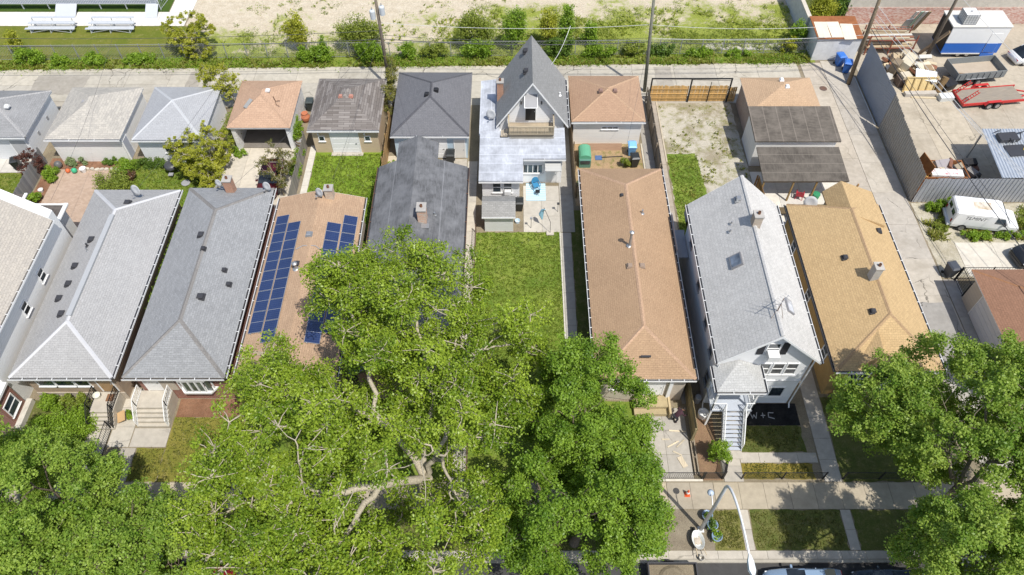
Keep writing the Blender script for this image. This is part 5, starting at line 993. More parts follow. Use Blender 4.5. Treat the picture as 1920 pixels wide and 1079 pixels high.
# planks and offcuts on the front paving
for i, (x, y, a, l) in enumerate(((11.1, 22.35, -.08, .55), (10.7, 21.4, .5, .45), (11.2, 21.45, .75, .4), (10.25, 21.75, 0, .25), (11.25, 20.0, -1.2, .0), (10.9, 20.75, -.5, .3))):
    if l: MB().obox((x, y, .055), (l * math.cos(a), l * math.sin(a), 0), (-.045 * math.sin(a), .045 * math.cos(a), 0), (0, 0, .018)).build('plank', wood((.62, .54, .40), 'X'), label=('long pale plank lying nearest the entry steps', 'slanting pale plank lower on the front paving', 'thin pale slat angled beside the low rail', 'tiny pale offcut at the maple edge', '', 'short faint slat near the wide beige board')[i], cat='plank', group='timber offcuts on the front paving')
MB().obox((11.15, 20.15, .06), (.16, -.36, 0), (.16, .07, 0), (0, 0, .02)).build('board', wood((.52, .45, .34), 'Y'), label='short wide beige board on the front paving near the fence', cat='board')
MB().obox((-26.35, 23.2, .5), (.25, .05, .12), (-.08, .33, .1), (-.02, -.02, .03)).build('cardboard_sheet', paint((.52, .34, .17), .9), label='brown cardboard leaning between the two front stoops', cat='cardboard')
MB().lathe((-28.0, 24.35, 1.052), [(.14, 0), (.24, .3), (.25, .36), (.2, .36), (.17, .2)], 14).build('flower_pot', paint((.70, .70, .62), .4), label='white bowl planter on the black-railed stoop', cat='pot')
MB().lathe((12.95, 23.5, .01), [(.3, 0), (.36, .4), (.37, .5), (.28, .5), (.25, .3)], 16).build('tub', paint((.72, .72, .70), .4), label='white tub by the side of the white house porch', cat='tub'); MB().lathe((12.75, 24.6, .01), [(.2, 0), (.24, .6), (.2, .7)], 12).build('barrel', paint((.30, .31, .32), .5), label='grey barrel in the shade beside the white house porch', cat='barrel')
# letters laid in white stones on the black mulch: W + C
def strokes(pts, w_=.045):
    mb = MB()
    for p in pts:
        for a, b in zip(p[:-1], p[1:]): mb.bar((a[0], a[1], .03), (b[0], b[1], .03), w_, .05)
    return mb
t = thing('stone_letters', 'white stone letters W + C laid on the black mulch bed', 'letters', (16.8, 23.6, .01)); WS = paint((.36, .37, .38), .8, .4)
strokes([[(16.25, 23.75), (16.35, 23.3), (16.48, 23.58), (16.6, 23.3), (16.72, 23.75)]]).build('letter_w', WS, t, kind='stuff'); strokes([[(16.95, 23.52), (17.25, 23.52)], [(17.1, 23.34), (17.1, 23.72)]]).build('plus_sign', WS, t, kind='stuff'); strokes([[(17.85, 23.72), (17.5, 23.74), (17.46, 23.4), (17.85, 23.28)]]).build('letter_c', WS, t, kind='stuff')
# patio furniture under the patio cover
t = thing('rattan_table', 'brown woven low table on the white patio behind the tan roof', 'table', (22.1, 42.0, .03)); MB().box(21.8, 41.7, .42, 22.8, 42.4, .48).build('top', wood((.16, .12, .07), 'X'), t)
for sx in (21.85, 22.75):
    for sy in (41.75, 42.35): MB().box(sx - .03, sy - .03, .03, sx + .03, sy + .03, .419).build('leg', BLACK, t)
plastic_chair('red plastic chair under the patio cover', 24.2, 43.9, 2.8, (.45, .03, .05)); MB().lathe((25.6, 43.9, .03), [(.28, 0), (.33, .45), (.3, .5), (.1, .52)], 12).build('drum', paint((.04, .25, .12), .5), label='green drum under the patio cover', cat='drum')
MB().lathe((24.0, 40.9, .03), [(.24, 0), (.26, .3), (.1, .33)], 12).build('stump_stool', wood((.22, .15, .08), 'Z'), label='round wooden stool behind the big dish', cat='stool')
# ------------------------------------------------------------------ vehicles (x forward, y left)
def wheel(t, x, y, r, w_=.22, side=1):
    o = MB().cyl((x, y - w_ / 2, r), (x, y + w_ / 2, r), r, n=18).build('wheel', RUBBER, t, local=True); MB().cyl((x, y + side * (w_ / 2 - .01), r), (x, y + side * (w_ / 2 + .015), r), r * .6, n=14).build('rim', RIM, o, local=True); return o
def ringc(x, w0, w1, w2, z0, z1, z2, n=3):
    return [(x, -w0, z0), (x, -w1, z0 + (z1 - z0) * .3), (x, -w1, z1 - .08), (x, -w2, z2), (x, w2, z2), (x, w1, z1 - .08), (x, w1, z0 + (z1 - z0) * .3), (x, w0, z0)]
def car(label, loc, rz, c, L=4.5, W=1.8, H=1.45, kind='sedan', name='parked_car', cat='car'):
    t = thing(name, label, cat, loc, None, rz); m = paint(c, .22, .06, .15, .6); h = L / 2; w_ = W / 2
    belt = .58 * H if kind == 'sedan' else .58 * H
    st = [(-h, .78, .40, .74), (-h + .12, .92, .22, .95), (-h + .7, 1, .2, 1.0), (-.2, 1, .2, 1.0), (h * .52, 1, .2, .97), (h - .35, .94, .22, .86), (h - .06, .84, .26, .72), (h, .72, .4, .62)]
    MB().loft([ringc(x, w_ * k * .9, w_ * k, w_ * k * .9, z0, belt * f, belt * f + .03) for x, k, z0, f in st]).build('body', m, t, True, True)
    if kind == 'sedan': g = [(-h * .80, .80, .02), (-h * .42, .74, 1), (h * .05, .74, 1), (h * .44, .82, .02)]
    else: g = [(-h * .97, .84, .02), (-h * .84, .78, .97), (h * .10, .78, 1), (h * .44, .84, .02)]
    GL = glass((.012, .015, .018), .05)
    MB().loft([[(x, -w_ * .9, belt - .02), (x, -w_ * (.9 if f < .1 else k), belt + (H - belt - .05) * f + .02), (x, w_ * (.9 if f < .1 else k), belt + (H - belt - .05) * f + .02), (x, w_ * .9, belt - .02)] for x, k, f in g]).build('windows', GL, t, local=True)
    xa, xb = g[1][0], g[2][0]
    MB().loft([[(x, -w_ * .74, H - .045), (x, -w_ * .64, H), (x, w_ * .64, H), (x, w_ * .74, H - .045), (x, w_ * .7, H - .075), (x, -w_ * .7, H - .075)] for x in (xa - .02, xa + .2, xb - .15, xb + .04)]).build('roof', m, t, local=True)
    for s in (-1, 1):
        pl = MB(); pl.bar((g[0][0] + .05, s * w_ * .86, belt), (xa, s * w_ * .72, H - .05), .07, .05); pl.bar((xb, s * w_ * .72, H - .05), (g[3][0] - .03, s * w_ * .86, belt), .06, .05); pl.bar(((xa + xb) / 2 - .1, s * w_ * .905, belt), ((xa + xb) / 2 - .1, s * w_ * .76, H - .05), .08, .04); pl.build('pillars', m, t, local=True, kind='stuff')
        MB().obox((h - .16, s * w_ * .62, belt * .66), (.08, 0, 0), (0, .22, 0), (0, 0, .08)).build('headlight', paint((.75, .77, .8), .1), t, local=True); MB().obox((-h + .1, s * w_ * .68, belt * .78), (.06, 0, 0), (0, .16, 0), (0, 0, .09)).build('tail_light', paint((.45, .02, .02), .2), t, local=True)
        MB().obox((g[3][0] - .3, s * (w_ + .06), belt + .06), (.06, 0, 0), (0, .09, 0), (0, 0, .06)).build('wing_mirror', m, t, local=True)
        for x in (-h * .58, h * .6): wheel(t, x, s * (w_ - .12), .33, .22, s)
    MB().obox((h - .02, 0, .42), (.05, 0, 0), (0, w_ * .7, 0), (0, 0, .1)).build('front_bumper', DARK if kind != 'sedan' else m, t, local=True)
    if kind != 'sedan':
        for s in (-1, 1): MB().bar((xa + .1, s * w_ * .6, H + .06), (xb - .1, s * w_ * .6, H + .06), .05, .05).build('roof_rail', STEEL, t, local=True)
    return t
car('silver-blue car parked at the kerb by the lamp post', (17.2, 12.3, -.12), math.pi, (.24, .33, .45), 4.6)
car('dark blue-black car parked behind the silver-blue one', (22.3, 12.25, -.12), math.pi, (.035, .05, .07), 4.5)
car('red sport utility car parked at the kerb under the trees', (-18.6, 12.4, -.12), 0, (.20, .012, .016), 4.5, 1.85, 1.65, 'suv')
car('dark maroon car parked nose-in on the driveway under the small tree', (-20.6, 45.7, .035), math.pi / 2 * 3, (.09, .012, .016), 4.4, 1.8, 1.45)
car('black sport utility car at the right edge on the pale pad', (41.7, 37.3, .035), math.pi * 1.06, (.018, .019, .022), 4.7, 1.95, 1.75, 'suv')
car('white sedan behind the blue and white box trailer', (51.6, 62.9, .03), .22, (.72, .73, .74), 4.6)
# white cargo van
t = thing('cargo_van', 'old white cargo van with faded lettering in weeds beside the corrugated fence', 'van', (38.2, 40.95, .01), None, R(-9)); VW = paint((.76, .76, .75), .35, .08)
def vr(x, w0, z0, w1, z1, zt, wt): return [(x, -w0, z0), (x, -w1, z0 + .3), (x, -w1, z1), (x, -wt, zt), (x, wt, zt), (x, w1, z1), (x, w1, z0 + .3), (x, w0, z0)]
MB().loft([vr(-2.6, .88, .5, .95, 1.85, 1.98, .75), vr(-2.5, .95, .4, 1.0, 1.95, 2.08, .82), vr(.9, .95, .4, 1.0, 1.95, 2.08, .82), vr(1.15, .95, .4, 1.0, 1.85, 2.0, .8), vr(1.75, .95, .4, 1.0, 1.05, 1.25, .86), vr(2.45, .92, .45, .98, .98, 1.08, .84), vr(2.62, .85, .5, .9, .8, .9, .75)]).build('body', VW, t, local=True)
MB().loft([[(1.22, -.76, 1.93), (1.22, .76, 1.93), (1.77, .84, 1.27), (1.77, -.84, 1.27)], [(1.25, -.76, 1.96), (1.25, .76, 1.96), (1.80, .84, 1.29), (1.80, -.84, 1.29)]]).build('windscreen', GLASS, t, local=True)
for s in (-1, 1):
    MB().faces([(.55, s * 1.006, 1.2), (1.5, s * 1.006, 1.2), (1.15, s * 1.0, 1.8), (.55, s * 1.0, 1.8), (.55, s * .98, 1.2), (1.5, s * .98, 1.2), (1.15, s * .97, 1.8), (.55, s * .97, 1.8)], [(0, 1, 2, 3), (7, 6, 5, 4), (0, 4, 5, 1), (1, 5, 6, 2), (2, 6, 7, 3), (3, 7, 4, 0)]).build('side_window', GLASS, t, local=True)
    for x in (-1.6, 1.65): wheel(t, x, s * .9, .36, .24, s)
    MB().obox((2.58, s * .65, .78), (.05, 0, 0), (0, .15, 0), (0, 0, .1)).build('headlight', paint((.7, .7, .7), .15), t, local=True); MB().obox((-2.58, s * .82, .95), (.05, 0, 0), (0, .08, 0), (0, 0, .16)).build('tail_light', paint((.4, .02, .02), .3), t, local=True); MB().obox((-2.6, s * .42, 1.5), (.02, 0, 0), (0, .28, 0), (0, 0, .2)).build('rear_window', GLASS, t, local=True); MB().obox((1.3, s * 1.1, 1.3), (.06, 0, 0), (0, .1, 0), (0, 0, .14)).build('wing_mirror', DARK, t, local=True)
MB().box(-2.78, -.9, .42, -2.6, .9, .58).build('rear_bumper', WHITE2, t, local=True); MB().box(-1.2, -.4, 2.081, .2, .45, 2.086).build('roof_rust', rusty((.70, .66, .58), (.45, .30, .14), .7), t, local=True)
def text(par, s, size, loc, rot, mat, name='lettering', shear=0.0):
    cu = D.curves.new(name, 'FONT'); cu.body = s; cu.size = size; cu.extrude = .004; cu.shear = shear; cu.align_x = 'CENTER'
    tmp = D.objects.new(name, cu); col.objects.link(tmp); dg = bpy.context.evaluated_depsgraph_get(); me = D.meshes.new_from_object(tmp.evaluated_get(dg)); D.objects.remove(tmp); me.materials.clear(); me.materials.append(mat)
    o = D.objects.new(name, me); col.objects.link(o); o.parent = par; o.location = loc; o.rotation_euler = rot; OFF[o.name] = OFF[par.name]; return o
text(t, 'TLMINT', .46, (-1.0, -1.004, 1.38), (math.pi / 2, 0, 0), paint((.06, .06, .07), .6), shear=.25); 
# box trailer, blue and white
t = thing('box_trailer', 'white box trailer with blue lower side, left end darkened to look open', 'trailer', (45.3, 64.3, .03)); BW = paint((.74, .74, .73), .4, .12); BB = paint((.03, .13, .46), .4, .1)
MB().box(42.5, 63.05, 1.75, 48.1, 65.65, 3.55).build('upper_body', BW, t); MB().box(42.52, 63.07, .62, 48.08, 65.63, 1.749).build('lower_body', BB, t); MB().box(42.4, 62.98, 3.55, 48.2, 65.72, 3.62).build('roof', paint((.62, .60, .55), .6, .15), t); MB().box(42.46, 63.15, .75, 42.499, 65.55, 3.4).build('dark_end_panel', BLACK, t)  # black panel on the closed left end paints the shade of an opening
MB().box(42.6, 63.0, .52, 46.4, 63.06, .62).build('running_board', paint((.62, .6, .56), .5), t); o = MB().box(46.55, 63.02, .75, 47.65, 63.049, 2.85).build('side_door', BW, t); MB().box(46.57, 63.0, .77, 47.63, 63.019, 1.74).build('door_lower', BB, o)
MB().box(46.5, 63.0, .15, 47.8, 63.06, .6).build('skirt', BB, t)
for x in (44.6, 45.5): wheel(t, x, 63.4, .36, .25, -1) if False else None
def whl(t, x, y, r, side=-1, w_=.24, z=.03):
    o = MB().cyl((x, y - w_ / 2, r + z), (x, y + w_ / 2, r + z), r, n=18).build('wheel', RUBBER, t); MB().cyl((x, y + side * (w_ / 2 - .01), r + z), (x, y + side * (w_ / 2 + .02), r + z), r * .58, n=14).build('rim', RIM, o)
for x in (44.4, 45.3):
    whl(t, x, 63.3, .34); whl(t, x, 65.4, .34, 1)
t = thing('ibc_tank', 'white caged liquid tank standing on the box trailer roof', 'tank', (43.95, 63.9, 3.62)); MB().box(43.35, 63.3, 3.74, 44.55, 64.5, 4.68).build('bottle', paint((.80, .80, .77), .4), t); cg = MB(); MB().box(43.3, 63.25, 3.62, 44.6, 64.55, 3.739).build('pallet', GREY, t)
for i in range(6):
    f = i / 5; z = 3.76 + .9 * f; x = 43.32 + 1.26 * f; y = 63.27 + 1.26 * f
    for yy in (63.27, 64.53): cg.bar((43.3, yy, z), (44.6, yy, z), .03, .03); cg.bar((x, yy, 3.75), (x, yy, 4.7), .03, .03)
    for xx in (43.32, 44.58): cg.bar((xx, 63.25, z), (xx, 64.55, z), .03, .03); cg.bar((xx, y, 3.75), (xx, y, 4.7), .03, .03)
cg.build('cage', STEEL, t, kind='stuff'); MB().lathe((43.95, 63.9, 4.68), [(.12, 0), (.12, .05), (.05, .06)], 12).build('cap', GREY, t)
# grey dump trailer
t = thing('dump_trailer', 'grey tandem-axle dump trailer with sandy empty bed', 'trailer', (44.6, 60, .03), None, R(7)); DG = paint((.20, .215, .215), .5, .25)
MB().box(-2.4, -1.15, .75, 2.4, 1.15, .85).build('bed_floor', paint((.42, .35, .27), .8, .3), t, local=True)
for a in ((-2.4, -1.2, 2.4, -1.151), (-2.4, 1.151, 2.4, 1.2)): o = MB().box(a[0], a[1], .72, a[2], a[3], 1.5).build('side_wall', DG, t, local=True)
for i in range(8): MB().box(-2.2 + i * .6, -1.26, .8, -2.12 + i * .6, -1.201, 1.42).build('side_rib', DG, t, local=True)
for a in ((-2.45, -1.2, -2.401, 1.2), (2.401, -1.2, 2.45, 1.2)): MB().box(a[0], a[1], .72, a[2], a[3], 1.5).build('end_wall', DG, t, local=True)
MB().bar((2.45, .4, .55), (3.6, 0, .5), .1, .1).bar((2.45, -.4, .55), (3.6, 0, .5), .1, .1).build('drawbar', DG, t, local=True); MB().box(-2.2, -1.0, .5, 2.4, 1.0, .72).build('chassis', DARK, t, local=True)
for s in (-1, 1):
    for x in (-.85, .0): wheel(t, x, s * 1.15, .36, .24, s)
    MB().box(-1.4, s * 1.02, .80, .5, s * 1.3, .84).build('mudguard', GREY, t, local=True)
MB().bar((-2.0, -.5, .9), (1.6, -.9, .9), .06, .05).build('plank', wood((.3, .2, .12), 'X'), label='single long plank in the bed of the grey dump trailer', cat='plank').location = (44.6, 60, .03)
# red flatbed trailer
t = thing('flatbed_trailer', 'red flatbed trailer with ladder ramps and wooden deck', 'trailer', (44.8, 56.6, .03), None, R(7)); RD_ = paint((.50, .035, .03), .4, .15)
MB().box(-2.9, -1.0, .55, 3.0, 1.0, .60).build('deck', wood((.30, .26, .21), 'X', .25, .4), t, local=True)
for s in (-1, 1):
    MB().box(-3.0, s * 1.0, .42, 3.2, s * 1.09, .66).build('side_rail', RD_, t, local=True)
    MB().loft([[(x, s * 1.1, z), (x, s * 1.38, z), (x, s * 1.38, z - .05), (x, s * 1.1, z - .05)] for x, z in ((-1.0, .55), (-.75, .86), (.55, .86), (.8, .55))]).build('mudguard', RD_, t, local=True)
    for x in (-.5, .32): wheel(t, x, s * 1.24, .34, .22, s)
    rp = MB()
    for q in (-.16, .16): rp.bar((-2.95, s * .72 + q, .62), (-1.85, s * .72 + q, 1.75), .05, .06)
    for i in range(7): f = (i + .5) / 7; rp.bar((-2.95 + 1.1 * f, s * .72 - .16, .62 + 1.13 * f), (-2.95 + 1.1 * f, s * .72 + .16, .62 + 1.13 * f), .045, .045)
    rp.build('ramp', RD_, t, local=True)
MB().bar((3.0, .5, .5), (4.3, 0, .48), .1, .1).bar((3.0, -.5, .5), (4.3, 0, .48), .1, .1).build('drawbar', RD_, t, local=True); MB().box(-2.99, -1.0, .4, -2.9, 1.0, .62).build('tail_bar', RD_, t, local=True)
# ------------------------------------------------------------------ storage yard clutter
JR = random.Random(5); WD = [wood((.42, .34, .23), 'X'), wood((.30, .22, .14), 'X'), wood((.55, .47, .33), 'X'), rusty((.30, .14, .09)), paint((.55, .53, .48), .8, .3)]
def lump(label, cat, x, y, z, lx, ly, lz, rz, tilt, mat, name):
    m = Matrix.Rotation(rz, 3, 'Z') @ Matrix.Rotation(tilt, 3, 'X'); mb = MB(); mb.obox((0, 0, 0), (lx / 2, 0, 0), (0, ly / 2, 0), (0, 0, lz / 2)); mb.v = [tuple(m @ Vector(p)) for p in mb.v]; zm = min(p[2] for p in mb.v); mb.v = [(p[0] + x, p[1] + y, p[2] - zm + z) for p in mb.v]; return mb.build(name, mat, label=label, cat=cat)
t = thing('steel_rack', 'rusty steel rack stacked with long timbers and a ladder', 'rack', (37.5, 64.5, .03))
for x in (35.3, 37.6, 39.9):
    for y in (63.6, 65.4): MB().box(x - .05, y - .05, .03, x + .05, y + .05, 2.2).build('upright', rusty((.3, .1, .07)), t)
for y in (63.6, 65.4):
    for z in (.8, 1.7): MB().bar((35.2, y, z), (40.0, y, z), .07, .1).build('beam', rusty((.32, .10, .07)), t)
for i in range(14):
    y = 63.7 + (i % 7) * .27; z = (.86, 1.76)[i // 7]; lump('%s board from the front on the %s tier of the steel rack' % (ORD[i % 7], ('lower', 'upper')[i // 7]), 'board', 37.4 + JR.uniform(-.3, .3), y, z, JR.uniform(3.6, 4.8), .22, JR.uniform(.06, .16), JR.uniform(-.04, .04), 0, WD[i % 5], 'rack_board')['group'] = 'boards on the steel rack'
t = thing('ladder', 'aluminium ladder laid on top of the timber rack', 'ladder', (38, 65.3, 1.95)); MB().bar((36.3, 65.05, 1.97), (39.9, 65.05, 1.97), .04, .08).bar((36.3, 65.45, 1.97), (39.9, 65.45, 1.97), .04, .08).build('stiles', rusty((.45, .25, .2)), t, kind='stuff'); rg_ = MB().cyl((0, -.2, 0), (0, .2, 0), .025, n=6).mesh('rung', [STEEL])
for i in range(9): inst(rg_, 'rung', t, (36.5 + i * .4, 65.25, 1.97))
lump('big beige upholstered sofa tipped on its back in the yard heap', 'sofa', 38.2, 60.9, .03, 2.0, 1.0, 1.5, .9, .25, paint((.50, .45, .34), .9, .3), 'discarded_sofa'); lump('worn brown cabinet leaning beside the tipped sofa', 'cabinet', 36.9, 60.2, .03, 1.1, .7, 1.7, .8, .1, wood((.28, .22, .15), 'Z'), 'discarded_cabinet')
lump('large pale cardboard sheet on the yard heap', 'cardboard', 39.9, 60.3, 1.0, 1.4, 1.0, .04, .3, .15, paint((.60, .54, .40), .9), 'cardboard_sheet'); lump('white board on top of the heap left of the dump trailer', 'board', 39.4, 58.7, 1.15, 1.9, 1.4, .05, -.3, .12, paint((.78, .80, .80), .5, .05), 'white_board')
lump('brown wooden crate under the white board', 'crate', 39.3, 58.7, .03, 1.4, 1.2, 1.05, -.2, 0, wood((.20, .13, .09), 'Z'), 'crate'); lump('dark chest at the foot of the leaning cabinet', 'chest', 37.6, 58.9, .03, 1.3, .9, .9, .1, 0, wood((.16, .12, .10), 'Z'), 'chest'); lump('pale flattened box on the dark chest', 'box', 37.6, 58.9, .94, .9, .8, .3, .2, 0, paint((.55, .48, .36), .9), 'cardboard_box')
for i in range(44):
    x = JR.uniform(36.0, 41.0); y = JR.uniform(58.9, 62.8); q = JR.randrange(5); lump(PL('scrap in the heap by the trailer pole', ('tan', 'brown', 'pale wood', 'rusty', 'off-white')[q], x, y, 36, 41, 58.9, 62.8), 'scrap', x, y, .03 + JR.uniform(0, .7), JR.uniform(.4, 1.6), JR.uniform(.2, .8), JR.uniform(.06, .5), JR.uniform(0, 3), JR.uniform(-.6, .6), WD[q], 'scrap_piece')['group'] = 'scrap heap'
t = thing('pallet', 'pale yellow pallet wall standing upright in the storage yard', 'pallet', (38.8, 58.0, .03)); PY = wood((.60, .47, .24), 'Z')
MB().obox((38.8, 58.0, .75), (1.5, 0, 0), (0, .02, 0), (0, .15, .7)).build('back_board', PY, t)
for i in range(5): MB().obox((37.4 + i * .7, 57.93, .75), (.05, 0, 0), (0, .04, 0), (0, .15, .72)).build('slat', wood((.46, .34, .16), 'Z'), t)
for z, y in ((.06, 57.80), (1.44, 58.1)): MB().box(37.28, y - .05, z, 40.32, y + .04, z + .09).build('rail', PY, t)
lump('grey concrete beam lying before the upright pallet', 'beam', 38.8, 57.3, .03, 3.0, .5, .35, .03, 0, concrete((.5, .46, .4), 0, .3), 'concrete_beam'); lump('pale plank on the ground before the concrete beam', 'plank', 39.2, 56.9, .03, 2.6, .2, .08, -.05, 0, WD[2], 'plank')
MB().cyl((40.7, 57.9, .03), (41.1, 58.3, 1.35), .32, n=14).build('carpet_roll', paint((.20, .13, .06), .9, .4), label='rolled brown carpet leaning right of the pallet', cat='carpet'); lump('black plastic heap beside the rolled carpet', 'bag', 41.6, 58.3, .03, 1.3, 1.0, .8, .4, .2, BLACK, 'plastic_heap'); lump('old white basin on the ground by the red ramps', 'basin', 41.0, 56.7, .03, 1.3, .7, .45, .1, .08, paint((.6, .62, .6), .4), 'basin')
for i, (x, c) in enumerate(((40.4, 4), (40.9, 0), (41.3, 4), (41.65, 1))): lump(ORD[i] + ' tall board from the left leaning on the brick wall', 'board', x, 67.2, .03, .35, .08, 3.0, .2, .35, (WD[c] if i != 1 else paint((.30, .40, .32), .6)), 'leaning_board')['group'] = 'boards leaning on the brick wall'
lump('long brown plank leaning against the trailer end', 'plank', 41.6, 63.4, .03, .5, .1, 3.4, 1.2, .5, WD[1], 'leaning_plank'); lump('grey steel door leaning by the brick wall', 'door', 39.9, 66.8, .03, .9, .06, 2.2, .3, .3, STEEL, 'steel_door')
# dumpster
t = thing('dumpster', 'rust-orange dumpster heaped with scrap behind the corrugated corner', 'dumpster', (36, 45.6, .03)); RU = rusty((.30, .13, .05), amt=.7)
for a in ((34.0, 44.6, 38.2, 44.7), (34.0, 46.6, 38.2, 46.7)): MB().box(a[0], a[1], .03, a[2], a[3], 1.7).build('side_wall', RU, t)
for a in ((34.0, 44.701, 34.1, 46.599), (38.1, 44.701, 38.2, 46.599)): MB().box(a[0], a[1], .03, a[2], a[3], 1.7).build('end_wall', RU, t)
MB().box(34.1, 44.7, .03, 38.1, 46.6, .9).build('floor', rusty((.12, .08, .06)), t); lump('large rusty plate standing in the dumpster', 'plate', 34.5, 45.6, .9, 1.8, .06, 1.9, 1.75, .2, rusty((.38, .16, .05), amt=.6), 'rusty_plate'); lump('pink and white mattress on the dumpster heap', 'mattress', 36.3, 45.0, 1.65, 2.6, .75, .25, -.06, .1, ground_mix((.70, .68, .66), (.60, .16, .2), (.66, .6, .6), 3, 8, .55, .6), 'mattress')
lump('open grey steel trough in the dumpster', 'trough', 36.3, 46.0, 1.35, 1.3, .9, .5, .2, .35, paint((.30, .27, .27), .5, .2), 'steel_trough')
for i in range(26):
    x = JR.uniform(34.4, 37.9); y = JR.uniform(44.9, 46.4); lump(PL('scrap in the rusty dumpster', ('rust-red', 'cardboard', 'black', 'dark rusty', 'tan', 'orange')[i % 6], x, y, 34.4, 37.9, 44.9, 46.4), 'scrap', x, y, JR.uniform(.9, 1.6), JR.uniform(.4, 1.2), JR.uniform(.3, .8), JR.uniform(.06, .6), JR.uniform(0, 3), JR.uniform(-.8, .8), [rusty((.35, .16, .08)), paint((.50, .42, .30), .9), DARK, rusty((.2, .1, .07)), WD[0], paint((.55, .35, .1), .9)][i % 6], 'scrap_piece')['group'] = 'scrap in the dumpster'
for i in range(9):
    x = JR.uniform(38.4, 39.9); y = JR.uniform(44.3, 47.6); lump(PL('scrap on the ground beside the canopy', ('dark grey', 'rusty', 'black', 'grey')[i % 4], x, y, 38.4, 39.9, 44.3, 47.6), 'scrap', x, y, .03, JR.uniform(.5, 1.2), JR.uniform(.4, .9), JR.uniform(.4, 1.2), JR.uniform(0, 3), JR.uniform(-.2, .2), [DARK, rusty((.16, .1, .08)), BLACK, paint((.24, .23, .22), .7)][i % 4], 'scrap_item')['group'] = 'dark scrap by the metal canopy'
# metal canopy with things on its roof
t = thing('metal_canopy', 'ribbed metal canopy roof covered with scrap at the right edge', 'canopy', (43, 46, .03))
for x in (40.2, 44.5):
    for y in (43.9, 48.8): MB().box(x - .06, y - .06, .03, x + .06, y + .06, 2.7).build('post', STEEL, t)
pr = [];
for i in range(22): x = 39.85 + i * .25; pr += [(x, 2.74), (x + .06, 2.80), (x + .12, 2.80), (x + .18, 2.74)]
k = len(pr); ys = (43.5, 46.2, 49.3); MB().faces([(p[0] + (y - 43.5) * .08, y, p[1] + (y - 43.5) * .02) for y in ys for p in pr], [(j * k + i, j * k + i + 1, (j + 1) * k + i + 1, (j + 1) * k + i) for j in range(2) for i in range(k - 1)]).build('roof_sheet', paint((.58, .61, .64), .35, .25, .5), t)
for x in (40.2, 44.6): MB().bar((x, 43.6, 2.69), (x + .4, 49.2, 2.79), .06, .08).build('purlin', STEEL, t)
lump('black window screen lying on the metal canopy', 'screen', 42.2, 46.6, 2.87, 1.7, 1.3, .05, .1, 0, DARK, 'window_screen'); lump('tangle of dark metal on the canopy roof', 'scrap', 41.9, 48.0, 2.9, 1.6, .9, .3, .1, .05, DARK, 'metal_tangle')
for i in range(10):
    x = JR.uniform(41.2, 43.4); y = JR.uniform(47.3, 49.0); lump(PL('metal offcut on the canopy roof', ('dark', 'silvery', 'black')[i % 3], x, y, 41.2, 43.4, 47.3, 49), 'scrap', x, y, 2.9 + JR.uniform(0, .3), JR.uniform(.5, 1.3), .06, .05, JR.uniform(0, 3), JR.uniform(-.3, .3), [DARK, STEEL, BLACK][i % 3], 'metal_offcut')['group'] = 'metal offcuts on the canopy roof'
t = thing('step_ladder', 'yellow and black step ladder lying on the metal canopy', 'ladder', (43.2, 47.2, 2.9)); YE = paint((.70, .50, .08), .5)
for a, b in (((42.75, 46.6, 2.95), (43.5, 47.7, 2.97)), ((43.1, 46.35, 2.95), (43.6, 47.65, 2.97))): MB().bar(a, b, .07, .07).build('stile', YE, t)
for f in (.25, .5, .75): MB().bar((42.75 + .75 * f, 46.6 + 1.1 * f, 2.97), (43.1 + .5 * f, 46.35 + 1.3 * f, 2.97), .05, .05).build('rung', BLACK, t)
# ------------------------------------------------------------------ vegetation
def leaf_mesh(name, C, size, rs, mat, lv, out=None, up=.7, asp=.62):
    n = len(C); N = rs.normal(size=(n, 3)) * .75; N[:, 2] += up
    if out is not None: N += out * .5
    N /= np.linalg.norm(N, axis=1, keepdims=True) + 1e-9
    A = rs.normal(size=(n, 3)); U = np.cross(N, A); U /= np.linalg.norm(U, axis=1, keepdims=True) + 1e-9; W_ = np.cross(N, U)
    s = (size * rs.uniform(.65, 1.3, n))[:, None] * .5
    fold = N * s * rs.uniform(-.15, .25, n)[:, None]
    V = np.empty((n, 4, 3), np.float32); V[:, 0] = C - U * s; V[:, 1] = C + W_ * s * asp + fold; V[:, 2] = C + U * s; V[:, 3] = C - W_ * s * asp + fold
    return npmesh(name, V.reshape(-1, 3), np.arange(4 * n).reshape(n, 4), mat, np.clip(lv, 0, 1))
def in_lobes(rs, lobes, n, shell=.5, zmin=None):
    w_ = np.array([l[3] * l[4] * l[5] for l in lobes], float) ** .75; w_ /= w_.sum(); idx = rs.choice(len(lobes), n, p=w_); L = np.array(lobes, float)[idx]
    d = rs.normal(size=(n, 3)); d /= np.linalg.norm(d, axis=1, keepdims=True); r = rs.uniform(shell ** 3, 1, n) ** (1 / 3)
    P = L[:, :3] + d * L[:, 3:6] * r[:, None]
    if zmin is not None: P = P[P[:, 2] > zmin]
    return P
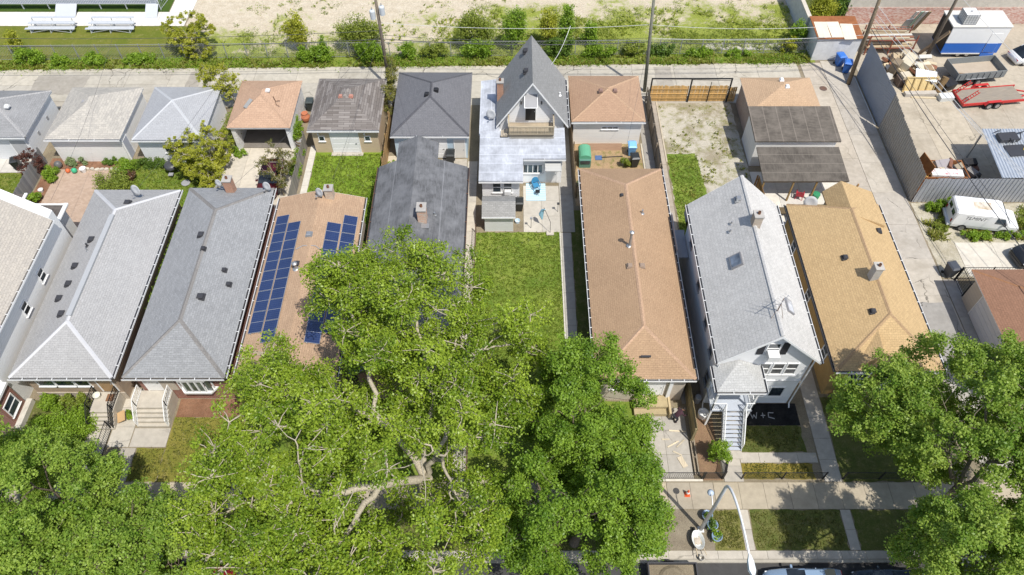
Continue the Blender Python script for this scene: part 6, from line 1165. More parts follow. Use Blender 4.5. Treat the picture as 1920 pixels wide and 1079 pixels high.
def tree(label, base, lobes, n_cl, cr, n_leaf, size, mat, bmat, tr=.25, fork=3.0, seed=1, limbs=3, twigs=0, shell=.5, zmin=1.5, name='street_tree', cat='tree', lean=(0, 0), up=.9, flat=.7, group=None, subn=7, sr=.42, holes=(), tmin=.012):
    rs = np.random.RandomState(seed); t = thing(name, label, cat, base, group)
    C = in_lobes(rs, lobes, n_cl, shell, zmin)
    for h in holes: C = C[np.linalg.norm(C - np.array(h[:3]), axis=1) > h[3]]
    n_cl = len(C); b = Vector(base); fk = Vector((base[0] + lean[0], base[1] + lean[1], base[2] + fork)); mb = MB()
    q1 = b.lerp(fk, .5) + Vector((rs.normal() * .12, rs.normal() * .12, 0)); mb.tube([b - Vector((0, 0, .1)), b + Vector((0, 0, .25)), q1, fk], [tr * 1.4, tr * 1.1, tr * .95, tr * .85], 10)
    def split(T, k):
        c = [T[rs.randint(len(T))]]
        while len(c) < k: dd = np.min([np.linalg.norm(T - q, axis=1) for q in c], axis=0); c.append(T[int(dd.argmax())])
        for _ in range(4):
            lab = np.argmin([np.linalg.norm(T - q, axis=1) for q in c], axis=0); c = [T[lab == i].mean(axis=0) if (lab == i).any() else c[i] for i in range(k)]
        return [T[lab == i] for i in range(k) if (lab == i).any()]
    def grow(p, r, T, d0, depth):
        if len(T) == 1 or depth > 11:
            for q in T: e = Vector(q); m = p.lerp(e, .5) + Vector(rs.normal(size=3) * .12); mb.tube([p, m, e], [r, max(r * .7, tmin), max(r * .35, tmin * .7)], 5 if r < .06 else 6, cap=False)
            return
        g = Vector(T.mean(axis=0)); v = (g - p) * rs.uniform(.38, .55); L_ = v.length; v = (v.normalized() * .75 + d0 * .4).normalized() * max(L_, .25); e = p + v
        r2 = max(tmin, tr * .80 * (len(T) / n_cl) ** .46 * .86); m1 = p.lerp(e, .35) + Vector(rs.normal(size=3) * .06 * v.length); m2 = p.lerp(e, .7) + Vector(rs.normal(size=3) * .07 * v.length)
        mb.tube([p, m1, m2, e], [r, r * .6 + r2 * .4, r * .25 + r2 * .75, r2], 8 if r > .1 else 6, cap=False)
        for q in split(T, 2): grow(e, max(tmin, tr * .80 * (len(q) / n_cl) ** .46), q, (e - p).normalized(), depth + 1)
    for q in split(C, limbs): grow(fk, tr * .80 * (len(q) / n_cl) ** .46, q, Vector((0, 0, 1)), 0)
    d = rs.normal(size=(n_cl * subn, 3)); d /= np.linalg.norm(d, axis=1, keepdims=True); d[:, 2] = d[:, 2] * .7 + .1
    S = np.repeat(C, subn, 0) + d * (cr * rs.uniform(.35, 1.05, n_cl * subn))[:, None]
    if twigs:
        for i in range(len(S)):
            a = Vector(C[i // subn]); e = Vector(S[i]); mb.tube([a, a.lerp(e, .55) + Vector(rs.normal(size=3) * .08), e + (e - a) * .18], [tmin * 1.6, tmin * 1.2, tmin * .6], 4, cap=False)
    mb.build('trunk', bmat, t, smooth=True)
    k = rs.randint(len(S), size=n_leaf); d = rs.normal(size=(n_leaf, 3)); d /= np.linalg.norm(d, axis=1, keepdims=True); srk = (sr * rs.uniform(.6, 1.35, len(S)))[k]
    d[:, 2] *= flat; P = S[k] + d * (rs.uniform(0, 1, n_leaf) ** .5 * srk)[:, None]
    lv = rs.uniform(-.3, .3, n_leaf) + rs.uniform(.1, .9, len(S))[k] * .6 + np.repeat(rs.uniform(0, .4, n_cl), subn)[k]
    me = leaf_mesh('crown', P - np.array(base), size, rs, mat, lv, d, up)
    o = D.objects.new('crown', me); col.objects.link(o); o.parent = t; OFF[o.name] = OFF[t.name]
    return t
BARK1 = bark((.42, .37, .28)); BARK2 = bark((.15, .12, .09))
ELM = leaf((.095, .175, .009), (.34, .44, .045), .34, .38); MAP = leaf((.085, .175, .012), (.27, .40, .045), .36); MAP2 = leaf((.115, .22, .02), (.34, .45, .075), .40); MAP3 = leaf((.115, .22, .02), (.36, .46, .085), .40)
YEL = leaf((.24, .27, .02), (.50, .50, .07), .42); SHR = leaf((.12, .22, .015), (.30, .43, .045), .38); SHR2 = leaf((.14, .20, .022), (.32, .36, .065), .36); DKS = leaf((.06, .12, .018), (.17, .26, .04), .33); RED = leaf((.06, .02, .017), (.15, .055, .035), .25)
tree('huge spreading pale-barked tree with yellow-green leaves in front of the charcoal roof', (-4.9, 16.6, 0), [(-7.2, 16.5, 9.4, 7.6, 7.8, 5.2), (-6.6, 25.6, 11.0, 5.0, 4.6, 3.2), (-12.5, 17.0, 8.8, 4.9, 6.6, 3.8), (-.8, 22.6, 9.0, 3.6, 3.8, 3.0), (-9.0, 10.5, 8.5, 6, 3.5, 4)],
     330, 1.15, 280000, .15, ELM, BARK1, .50, 5.8, 3, 4, 1, .42, 4.0, subn=9, sr=.58, holes=((-4.9, 15.9, 8.0, 2.3), (-4.5, 15.0, 9.8, 2.4), (-4.1, 14.0, 12.0, 2.3), (-8.5, 17.5, 11.0, 1.2), (-2.2, 16.5, 11.5, 1.1), (1.2, 17.0, 8.0, 2.4), (-9.5, 21.5, 10.5, 1.2), (-12, 13, 10, 1.1)), tmin=.024)
MP = dict(name='maple_tree', subn=10, sr=.42)
tree('dense bright green maple standing before the tan-brown hipped roof', (4.3, 19.4, 0), [(4.3, 20.2, 6.3, 3.9, 4.8, 4.9), (5.2, 17.4, 5.4, 2.9, 3.2, 3.4)], 130, .75, 110000, .14, MAP, BARK2, .26, 2.2, 4, 3, 0, .66, 1.2, **MP)
tree('dense bright green maple at the kerb left of the wheelbarrow', (3.8, 14.9, 0), [(3.6, 14.4, 6.3, 5.0, 3.8, 4.8), (6.6, 14.2, 4.8, 2.0, 2.2, 2.6)], 125, .75, 100000, .14, MAP, BARK2, .26, 2.2, 5, 3, 0, .66, 1.2, **MP)
tree('leafy maple at bottom left in front of the ivy yard', (-30.2, 16.0, 0), [(-30.4, 16.6, 6.0, 3.9, 3.6, 4.0), (-31, 11.8, 6, 4, 3, 4)], 110, .8, 75000, .15, MAP2, BARK2, .26, 2.4, 6, 3, 0, .6, 1.2, **MP)
tree('broad maple at the kerb left of the front walk', (-25.6, 15.2, 0), [(-25.8, 15.4, 6.0, 3.9, 3.5, 3.9), (-24.6, 12.6, 5.4, 3.2, 2.4, 3.2)], 105, .8, 75000, .15, MAP2, BARK2, .24, 2.2, 17, 3, 0, .6, 1.2, **MP)
tree('smaller maple at the kerb below the yellowish front lawn', (-20.2, 13.9, 0), [(-20.0, 13.2, 5.2, 3.7, 2.9, 3.3)], 66, .8, 46000, .15, MAP2, BARK2, .2, 2.2, 7, 3, 1, .55, 1.4, **MP)
tree('large leaning maple covering the front of the tan roof', (24.6, 15.3, 0), [(25.2, 18.9, 9.2, 4.9, 4.6, 4.2), (20.9, 19.8, 8.2, 2.3, 2.6, 2.6), (29, 17.5, 9, 4, 4, 4)], 225, .85, 150000, .145, MAP3, bark((.24, .20, .15)), .24, 5.6, 8, 3, 0, .62, 3.2, lean=(.5, .9), holes=((25.6, 15.6, 7.4, 2.2),), **MP)
tree('rounded maple at the kerb in the lower right', (23.6, 14.0, 0), [(22.8, 11.7, 8.4, 3.4, 2.7, 3.6)], 76, .75, 56000, .14, MAP3, BARK2, .22, 3.6, 9, 3, 0, .62, 2.4, lean=(-.3, -1.0), **MP)
tree('maple at the right edge beyond the leaning trunk', (29.8, 14.6, 0), [(28.9, 13.2, 7.0, 3.6, 3.0, 3.8)], 70, .8, 48000, .15, MAP3, BARK2, .24, 2.8, 10, 3, 0, .58, 1.8, **MP)
tree('small leafy tree poking up before the rust-brown garage roof', (33.4, 25.2, 0), [(33.4, 25.3, 3.6, 1.7, 1.3, 1.8)], 22, .5, 8500, .16, MAP3, BARK2, .1, 1.4, 11, 3, 0, .4, 1.2, name='young_tree', sr=.3)
SP = dict(twigs=1, zmin=.4, sr=.22, subn=6)
tree('airy yellow-green shrub tree beside the driveway', (-26.4, 47.2, 0), [(-26.6, 47.4, 2.3, 2.6, 2.2, 2.0), (-25.6, 45.6, 1.7, 1.3, 1.4, 1.2)], 80, .55, 34000, .125, YEL, BARK1, .10, .7, 12, 5, shell=.3, name='shrub_tree', **SP)
tree('thin yellow-green tree leaning over the carport back', (-26.0, 56.0, 0), [(-26.4, 55.6, 3.0, 2.2, 1.2, 1.7)], 42, .55, 9500, .125, YEL, BARK1, .08, .9, 13, 5, shell=.2, name='shrub_tree', **SP)
tree('yellow-green thicket at the corner of the vacant lot', (-31.4, 63.8, 0), [(-31.6, 64.4, 2.0, 2.6, 1.6, 2.2), (-30.8, 62.9, 1.0, 1.6, .8, .9)], 60, .55, 20000, .14, YEL, BARK1, .1, .6, 14, 5, shell=.2, name='shrub_tree', **SP)
tree('small bronze-leaved tree over the maroon car', (-19.3, 44.2, 0), [(-19.8, 45.6, 2.6, 1.4, 1.8, 1.2), (-19.0, 44.4, 1.9, 1.0, 1.4, .9)], 30, .4, 3600, .12, leaf((.09, .11, .02), (.24, .20, .05), .3), BARK1, .07, .9, 15, 4, shell=.3, name='young_tree', **SP)
tree('vine-like scrub climbing beside the transformer pole', (-11.15, 55.8, 0), [(-11.2, 55.2, 2.2, .65, 2.4, 1.9), (-11.3, 57.3, 3.0, .7, 1.0, 1.6)], 45, .36, 7000, .11, leaf((.12, .15, .02), (.28, .25, .06), .3), BARK2, .06, .6, 16, 4, shell=.2, name='shrub_tree', **SP)
tree('purple-leaved bush by the grey board fence', (-41.2, 46.6, 0), [(-41.2, 46.7, 1.3, 1.1, .9, 1.2)], 26, .36, 5200, .10, RED, BARK2, .05, .4, 18, 4, shell=.3, name='shrub', cat='shrub', **SP)
tree('small green tree by the black garden gate', (13.2, 20.1, 0), [(13.2, 20.2, 1.4, .7, .65, .95)], 18, .32, 3600, .11, SHR, BARK2, .05, .5, 19, 4, shell=.3, zmin=.3, name='young_tree', sr=.22)
def shrub(label, x, y, rx, ry, h, n, size, mat, seed, group=None, name='shrub', twig=True):
    rs = np.random.RandomState(seed); t = thing(name, label, 'shrub', (x, y, 0), group); k = max(8, int(22 * rx * ry * h) + 7)
    C = in_lobes(rs, [(0, 0, h * .52, rx * .8, ry * .8, h * .42)], k, .2); k = len(C); cr = .24 * (rx * ry * h) ** (1 / 3) + .07; C *= np.array([1.12, 1.12, 1.15]) * rs.uniform(.8, 1.25, (k, 1)) ** .6; i = rs.randint(k, size=n); d = rs.normal(size=(n, 3)); d /= np.linalg.norm(d, axis=1, keepdims=True)
    P = C[i] + d * (rs.uniform(0, 1, n) ** .5 * cr)[:, None]; P[:, 2] = np.maximum(P[:, 2], .03); lv = rs.uniform(-.3, .3, n) + rs.uniform(.25, .75, k)[i]
    o = D.objects.new('foliage', leaf_mesh('foliage', P, size, rs, mat, lv, d)); col.objects.link(o); o.parent = t; OFF[o.name] = OFF[t.name]
    mb = MB()
    for c in C[:9]: mb.tube([(0, 0, 0), (c[0] * .4, c[1] * .4, c[2] * .6), tuple(c)], [.03, .02, .008], 4, cap=False)
    mb.build('stem', BARK2, t, local=True, kind='stuff'); return t
AG = 'scrub bushes along the alley fence'
# (x, y, rx, ry, h, leaves, material, label)
ALB = [(-47.5, 62.3, 1.6, .8, 1.5, 3500, SHR, 'leafy bush at the left end of the alley fence'), (-49.5, 63.9, .8, .6, 2.4, 1600, YEL, 'thin yellow sapling in front of the left bleacher'), (-44.5, 62.0, 1.2, .5, .9, 2200, SHR, 'low bush left of the concrete patch in the alley'), (-41.3, 62.1, 1.5, .6, 1.0, 2800, SHR, 'low bush below the right bleacher'), (-36.8, 62.3, 1.8, .6, .9, 3000, SHR, 'low spreading bush between bleacher and thicket'),
       (-21.4, 64.5, 1.1, .9, 3.6, 4200, YEL, 'tall yellow-green bush alone on the gravel'), (-18.6, 63.3, .5, .4, 2.2, 900, SHR, 'thin sapling between the two tall gravel bushes'), (-15.0, 64.4, 2.4, 1.1, 3.3, 8000, SHR2, 'broad tall bush left of the transformer pole'), (-19.4, 62.6, 2.0, .7, 1.4, 4000, SHR, 'round low bush at the alley edge below the yellow bush'), (-14.2, 62.8, 1.9, .8, 1.7, 4600, SHR, 'dense bush at the alley edge behind the streaky-roofed garage'), (-10.3, 62.9, .9, .6, 1.7, 2200, SHR, 'small bright bush right of the transformer pole'), (-7.6, 63.2, 1.6, .6, 1.3, 2600, SHR2, 'sparse bush behind the slate-grey garage roof'),
       (-3.6, 64.6, 2.0, 1.0, 3.6, 7000, SHR2, 'tall olive bush left of the steep grey roof'), (-3.4, 63.2, 1.8, .7, 1.6, 3600, SHR, 'leafy bush at the chain-link left of the steep roof'), (.2, 64.6, 1.2, .9, 4.0, 5200, SHR, 'tall bright bush behind the steep roof peak'), (3.6, 65.0, .9, .8, 3.6, 3600, YEL, 'yellow bush right of the steep roof peak'), (5.4, 64.8, .7, .7, 4.6, 3600, SHR, 'narrow tall sapling behind the light brown garage'), (7.8, 65.0, .9, .7, 2.2, 2600, SHR, 'rounded bush behind the light brown garage'), (4.6, 63.4, 1.8, .7, 1.9, 4400, DKS, 'dark bush at the fence right of the steep roof'), (8.6, 63.3, 1.7, .6, 1.3, 3000, SHR, 'low bush at the fence before the second pole'), (12.0, 63.6, 1.4, .7, 1.4, 2600, SHR2, 'low bush at the foot of the second pole'), (15.0, 63.5, 1.5, .6, 1.1, 2600, DKS, 'low dark bush right of the second pole'), (18.5, 63.4, 1.6, .5, .8, 2400, SHR, 'low bush behind the golden gate'), (22.5, 63.4, 1.5, .4, .6, 1900, SHR, 'ground-hugging bush before the ruined paving'), (27.6, 63.9, .9, .5, 1.6, 1900, YEL, 'small yellow bush near the pale boundary wall'), (28.9, 65.6, .8, .8, 2.2, 2000, SHR, 'bush against the pale boundary wall')]
for i, (x, y, rx, ry, h, n, m, lb) in enumerate(ALB): shrub(lb, x, y, rx, ry, h, n, .17, m, 100 + i)
shrub('big yellow-green bush rising behind the lean-to roof', 31.6, 68.2, 1.3, 1.2, 3.6, 7000, .16, YEL, 140); shrub('dark bush right of the bush behind the lean-to', 33.6, 69.5, 1.2, 1.0, 2.6, 3500, .16, DKS, 141)
YS = [(-33.6, 44.3, 1.5, 1.5, 1.7, 6500, SHR2, 'large round bush at the corner of the pink patio'), (-33.3, 46.6, .7, 1.6, 1.2, 2600, SHR, 'green bush along the patio edge'), (-33.0, 46.0, .6, .6, 1.1, 1600, leaf((.10, .06, .03), (.2, .11, .06), .2), 'dry brown bush beside the round patio bush'), (-39.5, 46.2, .8, .9, .9, 2600, SHR, 'bright hosta-like clump by the grey fence corner'), (-40.1, 43.4, .75, .6, .7, 2200, SHR, 'bright green clump below the white pot'), (-40.3, 41.5, .8, .6, .7, 1300, leaf((.13, .15, .08), (.28, .28, .2), .2), 'grey-green clump beside the flat dark roof'), (-38.1, 48.0, 1.2, .4, .5, 1700, leaf((.13, .19, .07), (.25, .3, .14), .2), 'pale green clump against the cream garage wall'), (-35.3, 48.1, .8, .4, .5, 1200, DKS, 'dark green clump against the cream garage wall'), (-34.2, 48.0, .6, .4, .45, 900, SHR, 'small clump at the cream garage corner'),
      (-31.2, 47.6, 1.9, .5, .7, 2600, DKS, 'low green border below the pale grey garage window'), (-18.7, 47.6, .5, 2.2, 1.1, 3600, SHR, 'vine-covered border along the grey picket fence'), (-19.2, 51.4, .3, 1.6, 1.8, 2200, SHR, 'ivy climbing the carport side wall'), (-24.9, 51.0, .45, 2.6, 2.2, 4200, SHR2, 'ivy mass between carport and pale garage'), (-24.3, 49.2, .9, .6, .5, 1200, SHR, 'low bush at the carport corner post'), (-11.5, 44.6, .45, 3.6, .9, 3600, SHR, 'shrub border along the tall orange-brown fence'), (-11.1, 39.0, .4, 2.6, 1.4, 2600, DKS, 'shrubs between the solar roof and charcoal roof'), (-10.2, 47.0, .6, .5, .8, 900, SHR, 'small plant beside the blue garage'), (9.9, 47.6, .5, .5, .8, 1100, SHR2, 'scruffy small bush beside the black bin'), (6.2, 45.8, .7, .8, .4, 900, leaf((.06, .12, .05), (.2, .2, .12), .2), 'weedy pile in front of the green storage box'),
      (35.0, 42.5, .9, .5, .9, 1800, SHR, 'weed clump at the corrugated corner'), (36.3, 42.6, .8, .5, 1.0, 1900, SHR, 'weed clump behind the van'), (37.4, 39.4, 1.6, .4, .55, 2400, SHR, 'weeds along the side of the white van'), (40.3, 39.5, 1.3, .5, .6, 2000, SHR, 'weeds under the front of the white van'), (42.5, 41.2, 1.2, 1.4, 1.0, 3400, SHR2, 'weeds in front of the white van'), (35.0, 40.6, .9, .8, .4, 1300, SHR2, 'dry weeds at the edge of the side alley'),
      (-29.8, 22.6, 2.4, 1.5, 1.0, 9000, SHR, 'mass of ivy below the front windows of the pale grey roof'), (-31.3, 24.1, .9, .5, 1.3, 2600, SHR, 'ivy climbing the front wall at the left'), (-29.6, 24.4, 1.3, .3, 1.0, 2200, SHR2, 'trailing vine along the front wall'), (-25.95, 23.6, .3, .4, .4, 500, SHR, 'small weed on the walk between the stoops'), (-31.8, 20.6, 1.8, 1.6, 1.2, 5200, DKS, 'dark bushes in the shade of the left maple'), (22.6, 24.2, 1.3, .6, 1.1, 2600, DKS, 'dark shrubs at the front wall of the yellow brick house'), (12.4, 15.2, .3, .3, .75, 500, SHR, 'plant in the planter nearest the road'), (12.3, 15.9, .3, .3, .75, 500, DKS, 'plant in the middle blue planter'), (12.12, 16.4, .3, .3, .7, 450, DKS, 'plant in the planter nearest the pavement'), (8.8, 19.4, .5, .3, .6, 700, SHR2, 'weeds at the end of the front picket fence')]
for i, (x, y, rx, ry, h, n, m, lb) in enumerate(YS): shrub(lb, x, y, rx, ry, h, n, .13, m, 200 + i)
# ivy hedge between the two grey roofs
rs = np.random.RandomState(55); t = thing('hedge', 'narrow ivy hedge in the gap between the two grey hipped roofs', 'hedge', (-25.75, 35, 0)); n = 14000
P = np.stack([rs.normal(0, .10, n), rs.uniform(-4.6, 6.4, n), np.abs(rs.normal(1.9, .55, n)).clip(.05, 2.9)], 1); o = D.objects.new('foliage', leaf_mesh('foliage', P, .13, rs, SHR, rs.uniform(0, 1, n))); col.objects.link(o); o.parent = t; OFF[o.name] = OFF[t.name]; MB().box(-.06, -4.5, 0, .06, 6.3, 1.9).build('stem', BARK2, t, local=True)
# grass and weed tufts
def tufts(name, label, cat, P, h, mat, seed, blades=5, wd=.045):
    rs = np.random.RandomState(seed); n = len(P); P = np.repeat(P, blades, 0); m = len(P); a = rs.uniform(0, 6.283, m); hh = h * rs.uniform(.4, 1.3, m); ln = rs.uniform(.5, 1.5, m) * hh; B = P + np.stack([rs.normal(0, .06, m), rs.normal(0, .06, m), np.zeros(m)], 1)
    T = B + np.stack([np.cos(a) * ln, np.sin(a) * ln, hh], 1); S = np.stack([-np.sin(a), np.cos(a), np.zeros(m)], 1) * wd * rs.uniform(.6, 1.4, m)[:, None]; M_ = (B + T) / 2 + np.array([0, 0, .02])
    V = np.stack([B - S * .5, B + S * .5, M_ + S, T, M_ - S], 1).reshape(-1, 3); o = D.objects.new(name, npmesh(name, V, np.arange(5 * m).reshape(m, 5), mat, rs.uniform(0, 1, m), 5)); col.objects.link(o); OFF[o.name] = Vector((0, 0, 0)); return setp(o, label, cat, None, 'stuff')
rs = np.random.RandomState(77)
def strip(x0, x1, y0, y1, n, sk=0.0, dens=None):
    X = rs.uniform(x0, x1, n); Y = y0 + (y1 - y0) * rs.beta(1.2, 1.6, n) + sk * X; P = np.stack([X, Y, np.full(n, .005)], 1)
    if dens is not None: P = P[rs.uniform(0, 1, n) < dens(X, Y)]
    return P
WG = leaf((.15, .19, .02), (.34, .33, .08), .45)
wav = lambda X, Y: .25 + .75 * (np.sin(X * .9 + 1) * np.sin(X * .23 + Y) + .3 > 0)
tufts('alley_weeds', 'rough weeds and grass along the far edge of the alley', 'weeds', strip(-62, 29.5, 61.75, 63.4, 2600, .0135, wav), .28, WG, 1)
tufts('lot_weeds', 'tall weeds spread over the vacant gravel lot', 'weeds', np.concatenate([strip(-8, 29, 64.2, 71.5, 1800, 0, lambda X, Y: (np.sin(X * .55) * np.sin(Y * .7 + X * .2) > -.15) * .9), strip(-30, 30, 65, 84, 900, 0, lambda X, Y: (np.sin(X * .8 + 2) * np.sin(Y * .5 + X * .31) > .45) * 1.0)]), .26, leaf((.18, .25, .025), (.40, .42, .08), .45), 2)
tufts('van_weeds', 'dry weeds around the white van and pad', 'weeds', np.concatenate([strip(33.8, 44, 39.0, 43, 900, 0, lambda X, Y: (np.sin(X * 1.7) * np.sin(Y * 1.3) > 0) * 1.0)]), .35, WG, 3)
tufts('yard_weeds', 'scattered weeds in the gravel lot behind the golden gate', 'weeds', strip(13.8, 20.5, 38, 56, 420, 0, lambda X, Y: (np.sin(X * 1.7 + 1) * np.sin(Y * .9) > .1) * 1.0), .14, WG, 4)
GT = leaf((.10, .16, .014), (.21, .26, .035), .4)
def lawn_pts(x0, x1, y0, y1, n): return np.stack([rs.uniform(x0, x1, n), rs.uniform(y0, y1, n), np.full(n, .006)], 1)
tufts('lawn_grass', 'short grass blades of the lawns', 'grass', np.concatenate([lawn_pts(-2.9, 3.85, 24, 40, 5200), lawn_pts(-17.3, -11.3, 40.6, 49.2, 2600), lawn_pts(-33, -26, 41.5, 48, 2200), lawn_pts(13.8, 16.4, 40, 49, 1100), lawn_pts(-48, -41.4, 41, 46.7, 1200)]), .075, GT, 5, 4, .03)

tufts('front_grass', 'dull patchy grass of the front yards and parkway', 'grass', np.concatenate([lawn_pts(-24.8, -18.3, 18.9, 21.1, 700), lawn_pts(-22.8, -18.3, 21.1, 23.3, 500), lawn_pts(12.6, 14.1, 14.6, 16.8, 300), lawn_pts(15, 20.4, 14.6, 16.8, 500), lawn_pts(15.2, 19.3, 19.1, 20, 200), lawn_pts(15.2, 19.3, 20.95, 22.7, 300)]), .06, leaf((.10, .12, .02), (.22, .21, .06), .4), 6, 4, .03)
def weed_clumps(name, label, P, r, h, n, size, mat, seed):
    q = np.random.RandomState(seed); m = len(P); k = np.repeat(np.arange(m), n); sc_ = q.uniform(.4, 1.5, m)[k]; d = q.normal(size=(m * n, 3)) * np.array([r, r, 0]) * sc_[:, None]; d[:, 2] = np.abs(q.normal(0, h, m * n)) * sc_ + .02
    o = D.objects.new(name, leaf_mesh(name, P[k] + d, size, q, mat, q.uniform(-.3, .3, m * n) + q.uniform(.2, .8, m)[k], None, 1.0)); col.objects.link(o); OFF[o.name] = Vector((0, 0, 0)); return setp(o, label, 'weeds', None, 'stuff')
weed_clumps('weed_cover', 'leafy weed clumps spreading over the gravel behind the fence', np.concatenate([strip(-30, 30, 63.6, 68, 420, 0, lambda X, Y: (np.sin(X * .5 + 1) * np.sin(X * .21 + Y * .4) > -.35) * 1.0), strip(-6, 29, 65, 72, 420, 0, lambda X, Y: (np.sin(X * .6) * np.sin(Y * .7 + X * .2) > -.1) * 1.0), strip(-30, 30, 66, 84, 200)]), .28, .16, 34, .13, SHR2, 91)
weed_clumps('verge_cover', 'leafy ground cover along the chain-link fence', strip(-62, 29.4, 61.8, 63.4, 900, .0135, lambda X, Y: .25 + .75 * (np.sin(X * .7) * np.sin(X * .17 + 2) > -.2)), .26, .16, 34, .13, SHR, 92)
weed_clumps('yard_cover', 'weed clumps in the gravel lot behind the golden gate', strip(13.9, 20.3, 40, 56, 150, 0, lambda X, Y: (np.sin(X * 1.3 + 1) * np.sin(Y * .8) > -.1) * 1.0), .16, .05, 16, .09, SHR2, 93)
# ------------------------------------------------------------------ utility poles and wires
PW_ = bark((.20, .165, .13)); PG = bark((.20, .20, .16))
def pole(label, x, y, h, lean=(0, 0), mat=None, r=.17, arms=1):
    t = thing('utility_pole', label, 'utility pole', (x, y, 0)); MB().tube([(x, y, -.05), (x + lean[0] * .5, y + lean[1] * .5, h * .5), (x + lean[0], y + lean[1], h)], [r, r * .85, r * .68], 10).build('shaft', mat or PW_, t, smooth=True)
    for i in range(arms):
        z = h - .5 - i * 1.0; cx = x + lean[0] * z / h; cy = y + lean[1] * z / h; a = MB().box(cx - 1.2, cy - .06, z, cx + 1.2, cy + .05, z + .12).build('crossarm', PW_, t)
        for q in (-1.1, -.55, .55, 1.1): MB().lathe((cx + q, cy, z + .121), [(.03, 0), (.05, .06), (.03, .12), (.045, .16), (.02, .2)], 8).build('insulator', GREY, a)
    return t
p1 = pole('utility pole carrying two grey transformers above the alley', -11.7, 58.3, 11.5, (-.1, .3)); 
for (dx, dy, z) in ((-.45, .1, 7.6), (.42, .1, 8.0)):
    o = MB().lathe((-11.75 + dx, 58.5 + dy - .3, z), [(.16, -.02), (.24, 0), (.25, .75), (.2, .82), (.05, .86)], 14).build('transformer', paint((.52, .55, .57), .4, .1), p1); MB().cyl((-11.75 + dx, 58.5 + dy - .3, z + .84), (-11.75 + dx, 58.5 + dy - .3, z + 1.1), .04, n=8).build('bushing', GREY, o)
pole('weathered greenish utility pole beside the golden gate', 12.68, 57.9, 11.5, (-.6, .4), PG)
p3 = pole('leaning brown utility pole at the corner of the two alleys', 32.5, 59.0, 11.5, (-.6, .1), bark((.21, .165, .115)), .2); pole('utility pole rising from the yard heap beside the box trailer', 41.3, 63.0, 11.0, (.1, .1), PW_, .17)
p5 = None
def wire(label, a, b, sag=.5, r=.016, mat=None, n=14):
    a = Vector(a); b = Vector(b); P = [a.lerp(b, s) - Vector((0, 0, sag * 4 * s * (1 - s))) for s in np.linspace(0, 1, n)]
    return MB().tube(P, r, 5).build('overhead_wire', mat or paint((.10, .10, .11), .6, 0), label=label, cat='wire')
LW = paint((.55, .55, .54), .4, 0); DW = paint((.06, .06, .065), .6, 0)
wire('upper pale wire between transformer pole and greenish pole', (-11.8, 58.6, 7.0), (12.2, 58.3, 7.0), .5, .018, LW); wire('thick lower cable between transformer pole and greenish pole', (-11.8, 58.5, 5.4), (12.35, 58.2, 5.3), .45, .035, DW); wire('second lower cable just above the thick one, left span', (-11.8, 58.5, 5.8), (12.35, 58.2, 5.7), .45, .018, DW)
wire('upper pale wire between greenish pole and leaning pole', (12.2, 58.3, 7.0), (32.1, 59.1, 6.6), .5, .018, LW); wire('thick lower cable between greenish pole and leaning pole', (12.35, 58.2, 5.3), (32.2, 59.1, 5.0), .35, .03, DW); wire('second lower cable just above the thick one, right span', (12.35, 58.2, 5.7), (32.2, 59.1, 5.4), .35, .018, LW)
wire('upper wire running left from the transformer pole', (-11.8, 58.6, 6.2), (-58, 58.2, 6.0), .6, .02, DW); wire('lower cable running left from the transformer pole', (-11.8, 58.6, 5.3), (-58, 58.2, 5.2), .6, .03, DW)
wire('service wire dropping to the peak of the steep grey roof', (5.2, 58.4, 6.8), (3.4, 54.6, 5.5), .5, .022, LW)
for i, (a, b) in enumerate((((32.1, 58.9, 8.4), (40.6, 26.0, 8.2)), ((32.3, 58.9, 7.6), (41.8, 26.0, 7.4)), ((32.3, 58.9, 7.1), (43.0, 28.0, 7.0)), ((41.3, 63.0, 7.0), (50.5, 30.0, 7.0)))): wire(('leftmost pale wire over the storage yard', 'middle pale wire over the storage yard', 'right pale wire over the storage yard', 'outer wire from the pole by the box trailer')[i], a, b, .9, .02, LW, 20)
wire('dark double cable crossing above the corrugated wall toward the van', (32.3, 58.8, 6.2), (37.5, 24.0, 6.0), .8, .032, DW, 20); wire('thin dark cable beside the double cable over the van', (32.3, 58.8, 6.6), (38.0, 24.0, 6.4), .8, .018, DW, 20)
for i, (a, b) in enumerate((((-11.7, 58.4, 6.6), (-8.0, 45.4, 4.9)), ((-11.7, 58.4, 6.6), (-14.0, 40.2, 4.8)), ((-11.7, 58.4, 6.3), (-21.5, 41.2, 4.4)), ((-24.0, 58.3, 5.6), (-29.0, 41.2, 4.2)), ((-36.0, 58.2, 5.6), (-35.0, 39.2, 4.6)), ((12.4, 58.2, 6.4), (8.8, 43.5, 4.2)))): wire(('service drop to the charcoal roof', 'service drop to the cream chimney', 'service drop to the blue-grey roof', 'service drop to the pale grey roof', 'service drop to the flat dark roof', 'service drop to the tan-brown roof')[i], a, b, .5, .010, DW, 10)
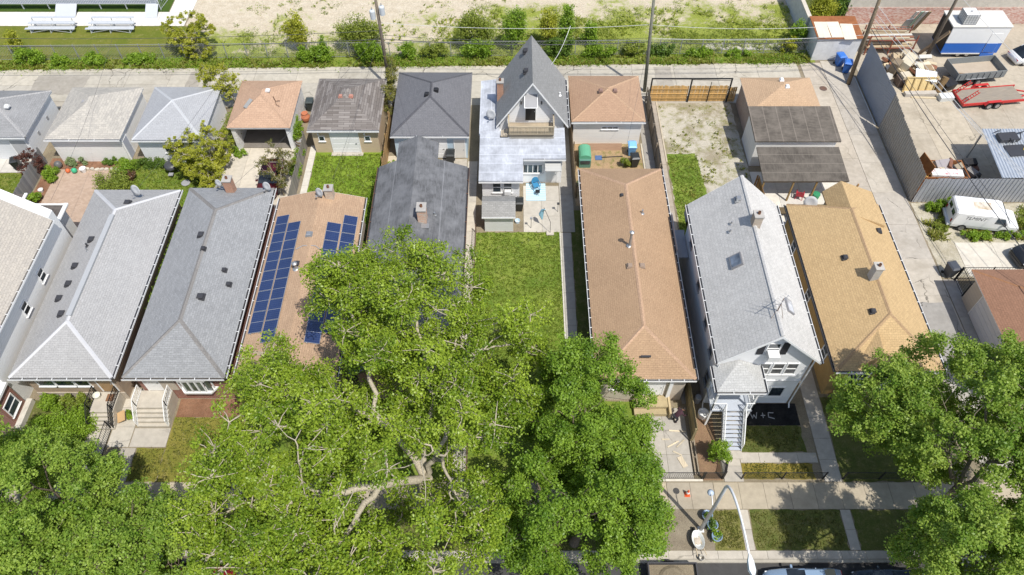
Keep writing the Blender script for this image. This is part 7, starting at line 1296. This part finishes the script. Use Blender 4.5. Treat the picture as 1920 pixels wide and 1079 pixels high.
# ------------------------------------------------------------------ sports-field edge, top left
WM = paint((.62, .64, .66), .35, .1, .3)
def bleacher(label, x0, x1, y):
    t = thing('bleacher', label, 'bleacher', ((x0 + x1) / 2, y, .01)); L = x1 - x0
    for i in range(3):
        z = .45 + .3 * i; yy = y + .55 * i; MB().box(x0 + .25 * i, yy, z, x1 - .05 * i, yy + .30, z + .05).build('seat_plank', WM, t)
        if i: MB().box(x0 + .25 * i, yy - .28, z - .26, x1 - .05 * i, yy - .05, z - .22).build('foot_plank', WM, t)
    for x in (x0 + .5, (x0 + x1) / 2, x1 - .5):
        MB().bar((x, y, .03), (x, y + .1, .45), .05, .05).bar((x, y, .05), (x, y + 1.4, .05), .05, .05).bar((x, y + 1.3, .03), (x, y + 1.25, 1.05), .05, .05).bar((x, y + .05, .1), (x, y + 1.3, 1.0), .04, .04).build('frame', WM, t)
    MB().bar((x0 + .5, y + .02, .08), ((x0 + x1) / 2, y + .05, .42), .03, .03).bar(((x0 + x1) / 2, y + .05, .42), (x1 - .5, y + .02, .08), .03, .03).build('cross_brace', WM, t)
    return t
bleacher('left aluminium bleacher bench beside the white field path', -50.1, -45.0, 67.2); bleacher('right aluminium bleacher bench beside the white field path', -43.9, -38.9, 67.2)
t = thing('grandstand', 'white steel grandstand platform with railings at the top left', 'grandstand', (-46, 71.4, .03)); 
MB().box(-58, 71.3, .75, -37.6, 71.95, .82).build('walkway', paint((.34, .36, .38), .5, .2, .3), t); 
for i, (x0, x1) in enumerate(((-48.2, -46.0), (-38.7, -37.4), (-56.5, -54.8))): MB().faces([(x0, 69.9, .06), (x1, 69.9, .06), (x1, 71.29, .82), (x0, 71.29, .82), (x0, 69.9, .035), (x1, 69.9, .035), (x1, 71.29, .74), (x0, 71.29, .74)], [(0, 1, 2, 3), (7, 6, 5, 4), (0, 4, 5, 1), (1, 5, 6, 2), (2, 6, 7, 3), (3, 7, 4, 0)]).build('ramp', WM, t)
bl = MB().box(-.02, -.02, 0, .02, .02, 1.05).mesh('baluster', [WM])
for i in range(110): x = -57.8 + i * .18; inst(bl, 'baluster', t, (x, 71.34, .82))
for z in (1.85, 1.3): MB().bar((-58, 71.34, z), (-37.6, 71.34, z), .05, .05).build('handrail', WM, t)
for i in range(8): MB().box(-57.6 + i * 2.75, 71.5, .03, -57.5 + i * 2.75, 71.6, .75).build('leg', WM, t)
for i in range(6): x = -56.0 + i * 3.6; MB().bar((x, 72.35, .8), (x + (-1.2 if i % 2 else 1.2), 75.5, 3.4), .09, .09).build('strut', WM, t)
for k in range(6): MB().box(-41.6 + k * .1, 73.2 + k * .55, 1.0 + .3 * k, -37.6, 73.45 + k * .55, 1.05 + .3 * k).build('seat_plank', WM, t)
for x in (-41.2, -37.8): MB().bar((x, 73.0, .03), (x, 73.0, .95), .07, .07).bar((x, 73.0, .9), (x, 76.4, 2.7), .07, .07).bar((x, 76.3, .03), (x, 76.3, 2.6), .07, .07).build('frame', WM, t)
iron_fence('white railing at the right end of the grandstand', [(-37.4, 71.4), (-36.6, 76.5)], 1.6, .3, WM, 'railing_fence')
# ------------------------------------------------------------------ person bending over by the entry steps
def person(label, loc, rz):
    t = thing('person', label, 'person', loc, None, rz)
    def skin(name, V, E_, mat, root=0, sub=2):
        me = D.meshes.new(name); me.from_pydata([v[:3] for v in V], E_, []); o = D.objects.new(name, me); col.objects.link(o); o.parent = t; OFF[o.name] = OFF[t.name]
        md = o.modifiers.new('skin', 'SKIN'); md.use_smooth_shade = True; sv = me.skin_vertices[0].data
        for i, v in enumerate(V): sv[i].radius = (v[3], v[4] if len(v) > 4 else v[3]); sv[i].use_root = (i == root)
        s = o.modifiers.new('sub', 'SUBSURF'); s.levels = sub; s.render_levels = sub; me.materials.append(mat); return o
    SK = paint((.36, .20, .13), .6, 0); SH = paint((.055, .022, .032), .85, .2); TR = paint((.022, .022, .028), .85, .2)
    # body in clothing: pelvis root, bent forward, knees flexed, right arm reaching
    V = [(0, 0, .86, .15, .13), (0, .16, 1.02, .15, .11), (0, .34, 1.14, .17, .11), (0, .44, 1.20, .07), (0, .50, 1.26, .06)]
    E_ = [(0, 1), (1, 2), (2, 3), (3, 4)]
    for s in (-1, 1):
        b = len(V); V += [(s * .10, .0, .80, .095), (s * .13, .16, .47, .065), (s * .13, .02, .12, .045), (s * .13, .02, .05, .045), (s * .14, .18, .04, .04)]; E_ += [(0, b), (b, b + 1), (b + 1, b + 2), (b + 2, b + 3), (b + 3, b + 4)]
    b = len(V); V += [(.19, .38, 1.14, .06), (.30, .46, .90, .045), (.26, .66, .78, .032), (.25, .74, .74, .03)]; E_ += [(2, b), (b, b + 1), (b + 1, b + 2), (b + 2, b + 3)]; rh = V[-1]
    c = len(V); V += [(-.19, .38, 1.14, .06), (-.34, .40, .92, .045), (-.42, .58, .78, .032), (-.44, .66, .74, .03)]; E_ += [(2, c), (c, c + 1), (c + 1, c + 2), (c + 2, c + 3)]; lh = V[-1]
    for h in (rh, lh):
        k = V.index(h)
        for j, (dx, ln) in enumerate(((-.03, .085), (-.01, .095), (.012, .09), (.033, .07))):
            q = len(V); V += [(h[0] + dx, h[1] + ln * .5, h[2] - .015, .0095), (h[0] + dx, h[1] + ln, h[2] - .05, .008)]; E_ += [(k, q), (q, q + 1)]
        sg = -1 if h[0] > 0 else 1; q = len(V); V += [(h[0] + sg * .05, h[1] + .01, h[2] - .02, .011), (h[0] + sg * .055, h[1] + .045, h[2] - .045, .009)]; E_ += [(k, q), (q, q + 1)]
    o = skin('body', V, E_, SH); o.data.materials.append(TR)
    hd = MB().lathe((0, 0, 0), [(.02, -.115), (.055, -.10), (.075, -.05), (.085, .0), (.08, .06), (.055, .10), (.01, .118)], 14); m = Matrix.Translation((0, .56, 1.31)) @ Matrix.Rotation(R(-55), 4, 'X'); hd.v = [tuple(m @ Vector(p)) for p in hd.v]; ho = hd.build('head', SK, t, True, True)
    hr = MB().lathe((0, -.012, .012), [(.088, -.03), (.093, .02), (.086, .07), (.055, .115), (.01, .128)], 14); hr.v = [tuple(m @ Vector(p)) for p in hr.v]; hr.build('hair', paint((.02, .015, .012), .8, 0), ho, True, True)
    fc = MB(); fc.obox((0, .09, -.02), (.012, 0, 0), (0, .018, 0), (0, 0, .022)); fc.obox((.09, 0, -.01), (.012, 0, 0), (0, .02, 0), (0, 0, .03)); fc.obox((-.09, 0, -.01), (.012, 0, 0), (0, .02, 0), (0, 0, .03)); fc.v = [tuple(m @ Vector(p)) for p in fc.v]; fc.build('face_features', SK, ho, local=True, kind='stuff')
    ey = MB(); ey.obox((.032, .082, .0), (.012, 0, 0), (0, .004, 0), (0, 0, .006)); ey.obox((-.032, .082, .0), (.012, 0, 0), (0, .004, 0), (0, 0, .006)); ey.obox((0, .075, -.06), (.022, 0, 0), (0, .004, 0), (0, 0, .004)); ey.v = [tuple(m @ Vector(p)) for p in ey.v]; ey.build('eyes_and_mouth', BLACK, ho, local=True, kind='stuff')
    # trousers over the legs
    Vt = [(0, 0, .88, .155, .135)]; Et = []
    for s in (-1, 1): b = len(Vt); Vt += [(s * .10, .0, .80, .105), (s * .13, .16, .47, .078), (s * .13, .02, .13, .06)]; Et += [(0, b), (b, b + 1), (b + 1, b + 2)]
    skin('trousers', Vt, Et, TR)
    return t
person('person in dark clothes bending forward on the front paving by the entry steps', (10.95, 23.05, .03), R(-60))
